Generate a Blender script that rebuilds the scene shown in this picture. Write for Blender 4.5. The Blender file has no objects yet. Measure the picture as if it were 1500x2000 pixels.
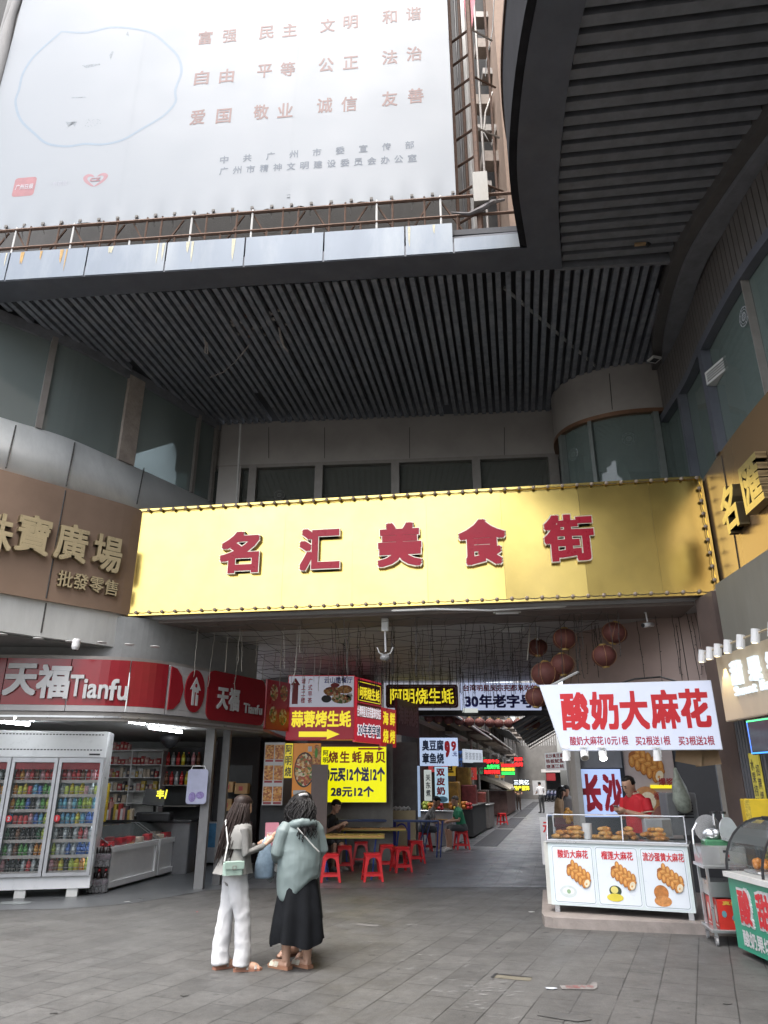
import bpy, math, random
from mathutils import Vector, Matrix, noise
random.seed(7)
scene = bpy.context.scene
COL = scene.collection
# ---------------------------------------------------------------- camera
HC, FPX, PITCH = 1.65, 1400.0, math.radians(20.73)
cam_d = bpy.data.cameras.new('camera'); cam = bpy.data.objects.new('camera', cam_d); COL.objects.link(cam)
cam.location = (0, 0, HC); cam.rotation_euler = (math.radians(90) + PITCH, 0, 0)
cam_d.sensor_fit = 'HORIZONTAL'; cam_d.sensor_width = 36; cam_d.lens = 36 * FPX / 1500
cam_d.clip_start = .05; cam_d.clip_end = 2000
scene.camera = cam
# ---------------------------------------------------------------- sky, sun, exposure
SUN_EL, SUN_AZ = math.radians(72), math.radians(205)      # azimuth clockwise from +Y: behind, a little to the left
w = bpy.data.worlds.new('World'); scene.world = w; w.use_nodes = True
nt = w.node_tree; bg = nt.nodes['Background']
sky = nt.nodes.new('ShaderNodeTexSky'); sky.sky_type = 'NISHITA'; sky.sun_disc = False
sky.sun_elevation = SUN_EL; sky.sun_rotation = SUN_AZ
sky.air_density = 1.0; sky.dust_density = 5.0; sky.ozone_density = 1.0
hs = nt.nodes.new('ShaderNodeHueSaturation'); hs.inputs['Saturation'].default_value = .42
nt.links.new(sky.outputs[0], hs.inputs['Color']); nt.links.new(hs.outputs[0], bg.inputs['Color'])
bg.inputs['Strength'].default_value = .15
sun_d = bpy.data.lights.new('sun', 'SUN'); sun_d.energy = .5; sun_d.angle = math.radians(25); sun_d.color = (1, .97, .93)
sun = bpy.data.objects.new('sun', sun_d); COL.objects.link(sun)
sdir = Vector((math.sin(SUN_AZ) * math.cos(SUN_EL), math.cos(SUN_AZ) * math.cos(SUN_EL), math.sin(SUN_EL)))
sun.rotation_euler = sdir.to_track_quat('Z', 'Y').to_euler(); sun.location = (0, -20, 40)
scene.view_settings.view_transform = 'Standard'; scene.view_settings.look = 'None'
scene.view_settings.exposure = 2.1; scene.view_settings.gamma = 1; scene.view_settings.use_curve_mapping = False
scene.cycles.max_bounces = 8; scene.cycles.transparent_max_bounces = 16
scene.cycles.use_denoising = True; scene.cycles.sample_clamp_indirect = 6
scene.cycles.caustics_reflective = False; scene.cycles.caustics_refractive = False
# ---------------------------------------------------------------- surveying: from the photograph's view to places in the scene
cP, sP = math.cos(PITCH), math.sin(PITCH)
def ray(u, v):
    x = (u - 750) / FPX; y = (1000 - v) / FPX
    return x, cP - y * sP, sP + y * cP
def PY(u, v, Y):
    x, a, b = ray(u, v); k = Y / a; return Vector((x * k, Y, HC + b * k))
def PZ(u, v, Z=0.0):
    x, a, b = ray(u, v); k = (Z - HC) / b; return Vector((x * k, a * k, Z))
def hit(path, u, v):
    """where the sight line meets a vertical wall standing on a plan path: point, unit tangent"""
    x, a, b = ray(u, v)
    for p, q in zip(path, path[1:]):
        ex, ey = q[0] - p[0], q[1] - p[1]
        den = x * ey - a * ex
        if abs(den) < 1e-9: continue
        k = (p[0] * ey - p[1] * ex) / den
        t = ((x * k - p[0]) * ex + (a * k - p[1]) * ey) / (ex * ex + ey * ey)
        if k > 0 and -.02 <= t <= 1.02:
            l = math.hypot(ex, ey)
            return Vector((x * k, a * k, HC + b * k)), Vector((ex / l, ey / l, 0))
    raise ValueError('no hit %s %s' % (u, v))
SA, CA = .2215, .975                                       # the alley runs 12.8 degrees to the right
def A(lat, t, z=0.0): return Vector((lat * CA + t * SA, -lat * SA + t * CA, z))
ALLEY_RZ = -math.asin(SA)
def smooth(path, n=6):
    """Catmull-Rom through plan points"""
    out = []
    P = [Vector(p) for p in path]; P = [P[0] * 2 - P[1]] + P + [P[-1] * 2 - P[-2]]
    for i in range(1, len(P) - 2):
        for k in range(n):
            t = k / n
            a, b, c_, d = P[i - 1], P[i], P[i + 1], P[i + 2]
            out.append(tuple(.5 * ((2 * b) + (c_ - a) * t + (2 * a - 5 * b + 4 * c_ - d) * t * t + (3 * b - a - 3 * c_ + d) * t ** 3)))
    out.append(tuple(P[-2]))
    return out
def resample(path, n):
    L = [0]
    for a, b in zip(path, path[1:]): L.append(L[-1] + math.hypot(b[0] - a[0], b[1] - a[1]))
    out = []; k = 0
    for i in range(n):
        t = L[-1] * i / (n - 1)
        while k < len(path) - 2 and L[k + 1] < t: k += 1
        f = (t - L[k]) / (L[k + 1] - L[k]); out.append((path[k][0] + (path[k + 1][0] - path[k][0]) * f, path[k][1] + (path[k + 1][1] - path[k][1]) * f))
    return out
def offset(path, d):
    """shift a plan path sideways (positive = to the left of travel)"""
    out = []
    for i, p in enumerate(path):
        a = path[max(i - 1, 0)]; b = path[min(i + 1, len(path) - 1)]
        tx, ty = b[0] - a[0], b[1] - a[1]; l = math.hypot(tx, ty) or 1
        out.append((p[0] - ty / l * d, p[1] + tx / l * d))
    return out
# ---------------------------------------------------------------- mesh builder
class MB:
    def __init__(s, M=None): s.v = []; s.f = []; s.mi = []; s.M = M or Matrix()
    def add(s, vs, fs, m=0):
        n = len(s.v); s.v += [s.M @ Vector(p) for p in vs]
        for f in fs: s.f.append([i + n for i in f]); s.mi.append(m)
        return s
    def face(s, pts, m=0): return s.add(pts, [list(range(len(pts)))], m)
    def box(s, x0, x1, y0, y1, z0, z1, m=0):
        vs = [(x, y, z) for z in (z0, z1) for y in (y0, y1) for x in (x0, x1)]
        return s.add(vs, [(0, 2, 3, 1), (4, 5, 7, 6), (0, 1, 5, 4), (2, 6, 7, 3), (0, 4, 6, 2), (1, 3, 7, 5)], m)
    def cbox(s, c, d, rz=0, m=0, rx=0, ry=0):
        o = s.M; s.M = o @ Matrix.Translation(c) @ Matrix.Rotation(rz, 4, 'Z') @ Matrix.Rotation(ry, 4, 'Y') @ Matrix.Rotation(rx, 4, 'X')
        s.box(-d[0] / 2, d[0] / 2, -d[1] / 2, d[1] / 2, -d[2] / 2, d[2] / 2, m); s.M = o; return s
    def rbox(s, x0, x1, y0, y1, z0, z1, r=.01, m=0):
        """box with chamfered vertical edges and top"""
        def ring(e, z): return [(x0 + e, y0 + r, z), (x0 + r, y0 + e, z), (x1 - r, y0 + e, z), (x1 - e, y0 + r, z), (x1 - e, y1 - r, z), (x1 - r, y1 - e, z), (x0 + r, y1 - e, z), (x0 + e, y1 - r, z)]
        vs = ring(0, z0) + ring(0, z1 - r) + ring(r * .7, z1)
        fs = [tuple(range(7, -1, -1)), tuple(range(16, 24))]
        for k in (0, 8):
            for i in range(8): j = (i + 1) % 8; fs.append((k + i, k + j, k + 8 + j, k + 8 + i))
        return s.add(vs, fs, m)
    def prism(s, pts, z0, z1, m=0):
        """plan polygon (counter-clockwise) pulled up"""
        n = len(pts)
        vs = [(p[0], p[1], z0) for p in pts] + [(p[0], p[1], z1) for p in pts]
        fs = [tuple(range(n - 1, -1, -1)), tuple(range(n, 2 * n))] + [(i, (i + 1) % n, n + (i + 1) % n, n + i) for i in range(n)]
        return s.add(vs, fs, m)
    def plate(s, pts, z0, z1, m=0):
        """outline in the x-y plane of the current frame, thickness along z"""
        return s.prism(pts, z0, z1, m)
    def wall(s, path, z0, z1, th=.1, m=0, closed=False, path2=None):
        """upright band following a plan path, th to the left of travel; path2 = other plan line at the top"""
        p1 = path2 or path
        a, b = offset(path, th), offset(p1, th); n = len(path)
        vs = [(x, y, z0) for x, y in path] + [(x, y, z1) for x, y in p1] + [(x, y, z0) for x, y in a] + [(x, y, z1) for x, y in b]
        fs = []
        for i in range(n - 1):
            fs += [(i, i + 1, n + i + 1, n + i), (2 * n + i + 1, 2 * n + i, 3 * n + i, 3 * n + i + 1), (n + i, n + i + 1, 3 * n + i + 1, 3 * n + i), (i + 1, i, 2 * n + i, 2 * n + i + 1)]
        fs += [(0, n, 3 * n, 2 * n), (n - 1, 3 * n - 1, 4 * n - 1, 2 * n - 1)]
        return s.add(vs, fs, m)
    def strip(s, pa, pb, z0, z1, m=0):
        """flat slab between two plan paths of equal length"""
        n = len(pa)
        vs = [(x, y, z0) for x, y in pa] + [(x, y, z0) for x, y in pb] + [(x, y, z1) for x, y in pa] + [(x, y, z1) for x, y in pb]
        fs = []
        for i in range(n - 1):
            fs += [(i, n + i, n + i + 1, i + 1), (2 * n + i, 2 * n + i + 1, 3 * n + i + 1, 3 * n + i), (i, i + 1, 2 * n + i + 1, 2 * n + i), (n + i + 1, n + i, 3 * n + i, 3 * n + i + 1)]
        fs += [(0, 2 * n, 3 * n, n), (n - 1, 2 * n - 1, 4 * n - 1, 3 * n - 1)]
        return s.add(vs, fs, m)
    def tube(s, pts, r, n=6, m=0, caps=True, ry=None):
        P = [Vector(p) for p in pts]; vs = []; fs = []
        R = r if isinstance(r, (list, tuple)) else [r] * len(P)
        u = None
        for i, p in enumerate(P):
            t = (P[min(i + 1, len(P) - 1)] - P[max(i - 1, 0)]); t = t.normalized() if t.length > 1e-9 else Vector((0, 0, 1))
            if u is None: u = t.orthogonal().normalized()
            else:
                u = u - t * u.dot(t); u = u.normalized() if u.length > 1e-6 else t.orthogonal().normalized()
            w_ = t.cross(u)
            for k in range(n):
                a = 2 * math.pi * k / n; vs.append(p + (u * math.cos(a) + w_ * math.sin(a)) * R[i])
        for i in range(len(P) - 1):
            for k in range(n): j = (k + 1) % n; fs.append((i * n + k, i * n + j, (i + 1) * n + j, (i + 1) * n + k))
        if caps: fs += [tuple(range(n - 1, -1, -1)), tuple(range((len(P) - 1) * n, len(P) * n))]
        return s.add(vs, fs, m)
    def loft(s, rings, m=0, caps=True):
        """rings: lists of points with equal counts"""
        n = len(rings[0]); vs = [p for r in rings for p in r]; fs = []
        for i in range(len(rings) - 1):
            for k in range(n): j = (k + 1) % n; fs.append((i * n + k, i * n + j, (i + 1) * n + j, (i + 1) * n + k))
        if caps: fs += [tuple(range(n - 1, -1, -1)), tuple(range((len(rings) - 1) * n, len(rings) * n))]
        return s.add(vs, fs, m)
    def lathe(s, prof, c=(0, 0, 0), n=12, m=0, sx=1, sy=1):
        return s.loft([[(c[0] + r * math.cos(2 * math.pi * k / n) * sx, c[1] + r * math.sin(2 * math.pi * k / n) * sy, c[2] + z) for k in range(n)] for r, z in prof], m)
    def ball(s, c, r, nu=12, nv=8, m=0):
        rx, ry, rz = r if isinstance(r, (tuple, list)) else (r, r, r)
        return s.loft([[(c[0] + rx * math.sin(t) * math.cos(2 * math.pi * k / nu), c[1] + ry * math.sin(t) * math.sin(2 * math.pi * k / nu), c[2] - rz * math.cos(t)) for k in range(nu)]
                       for t in [math.pi * (.02 + .96 * i / nv) for i in range(nv + 1)]], m)
    def build(s, name, mats, parent=None, smooth=False):
        me = bpy.data.meshes.new(name)
        I = WM[parent.name].inverted() if parent is not None else Matrix()
        me.from_pydata([I @ p for p in s.v], [], s.f); me.update()
        for m in (mats if isinstance(mats, (list, tuple)) else [mats]): me.materials.append(m)
        me.polygons.foreach_set('material_index', s.mi)
        if smooth: me.polygons.foreach_set('use_smooth', [True] * len(s.f))
        o = bpy.data.objects.new(name, me); COL.objects.link(o)
        if parent is not None:
            o.parent = parent; WM[o.name] = WM[parent.name]
        else: WM[o.name] = Matrix()
        return o
WM = {}
def tag(o, label=None, cat=None, group=None, kind=None):
    for k, x in (('label', label), ('category', cat), ('group', group), ('kind', kind)):
        if x: o[k] = x
    return o
def thing(name, label, cat, loc=(0, 0, 0), rz=0, group=None):
    o = bpy.data.objects.new(name, None); COL.objects.link(o); o.empty_display_size = .1
    o.location = loc; o.rotation_euler = (0, 0, rz)
    WM[o.name] = Matrix.Translation(Vector(loc)) @ Matrix.Rotation(rz, 4, 'Z')
    return tag(o, label, cat, group)
def solo(mb, name, mats, label, cat, group=None, smooth=False, kind=None, at=None):
    """a thing that is one mesh; its origin goes to its base"""
    o = mb.build(name, mats, None, smooth)
    if kind != 'structure' and len(mb.v):
        xs = [p.x for p in mb.v]; ys = [p.y for p in mb.v]; zs = [p.z for p in mb.v]
        b = Vector(at) if at else Vector(((min(xs) + max(xs)) / 2, (min(ys) + max(ys)) / 2, min(zs)))
        o.data.transform(Matrix.Translation(-b)); o.location = b; WM[o.name] = Matrix.Translation(b)
    return tag(o, label, cat, group, kind)
def dup(root, loc, rz=None, label=None, group=None, scale=None):
    def cp(o, par):
        c_ = o.copy(); COL.objects.link(c_); c_.parent = par
        for ch in KIDS(o): cp(ch, c_)
        return c_
    r = cp(root, None); r.location = loc
    if rz is not None: r.rotation_euler = (0, 0, rz)
    if scale: r.scale = scale
    if label: r['label'] = label
    if group: r['group'] = group
    return r
def KIDS(o): return [x for x in list(o.children)]
def local(M=None): return MB(M)
def frame(o, x, y=None, z=None):
    """4x4 frame: origin, x to the right, y up, z out towards the viewer"""
    x = Vector(x).normalized(); y = Vector(y or (0, 0, 1)); zz = x.cross(y).normalized(); y = zz.cross(x)
    return Matrix(((x.x, y.x, zz.x, o[0]), (x.y, y.y, zz.y, o[1]), (x.z, y.z, zz.z, o[2]), (0, 0, 0, 1)))
# ---------------------------------------------------------------- materials
MATS = {}
EK = .29      # lamps against the exposure
def mat(name, col, rough=.6, metal=0.0, var=.12, scale=6.0, bump=0.0, bscale=40.0, emit=0.0, ecol=None, streak=0.0, spec=.5, dirt=None, dirt_amt=.5):
    if name in MATS: return MATS[name]
    m = bpy.data.materials.new(name); m.use_nodes = True; MATS[name] = m
    n = m.node_tree; L = n.links; b = n.nodes['Principled BSDF']
    b.inputs['Roughness'].default_value = rough; b.inputs['Metallic'].default_value = metal
    b.inputs['Specular IOR Level'].default_value = spec
    tc = n.nodes.new('ShaderNodeTexCoord')
    nz = n.nodes.new('ShaderNodeTexNoise'); nz.inputs['Scale'].default_value = scale; nz.inputs['Detail'].default_value = 6; nz.inputs['Roughness'].default_value = .65
    src = tc.outputs['Object']
    if streak:
        mp = n.nodes.new('ShaderNodeMapping'); mp.inputs['Scale'].default_value = (1, 1, streak); L.new(src, mp.inputs[0]); src2 = mp.outputs[0]
    else: src2 = src
    L.new(src2, nz.inputs['Vector'])
    rp = n.nodes.new('ShaderNodeMapRange'); rp.inputs['From Min'].default_value = .3; rp.inputs['From Max'].default_value = .7
    rp.inputs['To Min'].default_value = 1 - var; rp.inputs['To Max'].default_value = 1 + var
    L.new(nz.outputs['Fac'], rp.inputs['Value'])
    mx = n.nodes.new('ShaderNodeMix'); mx.data_type = 'RGBA'; mx.blend_type = 'MULTIPLY'; mx.inputs['Factor'].default_value = 1
    mx.inputs['A'].default_value = (*col, 1); L.new(rp.outputs[0], mx.inputs['B'])
    out = mx.outputs['Result']
    if dirt:
        n2 = n.nodes.new('ShaderNodeTexNoise'); n2.inputs['Scale'].default_value = scale * .45; n2.inputs['Detail'].default_value = 8; n2.inputs['Roughness'].default_value = .7
        L.new(src2, n2.inputs['Vector'])
        r2 = n.nodes.new('ShaderNodeMapRange'); r2.inputs['From Min'].default_value = .5; r2.inputs['From Max'].default_value = .72; r2.inputs['To Max'].default_value = dirt_amt
        L.new(n2.outputs['Fac'], r2.inputs['Value'])
        m2 = n.nodes.new('ShaderNodeMix'); m2.data_type = 'RGBA'; L.new(r2.outputs[0], m2.inputs['Factor']); L.new(out, m2.inputs['A']); m2.inputs['B'].default_value = (*dirt, 1)
        out = m2.outputs['Result']
    L.new(out, b.inputs['Base Color'])
    if rough > .12 and not emit:
        rr = n.nodes.new('ShaderNodeMapRange'); rr.inputs['To Min'].default_value = max(rough - (.12 if metal < .5 else .03), .03); rr.inputs['To Max'].default_value = min(rough + (.12 if metal < .5 else .03), 1); L.new(nz.outputs['Fac'], rr.inputs['Value']); L.new(rr.outputs[0], b.inputs['Roughness'])
    if bump:
        nb = n.nodes.new('ShaderNodeTexNoise'); nb.inputs['Scale'].default_value = bscale; nb.inputs['Detail'].default_value = 5; L.new(src, nb.inputs['Vector'])
        bp = n.nodes.new('ShaderNodeBump'); bp.inputs['Strength'].default_value = bump; bp.inputs['Distance'].default_value = .02; L.new(nb.outputs['Fac'], bp.inputs['Height']); L.new(bp.outputs[0], b.inputs['Normal'])
    if emit:
        emit *= EK
        b.inputs['Emission Color'].default_value = (*(ecol or col), 1); b.inputs['Emission Strength'].default_value = emit
    return m
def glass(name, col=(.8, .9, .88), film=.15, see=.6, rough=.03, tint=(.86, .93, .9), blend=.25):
    """pane with a diffuse film: part clear, part reflecting, part film"""
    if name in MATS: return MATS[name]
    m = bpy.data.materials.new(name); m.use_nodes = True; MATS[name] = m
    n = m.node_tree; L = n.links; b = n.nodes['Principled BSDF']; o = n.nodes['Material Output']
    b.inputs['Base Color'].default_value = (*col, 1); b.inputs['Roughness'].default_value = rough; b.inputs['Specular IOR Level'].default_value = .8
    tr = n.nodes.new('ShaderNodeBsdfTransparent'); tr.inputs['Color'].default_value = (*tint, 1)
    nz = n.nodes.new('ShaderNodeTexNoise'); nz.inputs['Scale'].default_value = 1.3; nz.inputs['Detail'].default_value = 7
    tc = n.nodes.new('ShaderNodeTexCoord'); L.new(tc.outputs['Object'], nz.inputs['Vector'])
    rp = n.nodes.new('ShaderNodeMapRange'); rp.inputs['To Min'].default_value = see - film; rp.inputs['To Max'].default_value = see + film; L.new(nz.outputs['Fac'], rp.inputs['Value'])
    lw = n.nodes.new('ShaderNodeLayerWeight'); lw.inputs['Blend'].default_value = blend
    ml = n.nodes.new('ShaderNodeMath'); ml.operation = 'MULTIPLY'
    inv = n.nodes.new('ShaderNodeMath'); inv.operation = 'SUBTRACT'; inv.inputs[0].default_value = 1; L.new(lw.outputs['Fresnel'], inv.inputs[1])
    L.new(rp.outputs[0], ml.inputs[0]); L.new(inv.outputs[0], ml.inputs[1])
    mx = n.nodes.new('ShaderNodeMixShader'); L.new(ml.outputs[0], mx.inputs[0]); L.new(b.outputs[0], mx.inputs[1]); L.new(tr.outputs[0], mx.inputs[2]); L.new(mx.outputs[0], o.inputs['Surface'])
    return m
def tiles(name, col, bw, rh, rot, mortar, var=.12, rough=.55, dark=.24, stain=None):
    m = bpy.data.materials.new(name); m.use_nodes = True; MATS[name] = m
    n = m.node_tree; L = n.links; b = n.nodes['Principled BSDF']
    tc = n.nodes.new('ShaderNodeTexCoord'); mp = n.nodes.new('ShaderNodeMapping'); mp.inputs['Rotation'].default_value = (0, 0, rot); L.new(tc.outputs['Object'], mp.inputs[0])
    br = n.nodes.new('ShaderNodeTexBrick'); L.new(mp.outputs[0], br.inputs['Vector'])
    br.inputs['Scale'].default_value = 1; br.inputs['Brick Width'].default_value = bw; br.inputs['Row Height'].default_value = rh
    br.inputs['Mortar Size'].default_value = mortar; br.inputs['Mortar Smooth'].default_value = .3; br.inputs['Bias'].default_value = 0
    br.inputs['Color1'].default_value = (*[x * (1 - var) for x in col], 1); br.inputs['Color2'].default_value = (*[x * (1 + var) for x in col], 1)
    br.inputs['Mortar'].default_value = (*[x * dark for x in col], 1)
    def nz(sc, det=8, ro=.65):
        q = n.nodes.new('ShaderNodeTexNoise'); q.inputs['Scale'].default_value = sc; q.inputs['Detail'].default_value = det; q.inputs['Roughness'].default_value = ro; L.new(tc.outputs['Object'], q.inputs['Vector']); return q
    def rng(q, a, b_, c_, d):
        r = n.nodes.new('ShaderNodeMapRange'); r.inputs['From Min'].default_value = a; r.inputs['From Max'].default_value = b_; r.inputs['To Min'].default_value = c_; r.inputs['To Max'].default_value = d; L.new(q.outputs['Fac'], r.inputs['Value']); return r
    def mul(a, bb):
        x = n.nodes.new('ShaderNodeMix'); x.data_type = 'RGBA'; x.blend_type = 'MULTIPLY'; x.inputs['Factor'].default_value = 1; L.new(a, x.inputs['A']); L.new(bb, x.inputs['B']); return x.outputs['Result']
    # joints are packed with pale dust in most places: let the mortar fade in and out
    c = br.outputs['Color']
    fade = rng(nz(.9), .36, .52, .12, 1)
    flat = n.nodes.new('ShaderNodeMix'); flat.data_type = 'RGBA'; flat.inputs['A'].default_value = (*col, 1); L.new(c, flat.inputs['B'])
    mo = n.nodes.new('ShaderNodeMath'); mo.operation = 'MULTIPLY'; L.new(br.outputs['Fac'], mo.inputs[0]); L.new(fade.outputs[0], mo.inputs[1])
    tint = n.nodes.new('ShaderNodeMix'); tint.data_type = 'RGBA'; L.new(mo.outputs[0], tint.inputs['Factor'])
    clean = n.nodes.new('ShaderNodeTexBrick'); L.new(mp.outputs[0], clean.inputs['Vector']); clean.inputs['Scale'].default_value = 1; clean.inputs['Brick Width'].default_value = bw; clean.inputs['Row Height'].default_value = rh
    clean.inputs['Mortar Size'].default_value = 0; clean.inputs['Color1'].default_value = br.inputs['Color1'].default_value; clean.inputs['Color2'].default_value = br.inputs['Color2'].default_value
    L.new(clean.outputs['Color'], tint.inputs['A']); tint.inputs['B'].default_value = (*[x * dark for x in col], 1)
    c = tint.outputs['Result']
    c = mul(c, rng(nz(.35), .3, .7, .86, 1.12).outputs[0]); c = mul(c, rng(nz(2.2), .3, .7, .76, 1.16).outputs[0]); c = mul(c, rng(nz(14), .3, .7, .8, 1.18).outputs[0]); c = mul(c, rng(nz(95, 4, .8), .32, .68, .62, 1.36).outputs[0])
    sp = rng(nz(5.5, 2, .5), .69, .73, 1, .5); c = mul(c, sp.outputs[0]); c = mul(c, rng(nz(17, 1, .4), .73, .76, 1, .55).outputs[0]); c = mul(c, rng(nz(11, 2, .4), .24, .28, 1.35, 1).outputs[0])
    L.new(c, b.inputs['Base Color'])
    r = rng(nz(1.6), .3, .7, rough - .14, rough + .12); L.new(r.outputs[0], b.inputs['Roughness'])
    bp = n.nodes.new('ShaderNodeBump'); bp.inputs['Strength'].default_value = .35; bp.inputs['Distance'].default_value = .006
    hh = n.nodes.new('ShaderNodeMath'); hh.operation = 'MULTIPLY_ADD'; L.new(mo.outputs[0], hh.inputs[0]); hh.inputs[1].default_value = -1; q = nz(60, 4); L.new(q.outputs['Fac'], hh.inputs[2]); L.new(hh.outputs[0], bp.inputs['Height']); L.new(bp.outputs[0], b.inputs['Normal'])
    return m
# ---------------------------------------------------------------- lettering
GL = {}
def glyph_load(chars):
    new = [ch for ch in sorted(set(chars)) if ch not in GL and ch != ' ']
    obs = []
    for ch in new:
        c = bpy.data.curves.new('glyph', 'FONT'); c.body = ch; c.size = 1; c.resolution_u = 3; c.fill_mode = 'FRONT'
        o = bpy.data.objects.new('glyph', c); COL.objects.link(o); obs.append((ch, o, c))
    bpy.context.view_layer.update(); dg = bpy.context.evaluated_depsgraph_get()
    for ch, o, c in obs:
        me = bpy.data.meshes.new_from_object(o.evaluated_get(dg))
        GL[ch] = ([(v.co.x, v.co.y) for v in me.vertices], [tuple(p.vertices) for p in me.polygons])
        bpy.data.meshes.remove(me)
    for ch, o, c in obs: bpy.data.objects.remove(o); bpy.data.curves.remove(c)
def write(mb, s, M, W, H, bold=0.0, depth=0.0, m=0, gap=.11, adv=None, lift=.003, ms=None):
    """letters fitted into a W x H box centred on frame M; bold = stroke thickening as a share of the em"""
    glyph_load(s)
    x = 0; items = []; last = 0
    for ch in s:
        if ch == ' ': x += .5; continue
        vs, fs = GL[ch]
        x0 = min(p[0] for p in vs); x1 = max(p[0] for p in vs)
        if ord(ch) > 0x2000:
            items.append((ch, x)); x += adv or 1.0; last = 1
        else:
            if last: x += gap * .8
            pad = max(0, (.40 - (x1 - x0)) / 2) if ch.isdigit() else 0
            items.append((ch, x - x0 + pad)); x += (x1 - x0) + gap + 2 * pad; last = 0
    allx = [p[0] + ox for ch, ox in items for p in GL[ch][0]]; ally = [p[1] for ch, ox in items for p in GL[ch][0]]
    bx0, bx1, by0, by1 = min(allx), max(allx), min(ally), max(ally)
    if all(ord(ch) > 0x2000 for ch in s if ch != ' '):
        by0, by1 = min(by0, -.06), max(by1, .82)
    kx, ky = W / (bx1 - bx0 + 2 * bold), H / (by1 - by0 + 2 * bold)
    cx, cy = (bx0 + bx1) / 2, (by0 + by1) / 2
    offs = [(0, 0)] if not bold else [(0, 0)] + [(bold * i_, bold * j_) for i_ in (-1, 0, 1) for j_ in (-1, 0, 1) if i_ or j_]
    if bold > .05: offs += [(bold * .5 * math.cos(a), bold * .5 * math.sin(a)) for a in [math.pi / 2 * k + .4 for k in range(4)]]
    old = mb.M; mb.M = M
    for i, (dx, dy) in enumerate(offs):
        zt = lift + depth + i * (.0005 if depth else .0002)
        for ch, ox in items:
            vs, fs = GL[ch]
            P = [((p[0] + ox + dx - cx) * kx, (p[1] + dy - cy) * ky, zt) for p in vs]
            mb.add(P, fs, m)
            if depth:
                ed = {}
                for f in fs:
                    for a, b in zip(f, f[1:] + f[:1]): ed[(a, b)] = 1
                n = len(P); side = [(a, a + n, b + n, b) for a, b in ed if (b, a) not in ed]
                mb.add(P + [(p[0], p[1], 0) for p in P], side, m if ms is None else ms)
    mb.M = old
    return mb
def panel_frame(a, b, z0, z1):
    """frame centred on an upright board from plan point a (viewer's left) to b"""
    o = Vector(((a[0] + b[0]) / 2, (a[1] + b[1]) / 2, (z0 + z1) / 2))
    return frame(o, (b[0] - a[0], b[1] - a[1], 0))
def poly_flat(mb, pts, M, lift, m=0):
    old = mb.M; mb.M = M; mb.face([(x, y, lift) for x, y in pts], m); mb.M = old
def ellipse(cx, cy, rx, ry, n=28, a0=0, a1=2 * math.pi): return [(cx + rx * math.cos(a0 + (a1 - a0) * k / n), cy + ry * math.sin(a0 + (a1 - a0) * k / n)) for k in range(n + (0 if abs(a1 - a0 - 2 * math.pi) < 1e-6 else 1))]
def rrect(x0, x1, y0, y1, r, n=5):
    out = []
    for cx, cy, a in ((x1 - r, y1 - r, 0), (x0 + r, y1 - r, 1), (x0 + r, y0 + r, 2), (x1 - r, y0 + r, 3)):
        out += [(cx + r * math.cos((a + k / n) * math.pi / 2), cy + r * math.sin((a + k / n) * math.pi / 2)) for k in range(n + 1)]
    return out
def outline(mb, pts, M, lift, t, m=0):
    """closed line of width t along an outline"""
    old = mb.M; mb.M = M; n = len(pts)
    c = (sum(p[0] for p in pts) / n, sum(p[1] for p in pts) / n)
    inn = []
    for i in range(n):
        a, b, d = pts[i - 1], pts[i], pts[(i + 1) % n]
        tx, ty = d[0] - a[0], d[1] - a[1]; l = math.hypot(tx, ty) or 1
        inn.append((b[0] - ty / l * t, b[1] + tx / l * t))
    for i in range(n):
        j = (i + 1) % n
        mb.face([(*pts[i], lift), (*pts[j], lift), (*inn[j], lift), (*inn[i], lift)], m)
    mb.M = old
# ================================================================ materials of the place
M_tile = tiles('plaza stone', (.084, .083, .08), .6, .3, math.radians(-67.3), .006, .11, .55)
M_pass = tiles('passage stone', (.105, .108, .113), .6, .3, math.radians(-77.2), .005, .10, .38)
M_store = mat('store floor', (.10, .105, .11), .32, var=.15, scale=2, bump=.1, bscale=90)
M_slat = mat('dark slat metal', (.20, .215, .245), .5, var=.35, scale=7, streak=1, dirt=(.36, .36, .37), dirt_amt=.5)
M_slat2 = mat('dark slat metal plain', (.175, .181, .198), .55, var=.2, scale=5)
M_void = mat('black void', (.09, .091, .097), .9)
M_border = mat('charcoal panel', (.098, .106, .128), .5, var=.16, scale=2.5, dirt=(.17, .17, .18), dirt_amt=.3)
M_blue = mat('pale blue aluminium', (.16, .187, .22), .35, metal=.25, var=.08, scale=1.5, dirt=(.34, .36, .36), dirt_amt=.5, streak=.25)
M_rust = mat('rust stain', (.42, .26, .09), .7, var=.3, scale=12)
M_rusty = mat('rusty steel', (.11, .065, .045), .8, metal=.3, var=.4, scale=14)
M_grey = mat('grey blue cladding', (.70, .72, .71), .38, metal=.3, var=.07, scale=1.6, dirt=(.30, .31, .31), dirt_amt=.45, streak=.22)
M_brown = mat('brown cladding', (.36, .255, .19), .36, metal=.35, var=.07, scale=1.3, dirt=(.17, .12, .09), dirt_amt=.3)
M_back = mat('grey brown cladding', (.36, .335, .31), .42, metal=.2, var=.10, scale=1.6)
M_seam = mat('seam', (.05, .048, .045), .8)
M_mull = mat('mullion', (.27, .25, .23), .45, metal=.2)
M_conc = mat('raw concrete', (.36, .31, .27), .85, var=.2, scale=5, bump=.4, bscale=30)
M_glassL = glass('painted glow window', (.27, .315, .305), .08, .38)  # pale film stands in for the light of lit rooms inside
M_glassB = glass('dim window', (.17, .175, .155), .10, .45)
M_glassR = glass('bay window', (.19, .235, .22), .10, .45)  # film colour lightened as painted room light
M_clear = glass('clear pane', (.20, .23, .225), .03, .95, .03, (.97, .98, .98))
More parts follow.
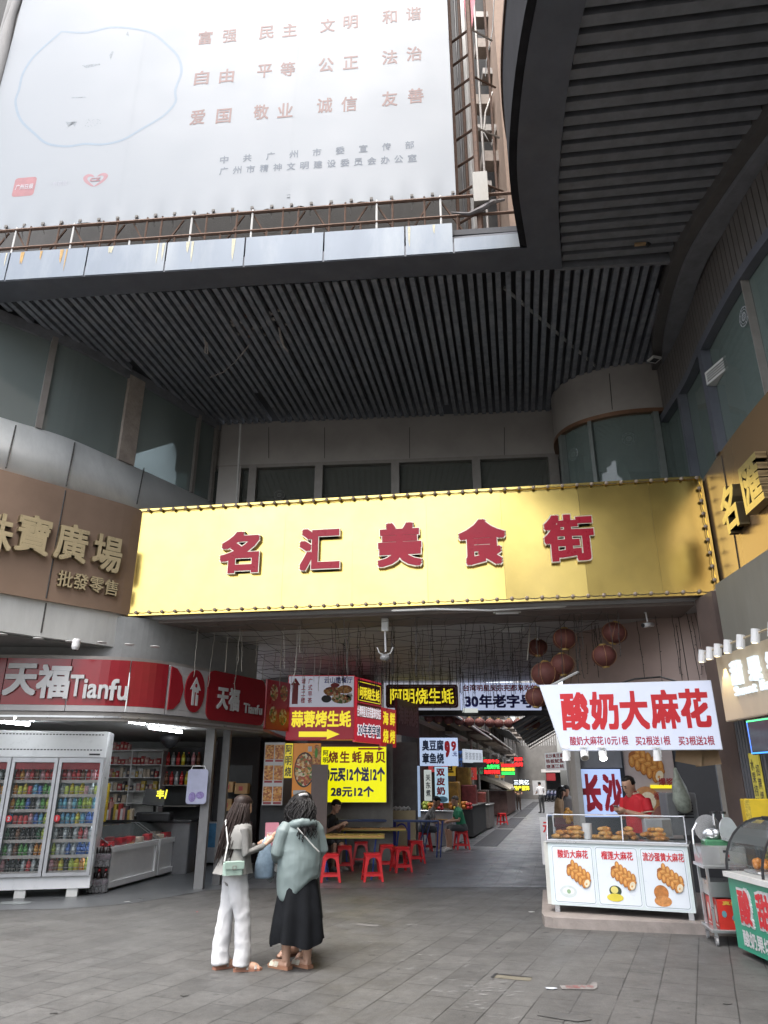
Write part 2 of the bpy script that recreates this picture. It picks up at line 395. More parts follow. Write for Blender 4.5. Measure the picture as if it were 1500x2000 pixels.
M_room = mat('dim room', (.42, .43, .42), .8, var=.1)
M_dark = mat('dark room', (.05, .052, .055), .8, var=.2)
M_ceil = mat('passage ceiling', (.44, .445, .45), .6, var=.08, scale=1.4, dirt=(.22, .22, .22), dirt_amt=.4)
M_pink = mat('brown pink wall', (.42, .31, .27), .5, var=.08, scale=1.1, dirt=(.19, .14, .125), dirt_amt=.4)
M_white = mat('white paint', (.74, .74, .74), .4, var=.05)
M_offw = mat('off white', (.6, .6, .58), .5, var=.08)
M_black = mat('black', (.02, .02, .022), .5)
M_wire = mat('dark wire', (.055, .05, .046), .7)
M_steel = mat('stainless', (.55, .56, .57), .28, metal=.9, var=.08, scale=4)
M_chrome = mat('chrome', (.75, .76, .78), .15, metal=1)
M_red = mat('red plastic', (.62, .025, .03), .35, var=.08)
M_gold = mat('gold sheet', (.82, .61, .19), .22, metal=1, var=.10, scale=1.6, bump=.02, bscale=1.6, dirt=(.62, .46, .17), dirt_amt=.5)
# ================================================================ ground
def sheet(name, pts, z, m, label=None):
    b = MB(); b.face([(p[0], p[1], z) for p in pts]); o = b.build(name, m); tag(o, kind='structure'); return o
big = MB()
big.box(-400, 400, -300, 600, -.4, 0)
tag(big.build('ground', M_tile), kind='structure')
# store platform: dark smooth floor with a curved edge; the passage floor beyond the drip line
edge = [(-9, 10.6), (-7, 10.9), (-5.33, 11.27), (-4.53, 11.4), (-3.75, 11.86), (-3.2, 12.7), (-2.94, 13.19), (-2.5, 13.45)]
edge = smooth(edge, 5)
sheet('store_floor', edge + [(-2.4, 20), (-9, 20)], .004, M_store)
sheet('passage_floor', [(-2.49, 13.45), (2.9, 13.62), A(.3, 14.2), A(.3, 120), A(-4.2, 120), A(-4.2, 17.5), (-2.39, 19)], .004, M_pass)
# drain grating down the alley
b = MB()
t = 22.1
for seg in ((22.1, 30.5), (30.9, 40.5), (41, 55), (55.5, 75)):
    b.M = Matrix.Translation(A(-2.13, 0, .008)) @ Matrix.Rotation(ALLEY_RZ, 4, 'Z')
    n = int((seg[1] - seg[0]) / .42)
    for k in range(n):
        y0 = seg[0] + k * .42
        b.box(-.33, .33, y0 + .01, y0 + .41, -.004, .004)
        for q in range(6): b.box(-.30 + q * .1, -.24 + q * .1, y0 + .05, y0 + .37, .004, .006, 1)
b.M = Matrix()
solo(b, 'drain_grating', [mat('cast grating', (.035, .036, .04), .6, metal=.3, var=.3), M_black], 'long dark drain grating running down the middle of the alley floor', 'drain')
# kerb plinth under the snack stall
def plinth():
    b = MB()
    pts = [(2.06, 9.95), (1.98, 10.05), (2.0, 10.3), (2.45, 12.4), (6.5, 12.4), (6.5, 9.4), (4.2, 9.42), (3.0, 9.7)]
    pts = pts[::-1]
    b.prism(pts, 0, .115)
    tag(b.build('pavement', mat('plinth stone', (.27, .235, .215), .6, var=.15, scale=5, bump=.2, dirt=(.12, .11, .10))), kind='structure')
plinth()
# ================================================================ left building
WL = smooth([(-9.6, 7.2), (-7.9, 8.9), (-6.3, 10.45), (-5.55, 11.15), (-5.0, 12.0), (-4.5, 12.8), (-4.05, 13.6), (-3.65, 14.3)])
BL = smooth([(-9.2, 7.0), (-7.4, 8.75), (-5.96, 10.2), (-5.26, 10.95), (-4.45, 11.82), (-4.1, 12.6), (-3.85, 13.4), (-3.65, 14.15)])
LB = thing('shopping_building', 'curved corner building with milky windows and a brown band, left of the golden sign', 'building', (-6, 13, 0))
b = MB(); b.wall(BL, 3.75, 4.3, .12); b.build('cladding_panel', M_grey, LB, False)
b = MB(); b.wall(offset(BL, -.05), 4.3, 6.2, .12); b.build('cladding_panel', M_brown, LB)['label'] = 'brown band behind the lettering'
b = MB(); b.wall(resample([q for q in BL if q[0] > -7.4], 46), 6.2, 7.27, .12, path2=resample([q for q in WL if q[0] > -7.6], 46)); b.build('cladding_panel', M_grey, LB, True)
b = MB()
def seam(par, path, u0, v0, u1, v1, w=.012, off=.004):
    """thin dark joint between two points on a wall"""
    b = MB()
    p, t1 = hit(path, u0, v0); q, t2 = hit(path, u1, v1)
    n = Vector((t1.y, -t1.x, 0))
    b.tube([p + n * off, q + n * off], w, 4); b.build('joint', M_seam, par)
BLo = offset(BL, -.05)
seam(LB, BLo, 128, 958, 90, 1168); seam(LB, BL, 90, 1178, 80, 1236); seam(LB, BL, 240, 1203, 230, 1262)
for (u0, v0, u1, v1) in ((145, 865, 128, 950), (280, 915, 266, 985), (30, 832, 10, 915)):
    p = hit(WL, u0, v0)[0]; q = hit(BL, u1, v1)[0]; b = MB(); b.tube([p + Vector((.02, -.02, 0)), q + Vector((.02, -.02, 0))], .012, 4); b.build('joint', M_seam, LB)
b = MB(); b.strip(offset(BL, .1), offset(BL, 3.6), 3.72, 3.75); b.build('soffit', mat('soffit board', (.2, .205, .2), .6, var=.1), LB)
# windows of the upper floor
def col_on(path, u, v, wd, dp, z0, z1, name, m, par, out=.03):
    p, t = hit(path, u, v); n = Vector((t.y, -t.x, 0))
    b = MB(frame((p.x, p.y, 0), (t.x, t.y, 0))); b.box(-wd / 2, wd / 2, z0, z1, -dp, out); return b.build(name, m, par)
b = MB(); b.wall(offset(WL, .04), 7.27, 9.05, .02); pane = b.build('window', M_glassL, LB)
for u, v, wd, nm, m, dp in ((92, 745, .10, 'mullion', M_mull, .14), (258, 810, .36, 'column', M_conc, .3), (383, 880, .08, 'mullion', M_mull, .14), (418, 900, .08, 'mullion', M_mull, .14)):
    col_on(WL, u, v, wd, dp, 7.27, 9.08, nm, m, LB)
b = MB(); b.wall(offset(WL, -.02), 9.0, 9.2, .16); b.build('window_head', M_slat2, LB)
b = MB(); b.strip(offset(WL, .3), offset(WL, 4), 9.06, 9.1); b.strip(offset(WL, .3), offset(WL, 4), 7.1, 7.2, 1); b.wall(offset(WL, 4), 7.1, 9.1, .1, 2)
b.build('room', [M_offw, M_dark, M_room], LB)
b = MB()
for u, v in ((150, 760), (180, 770), (190, 825), (40, 700)):
    p = PZ(u, v, 9.05); b = MB(); b.lathe([(.05, -.03), (.06, 0)], p, 10); b.build('ceiling_spot', M_black, LB)
# lettering of the brown band, each character standing proud of the curved wall
M_gletter = mat('cream gold letter', (.56, .46, .28), .3, metal=.15, var=.06)
M_gside = mat('letter return', (.30, .24, .14), .35, metal=.6)
for ch, u, v, W, H in (('珠', -12, 1040, .50, .60), ('寶', 62, 1046, .52, .62), ('廣', 136, 1062, .52, .62), ('場', 206, 1083, .50, .62)):
    p, t = hit(BLo, u, v); b = MB(); write(b, ch, frame(p, t), W, H, .022, .07, 0, ms=1, lift=.02); b.build('character', [M_gletter, M_gside], LB)
for ch, u, v in (('批', 125, 1132), ('發', 155, 1137), ('零', 186, 1143), ('售', 214, 1149)):
    p, t = hit(BLo, u, v); b = MB(); write(b, ch, frame(p, t), .24, .26, .012, .04, 0, ms=1, lift=.015); b.build('character', [M_gletter, M_gside], LB)
# soffit lamps and the dome camera
for i, (u, v, w_) in enumerate(((4, 1238, 'nearest the photo edge'), (75, 1246, 'second from the left'), (138, 1252, 'left beside the dome camera'), (199, 1254, 'right beside the dome camera'), (253, 1258, 'below the corner of the golden sign'), (303, 1262, 'farthest to the right'))):
    p = PZ(u, v, 3.72); b = MB(); b.lathe([(.055, -.012), (.075, -.012), (.075, 0)], p, 16); b.lathe([(.0, -.006), (.055, -.006)], p, 16, 1)
    solo(b, 'downlight', [M_offw, M_dark], 'small round soffit lamp over the red shop sign, ' + w_, 'lamp', 'recessed lamps over the red shop sign')
p = PZ(150, 1248, 3.72); b = MB(); b.lathe([(.05, 0), (.06, -.03), (.06, -.12), (.045, -.16), (.0, -.18)], p, 14); b.lathe([(.035, -.13), (.04, -.16), (.0, -.185)], p, 12, 1)
solo(b, 'security_camera', [M_white, M_black], 'white dome security camera under the soffit above the red shop sign', 'camera')
# ================================================================ building across the back, over the passage
BK = thing('passage_building', 'grey brown building over the passage with a row of dim windows, behind the golden sign', 'building', (0, 14, 0))
bk = [(-4.6, 14.42), (-3.65, 14.34), (0, 14.03), (3.64, 13.7), (4.2, 13.65)]
b = MB(); b.wall(bk, 8.12, 9.2, .2); b.wall(bk, 4.3, 6.3, .2); b.build('wall', M_back, BK)
b = MB(); b.wall(offset(bk, .12), 6.3, 8.12, .02); b.build('window', M_glassB, BK)
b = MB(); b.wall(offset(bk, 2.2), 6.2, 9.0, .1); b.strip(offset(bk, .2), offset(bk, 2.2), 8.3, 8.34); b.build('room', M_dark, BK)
for u, wd in ((447, .5), (492, .17), (622, .17), (772, .17), (932, .17), (1085, .2)): col_on(bk, u, 950, wd, .12, 6.3, 8.12, 'window_post', M_mull if wd < .3 else M_back, BK)
b = MB(); b.wall(offset(bk, -.01), 8.08, 8.16, .14); b.build('window_head', M_mull, BK)
for u in (525, 634, 800, 985): seam(BK, bk, u, 835, u, 895, .008)
# decal roundels on the glass
def decal(path, u, v, r, par, off=-.02):
    p, t = hit(offset(path, .1), u, v); F = frame(p, t); b = MB()
    for k, (rr, w_) in enumerate(((r, .012), (r * .72, .010), (r * .45, .02))): outline(b, ellipse(0, 0, rr, rr, 24), F, .03, w_)
    for k in range(10):
        a = k * .628; poly_flat(b, ellipse(r * .86 * math.cos(a), r * .86 * math.sin(a), r * .09, r * .09, 6), F, .031)
    for k in range(3): poly_flat(b, [(-r * .3, -r * .25 + k * r * .2), (r * .3, -r * .25 + k * r * .2), (r * .3, -r * .16 + k * r * .2), (-r * .3, -r * .16 + k * r * .2)], F, .031)
    return b.build('window_sticker', M_stick, par)
M_stick = mat('sticker', (.42, .43, .46), .6)
M_stick2 = mat('faded sticker', (.13, .13, .12), .6)
q = decal(bk, 546, 968, .12, BK); q.data.materials[0] = M_stick2
# thin grey pipe standing in the corner
b = MB(); p = PY(470, 828, 13.9); q = PY(462, 985, 13.9); b.tube([p, q, (q.x, q.y, 4.4)], .022, 8)
solo(b, 'pipe', M_offw, 'thin pale pipe standing in the corner between the two window rows', 'pipe')
# ================================================================ right building and its rounded bay
RB = thing('corner_building', 'curved brown building with ribbed dark frieze and green windows, right of the golden sign', 'building', (6, 9, 0))
WR = smooth([(5.2, 12.1), (5.1, 10.6), (4.95, 9.6), (4.82, 8.5), (4.76, 7.6), (4.78, 6.6), (4.85, 5.4), (4.9, 4.1), (4.9, 2.6), (4.85, -1), (4.8, -6)])
BAY = smooth([(3.66, 13.75), (3.50, 13.2), (3.55, 12.72), (3.8, 12.33), (4.26, 12.02), (4.7, 11.88), (5.1, 11.83), (5.6, 11.85)])
b = MB(); b.wall(WR, 4.3, 6.2, .15); b.build('cladding_panel', mat('bronze cladding', (.42, .28, .155), .26, metal=.6, var=.02, scale=.6), RB)
b = MB(); b.wall(offset(WR, .02), 4.24, 4.3, .1); b.build('trim', M_gold, RB)
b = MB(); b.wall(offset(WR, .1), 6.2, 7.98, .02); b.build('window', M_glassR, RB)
b = MB(); b.wall(offset(WR, -.03), 7.94, 8.08, .16); b.build('window_head', M_border, RB)
b = MB(); b.wall(offset(WR, .05), 8.08, 9.2, .1, 0)
ribs = offset(WR, .05)
L = 0; nxt = 0
for p, q in zip(ribs, ribs[1:]):
    l = math.hypot(q[0] - p[0], q[1] - p[1])
    while nxt < L + l:
        f = (nxt - L) / l; x, y = p[0] + (q[0] - p[0]) * f, p[1] + (q[1] - p[1]) * f
        b.cbox((x, y, 8.63), (.055, .11, 1.1), math.atan2(q[1] - p[1], q[0] - p[0]) + math.pi / 2, 0); nxt += .13
    L += l
b.build('ribbed_frieze', mat('brown rib', (.13, .12, .113), .5, var=.15), RB)
for u, v, wd in ((1392, 815, .16), (1345, 880, .1)): col_on(WR, u, v, wd, .12, 6.2, 7.97, 'mullion', M_border, RB)
for u, v in ((1400, 900), (1466, 640)):
    p, t = hit(WR, u, v); b = MB(frame((p.x, p.y, 0), t)); b.box(-.012, .012, 6.2, 7.97, -.12, .0); b.build('mullion', M_mull, RB)
b = MB(); b.wall(offset(WR, 3), 6.1, 9.1, .1, 0); b.strip(offset(WR, .3), offset(WR, 3), 8.1, 8.14, 1); b.build('room', [mat('green room', (.16, .19, .17), .8), M_room], RB)
decal(WR, 1457, 618, .14, RB)
seam(RB, WR, 1410, 890, 1448, 1128, .010)
# air conditioner seen through the glass
p = PY(1422, 722, 9.2); b = MB(frame(p, (.2, -1, 0))); b.box(-.32, .32, -.1, .12, -.15, .15); [b.box(-.28, .28, -.06 + .04 * k, -.045 + .04 * k, .15, .155, 1) for k in range(4)]
solo(b, 'air_conditioner', [M_offw, M_dark], 'pale air conditioner behind the green upper window on the right', 'air conditioner')
for ch, u, v in (('名', 1442, 993), ('匯', 1487, 944)):
    p, t = hit(offset(WR, -.01), u, v); b = MB(); write(b, ch, frame(p, t), .60, .66, .03, .11, 0, ms=1, lift=.02); b.build('character', [mat('brass letter', (.62, .50, .20), .25, metal=.5), M_gside], RB)
# bay: panels, arched head, glass, frames
b = MB(); b.wall(BAY, 8.2, 9.2, .12); b.build('cladding_panel', M_back, RB)
b = MB(); b.wall(offset(BAY, -.03), 8.12, 8.2, .12); b.build('trim', mat('copper trim', (.22, .12, .07), .4, metal=.5), RB)
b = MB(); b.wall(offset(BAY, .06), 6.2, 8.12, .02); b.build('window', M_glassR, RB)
for u, wd in ((1100, .12), (1160, .07), (1294, .1)): col_on(BAY, u, 900, wd, .1, 6.2, 8.12, 'mullion', mat('green grey frame', (.16, .18, .17), .5), RB)
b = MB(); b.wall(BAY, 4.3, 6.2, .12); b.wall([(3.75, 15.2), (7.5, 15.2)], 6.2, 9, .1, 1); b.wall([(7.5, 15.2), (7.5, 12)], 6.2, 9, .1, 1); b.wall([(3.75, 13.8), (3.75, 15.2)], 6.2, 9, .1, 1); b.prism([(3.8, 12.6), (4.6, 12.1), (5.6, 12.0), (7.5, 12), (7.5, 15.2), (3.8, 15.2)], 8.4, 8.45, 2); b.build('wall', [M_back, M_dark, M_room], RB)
decal(BAY, 1228, 858, .13, RB); decal(BAY, 1122, 888, .13, RB)
seam(RB, BAY, 1190, 730, 1196, 800, .008)
# white cloth hanging behind the bay glass
p = PY(1216, 920, 12.6); b = MB(frame(p, (1, -.3, 0))); b.plate([(-.16, -.42), (.16, -.42), (.12, -.1), (.05, .16), (.0, .26), (-.06, .12), (-.12, -.12)], -.02, .02)
solo(b, 'curtain', M_offw, 'narrow white cloth hanging behind the rounded bay glass', 'curtain')
# ================================================================ canopy with slatted soffits
CN = thing('canopy', 'dark slatted canopy with pale blue edge panels spanning both buildings', 'canopy', (0, 9, 9.1))
BO = smooth([(-9.5, 9.66), (-6.1, 9.35), (-1.97, 8.99), (2.13, 8.59)], 3); BI = smooth([(-9.5, 10.25), (-6.37, 9.89), (-1.93, 9.43), (2.76, 9.05)], 3)
RO = smooth([(2.13, 8.59), (1.76, 7.29), (1.6, 6.15), (1.56, 4.97), (1.66, 3.8), (1.98, 2.5), (2.6, 1.2)], 6); RI = smooth([(2.76, 9.05), (2.36, 7.55), (2.13, 6.15), (2.06, 4.97), (2.14, 3.9), (2.42, 2.7), (3.0, 1.5)], 6)
b = MB(); b.strip(BI, BO, 9.1, 9.3); b.build('border_panel', M_border, CN)
b = MB(); b.strip(RI, RO, 9.1, 9.3); b.build('border_panel', M_border, CN)
poly1 = [(-9.6, 7.4 + 2.9), (-6.5, 10.0), (2.9, 9.1), (4.3, 8.9), (4.74, 10.6), (5.12, 11.8), (4.26, 12.05), (3.75, 12.4), (3.5, 12.9), (3.6, 13.7), (0, 14.05), (-3.67, 14.34), (-5, 12.2), (-5.9, 10.95), (-9, 8)]
poly1 = [(-6.5, 9.95), (2.9, 9.1), (4.3, 8.9), (4.74, 10.6), (5.12, 11.8), (4.26, 12.05), (3.75, 12.4), (3.5, 12.9), (3.6, 13.7), (0, 14.05), (-3.67, 14.34), (-4.5, 12.85), (-5.0, 12.0), (-5.5, 11.2), (-6.2, 10.5)]
poly2 = [(2.76, 9.0), (2.36, 7.55), (2.13, 6.15), (2.06, 4.97), (2.14, 3.9), (2.42, 2.7), (3.0, 1.5), (4.7, 1.5), (4.64, 4.0), (4.58, 5.4), (4.53, 6.21), (4.43, 7.37), (4.33, 8.8)]
def slats(poly, ang, pitch, wd, z0, z1, jit=.0):
    b = MB(); ca, sa = math.cos(ang), math.sin(ang)
    R = [(x * ca + y * sa, -x * sa + y * ca) for x, y in poly]      # slats along local x
    y = min(p[1] for p in R) + pitch * .5; ymax = max(p[1] for p in R)
    while y < ymax:
        xs = []
        for p, q in zip(R, R[1:] + R[:1]):
            if (p[1] - y) * (q[1] - y) < 0: xs.append(p[0] + (q[0] - p[0]) * (y - p[1]) / (q[1] - p[1]))
        xs.sort()
        for x0, x1 in zip(xs[::2], xs[1::2]):
            if jit > .01 and random.random() < .05: x1 -= random.uniform(.3, 1.6)
            cx, cy = (x0 + x1) / 2, y + random.uniform(-jit, jit)
            b.cbox((cx * ca - cy * sa, cx * sa + cy * ca, (z0 + z1) / 2 + random.uniform(-jit, jit) * .6), (x1 - x0, wd, z1 - z0), ang + random.uniform(-jit, jit) * .08, 0, random.uniform(-jit, jit) * 2)
        y += pitch
    return b
slats(poly1, math.radians(90 - 10.2), .152, .082, 9.16, 9.28, .012).build('slat_ceiling', M_slat, CN)
slats(poly2, math.radians(-7.5), .205, .125, 9.16, 9.28, .006).build('slat_ceiling', M_slat2, CN)
# slab above the slats
top = [(-9.5, 9.75), (-6.1, 9.44), (-1.97, 9.08), (2.22, 8.68), (1.86, 7.29), (1.7, 6.15), (1.66, 4.97), (1.76, 3.8), (2.08, 2.5), (2.7, 1.3), (7, 1.3), (7, 15), (-10, 15)]
b = MB(); b.prism(top, 9.52, 9.62); b.build('roof_slab', M_void, CN)
# slot trim between the two slat fields
b = MB(); b.cbox((3.55, 9.0, 9.19), (1.7, .07, .16), math.radians(-5)); b.build('divider', M_slat2, CN)
# beam along the right building
BM = smooth([(4.7, -2), (4.68, 1.4), (4.64, 3.9), (4.58, 5.3), (4.53, 6.21), (4.40, 7.37), (4.36, 8.76), (4.70, 10.5), (5.12, 11.85)], 5)
b = MB(); b.wall(BM, 9.02, 9.3, -.16); b.wall(offset(BM, -.165), 8.94, 9.3, -.3, 1); b.build('edge_beam', [mat('warm charcoal', (.10, .095, .092), .5, var=.15), M_slat2], CN)
# pale blue edge panels
PB = offset(BO, -.014)
joints = [-9.4, -7.3, -6.02, -4.72, -3.43, -2.17, -.93, .32, 1.05]
def on_line(x):
    for p, q in zip(PB, PB[1:]):
        if p[0] <= x <= q[0]: f = (x - p[0]) / (q[0] - p[0]); return (x, p[1] + (q[1] - p[1]) * f)
    return PB[-1]
for x0, x1 in zip(joints, joints[1:]):
    a, c = on_line(x0 + .012), on_line(x1 - .012); b = MB(); b.wall([a, c], 9.115, 9.66, .08); pn = b.build('edge_panel', M_blue, CN)
    if random.random() < .9:
        s = MB(); F = panel_frame(a, c, 9.115, 9.66); L = x1 - x0
        for k in range(random.randint(2, 5)):
            x = random.uniform(-L * .46, L * .46); h = random.uniform(.12, .5); wd = random.choice((.012, .02, .03))
            pts = [(x - wd, .26), (x + wd, .26), (x + wd * .7, .26 - h * .5), (x + wd * .25, .26 - h), (x - wd * .6, .26 - h * .7)]
            poly_flat(s, pts, F, .004)
        s.build('rust_streak', random.choice((M_rust, mat('pale rust stain', (.50, .47, .34), .7, var=.3, scale=12), mat('grey run', (.38, .42, .45), .6, var=.2, scale=10))), pn)
a, c = on_line(1.06), (2.1, 8.56); b = MB(); b.wall([a, c], 9.115, 9.36, .08); b.wall([(a[0], a[1] + .12), (c[0], c[1] + .12)], 9.36, 9.5, .1, 1); b.build('edge_panel', [M_blue, M_border], CN)
b = MB(); b.wall(offset(RO, .0), 9.115, 10.5, -.1); b.wall(offset(RO, .03), 9.3, 9.36, .03, 1); b.build('fascia', [mat('black fascia', (.022, .022, .025), .8, var=.4, scale=3, spec=.1), M_chrome], CN)
b = MB(); b.wall(offset(RO, .015), 10.5, 10.58, -.14); b.build('cap', M_rusty, CN)
b = MB(); b.box(3.3, 9, -8, 12, 9.63, 24); b.build('upper_storeys', M_conc, RB)
# small square lamp on the beam
p = PZ(1278, 701, 8.93); b = MB(Matrix.Translation(p) @ Matrix.Rotation(.3, 4, 'Z')); b.box(-.09, .09, -.09, .09, -.03, .01); b.box(-.06, .06, -.06, .06, -.034, -.03, 1)
solo(b, 'ceiling_lamp', [M_offw, M_dark], 'small square lamp under the dark beam beside the rounded bay', 'lamp')
# torn rags and a hanging strip in the slats
M_rag = mat('grey rag', (.34, .31, .29), .9, var=.3, scale=14)
def rag(u, v, pts, label, wd=.03):
    b = MB(); P = [PZ(u, v, 9.15)]
    for (du, dv, dz) in pts: P.append(PZ(u + du, v + dv, 9.15 - dz))
    R = [wd * (.4 + .6 * random.random()) for _ in P]; b.tube(P, R, 5); solo(b, 'hanging_rag', M_rag, label, 'rag')
rag(488, 672, [(-14, 18, .06), (-30, 36, .12), (-52, 55, .18), (-78, 65, .24)], 'long thin strip of torn sheet dangling from the slatted ceiling', .014)
rag(398, 658, [(4, 14, .1), (2, 30, .25), (8, 34, .28), (6, 10, .12)], 'short grey rag hanging alone from the slats on the left', .02)
rag(545, 640, [(4, 20, .08), (10, 38, .2), (18, 46, .24)], 'rust coloured torn scrap hanging at the hole in the slats', .03)
b = MB()
for k in range(26):
    u, v = random.uniform(450, 562), random.uniform(606, 672); p = PZ(u, v, 9.2)
    b.cbox((p.x, p.y, 9.24 + random.uniform(-.02, .03)), (random.uniform(.03, .09), random.uniform(.06, .2), .03), random.uniform(0, 3), random.choice((0, 0, 1)))
solo(b, 'torn_lining', [M_rag, mat('reddish lining', (.28, .16, .12), .9)], 'torn pieces of lining showing through the hole in the slatted ceiling', 'debris')
b = MB(); b.tube([PZ(985, 562, 9.3), PZ(1165, 716, 9.3)], .028, 6); solo(b, 'conduit', M_offw, 'pale conduit crossing diagonally above the dark slats', 'pipe')
p = PZ(1250, 477, 9.13); b = MB(); b.cbox(p, (.16, .05, .03), -.1); b.cbox(p + Vector((.12, .0, 0)), (.06, .06, .02), .5, 1); solo(b, 'torn_patch', [mat('bare wood patch', (.36, .24, .13), .8, var=.3), M_black], 'small torn brown patch on the slats near the ceiling divider', 'debris')
# ================================================================ billboard on its rusty frame, old building behind
BB = thing('billboard', 'huge white vinyl billboard with brown slogan characters above the canopy', 'billboard', (-2.8, 9.7, 9.6))
ba, bb = (-7.55, 10.22), (1.205, 9.35)
Fb = panel_frame(ba, bb, 10.86, 17.5)
LW = math.hypot(bb[0] - ba[0], bb[1] - ba[1])
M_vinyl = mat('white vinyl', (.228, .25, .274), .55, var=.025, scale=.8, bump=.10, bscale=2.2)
b = MB(Fb)
nx, nz = 60, 20
H = 17.5 - 10.86
vs = []; fs = []
for j in range(nz + 1):
    for i in range(nx + 1):
        x = -LW / 2 + LW * i / nx; y = -H / 2 + H * j / nz
        e = min(j, 1)
        zz = .02 * (1 - e) * math.sin(i * 1.7) + .02 * (1 - e) * noise.noise((i * .7, 3, 1))
        yy = y + (.035 * noise.noise((i * .35, 8, 2)) - .02 * abs(math.sin(i * .9)) if j == 0 else 0)
        vs.append((x, yy, zz))
for j in range(nz):
    for i in range(nx): a = j * (nx + 1) + i; fs.append((a, a + 1, a + nx + 2, a + nx + 1))
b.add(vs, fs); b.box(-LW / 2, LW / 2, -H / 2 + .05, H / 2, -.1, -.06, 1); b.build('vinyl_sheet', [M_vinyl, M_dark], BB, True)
def bpt(u, v):
    """photo point -> sheet coordinates"""
    o = Fb.translation; n = Fb.to_3x3() @ Vector((0, 0, 1)); d = Vector(ray(u, v)); c = Vector((0, 0, HC))
    k = (o - c).dot(n) / d.dot(n); q = Fb.inverted() @ (c + d * k); return q.x, q.y
M_slog = mat('faded brown print', (.19, .115, .105), .6, var=.2, scale=8); M_ink = mat('grey blue print', (.12, .145, .18), .6, var=.15, scale=8)
ROWS = [[('富', 401, 74), ('强', 449, 70), ('民', 521, 63), ('主', 566, 59), ('文', 640, 50), ('明', 685, 43), ('和', 761, 33), ('谐', 808, 27)],
        [('自', 394, 152), ('由', 443, 148), ('平', 517, 138), ('等', 562, 135), ('公', 637, 127), ('正', 685, 122), ('法', 761, 112), ('治', 809, 105)],
        [('爱', 386, 229), ('国', 437, 226), ('敬', 510, 219), ('业', 557, 216), ('诚', 634, 206), ('信', 682, 203), ('友', 761, 193), ('善', 812, 187)]]
for row in ROWS:
    for ch, u, v in row:
        x, y = bpt(u, v); b = MB(); write(b, ch, Fb @ Matrix.Translation((x, y, 0)), .285, .37, .018, lift=.0015); b.build('character', M_slog, BB)
for s, pts in (('中共广州市委宣传部', ((438, 312), (800, 283))), ('广州市精神文明建设委员会办公室', ((437, 334), (805, 309)))):
    for k, ch in enumerate(s):
        f = k / (len(s) - 1); x, y = bpt(pts[0][0] + (pts[1][0] - pts[0][0]) * f, pts[0][1] + (pts[1][1] - pts[0][1]) * f)
        b = MB(); write(b, ch, Fb @ Matrix.Translation((x, y, 0)), .155, .175, .018, lift=.0015); b.build('character', M_ink, BB)
# faint cloud outline, logos
pts = [bpt(u, v) for u, v in [(120, 60), (170, 62), (215, 52), (260, 54), (300, 64), (330, 88), (350, 110), (357, 140), (345, 175), (345, 200), (320, 228), (280, 252), (240, 275), (200, 284), (165, 283), (130, 288), (90, 282), (65, 262), (38, 235), (28, 200), (35, 175), (42, 145), (60, 115), (85, 90)]]
pts = smooth(pts + [pts[0]], 4)[:-1]
b = MB(); outline(b, pts[::-1], Fb, .0012, .05); b.build('cloud_outline', mat('faint blue print', (.182, .233, .288), .6, var=.1, scale=3), BB)
M_fade = mat('faded grey print', (.165, .19, .215), .6, var=.4, scale=30)
for i, pts in enumerate((((160, 128), (168, 133), (196, 127), (195, 124)), ((214, 108), (219, 100), (222, 101), (216, 118)), ((140, 190), (168, 189), (168, 191), (140, 192)), ((128, 238), (133, 248), (140, 238), (146, 248), (150, 238)), ((246, 68), (252, 72), (250, 60)))):
    b = MB(); poly_flat(b, [bpt(*q) for q in pts], Fb, .0012); b.build('faded_print', M_fade, BB)
for k in range(22):
    x, y = bpt(168 + (k % 8) * 4 + random.uniform(-2, 2), 234 + (k // 8) * 6 + random.uniform(-2, 2)); b = MB(); poly_flat(b, ellipse(x, y, random.uniform(.006, .016), .008, 6), Fb, .0012); b.build('faded_print', M_fade, BB)
for k in range(2):
    b = MB(); b.tube([(ba[0] - .12 - .16 * k + .03 * math.sin(i * .9 + k), ba[1] + .02 + .1 * k, 10.7 + i * .45) for i in range(18)], [.10 + .02 * math.sin(i * 1.3 + k * 2) for i in range(18)], 10); b.build('rolled_edge', mat('rolled sheet', (.24, .235, .23), .8, var=.15, streak=.3), BB, True)
b = MB(); x0, y0 = bpt(22, 385); x1, y1 = bpt(73, 345); poly_flat(b, rrect(x0, x1, y0, y1, .06), Fb, .0012); b.build('logo', mat('faded red print', (.27, .11, .12), .6, var=.2, scale=5), BB)
b = MB(); write(b, '广州日报', Fb @ Matrix.Translation(((x0 + x1) / 2, (y0 + y1) / 2, 0)), .34, .12, .02, lift=.003); b.build('logo_lettering', mat('pale print', (.45, .44, .47), .6), BB)
b = MB(); x, y = bpt(117, 358); write(b, '新花城', Fb @ Matrix.Translation((x, y, 0)), .27, .1, .0, lift=.0015); b.build('lettering', mat('very pale print', (.33, .33, .38), .6), BB)
b = MB(); x, y = bpt(186, 350)
for sgn in (-1, 1):
    o_ = smooth([(.02 * sgn, .06), (.08 * sgn, .12), (.17 * sgn, .13), (.235 * sgn, .06), (.19 * sgn, -.05), (.07 * sgn, -.15), (.0, -.17), (.06 * sgn, -.1), (.14 * sgn, -.01), (.15 * sgn, .05), (.11 * sgn, .075), (.06 * sgn, .06)], 3)
    poly_flat(b, [(x + q[0], y + q[1]) for q in o_], Fb, .0012)
write(b, 'CZ', Fb @ Matrix.Translation((x, y - .01, 0)), .2, .085, .06, lift=.002); b.build('logo', mat('dull red print', (.28, .14, .16), .6, var=.15), BB)
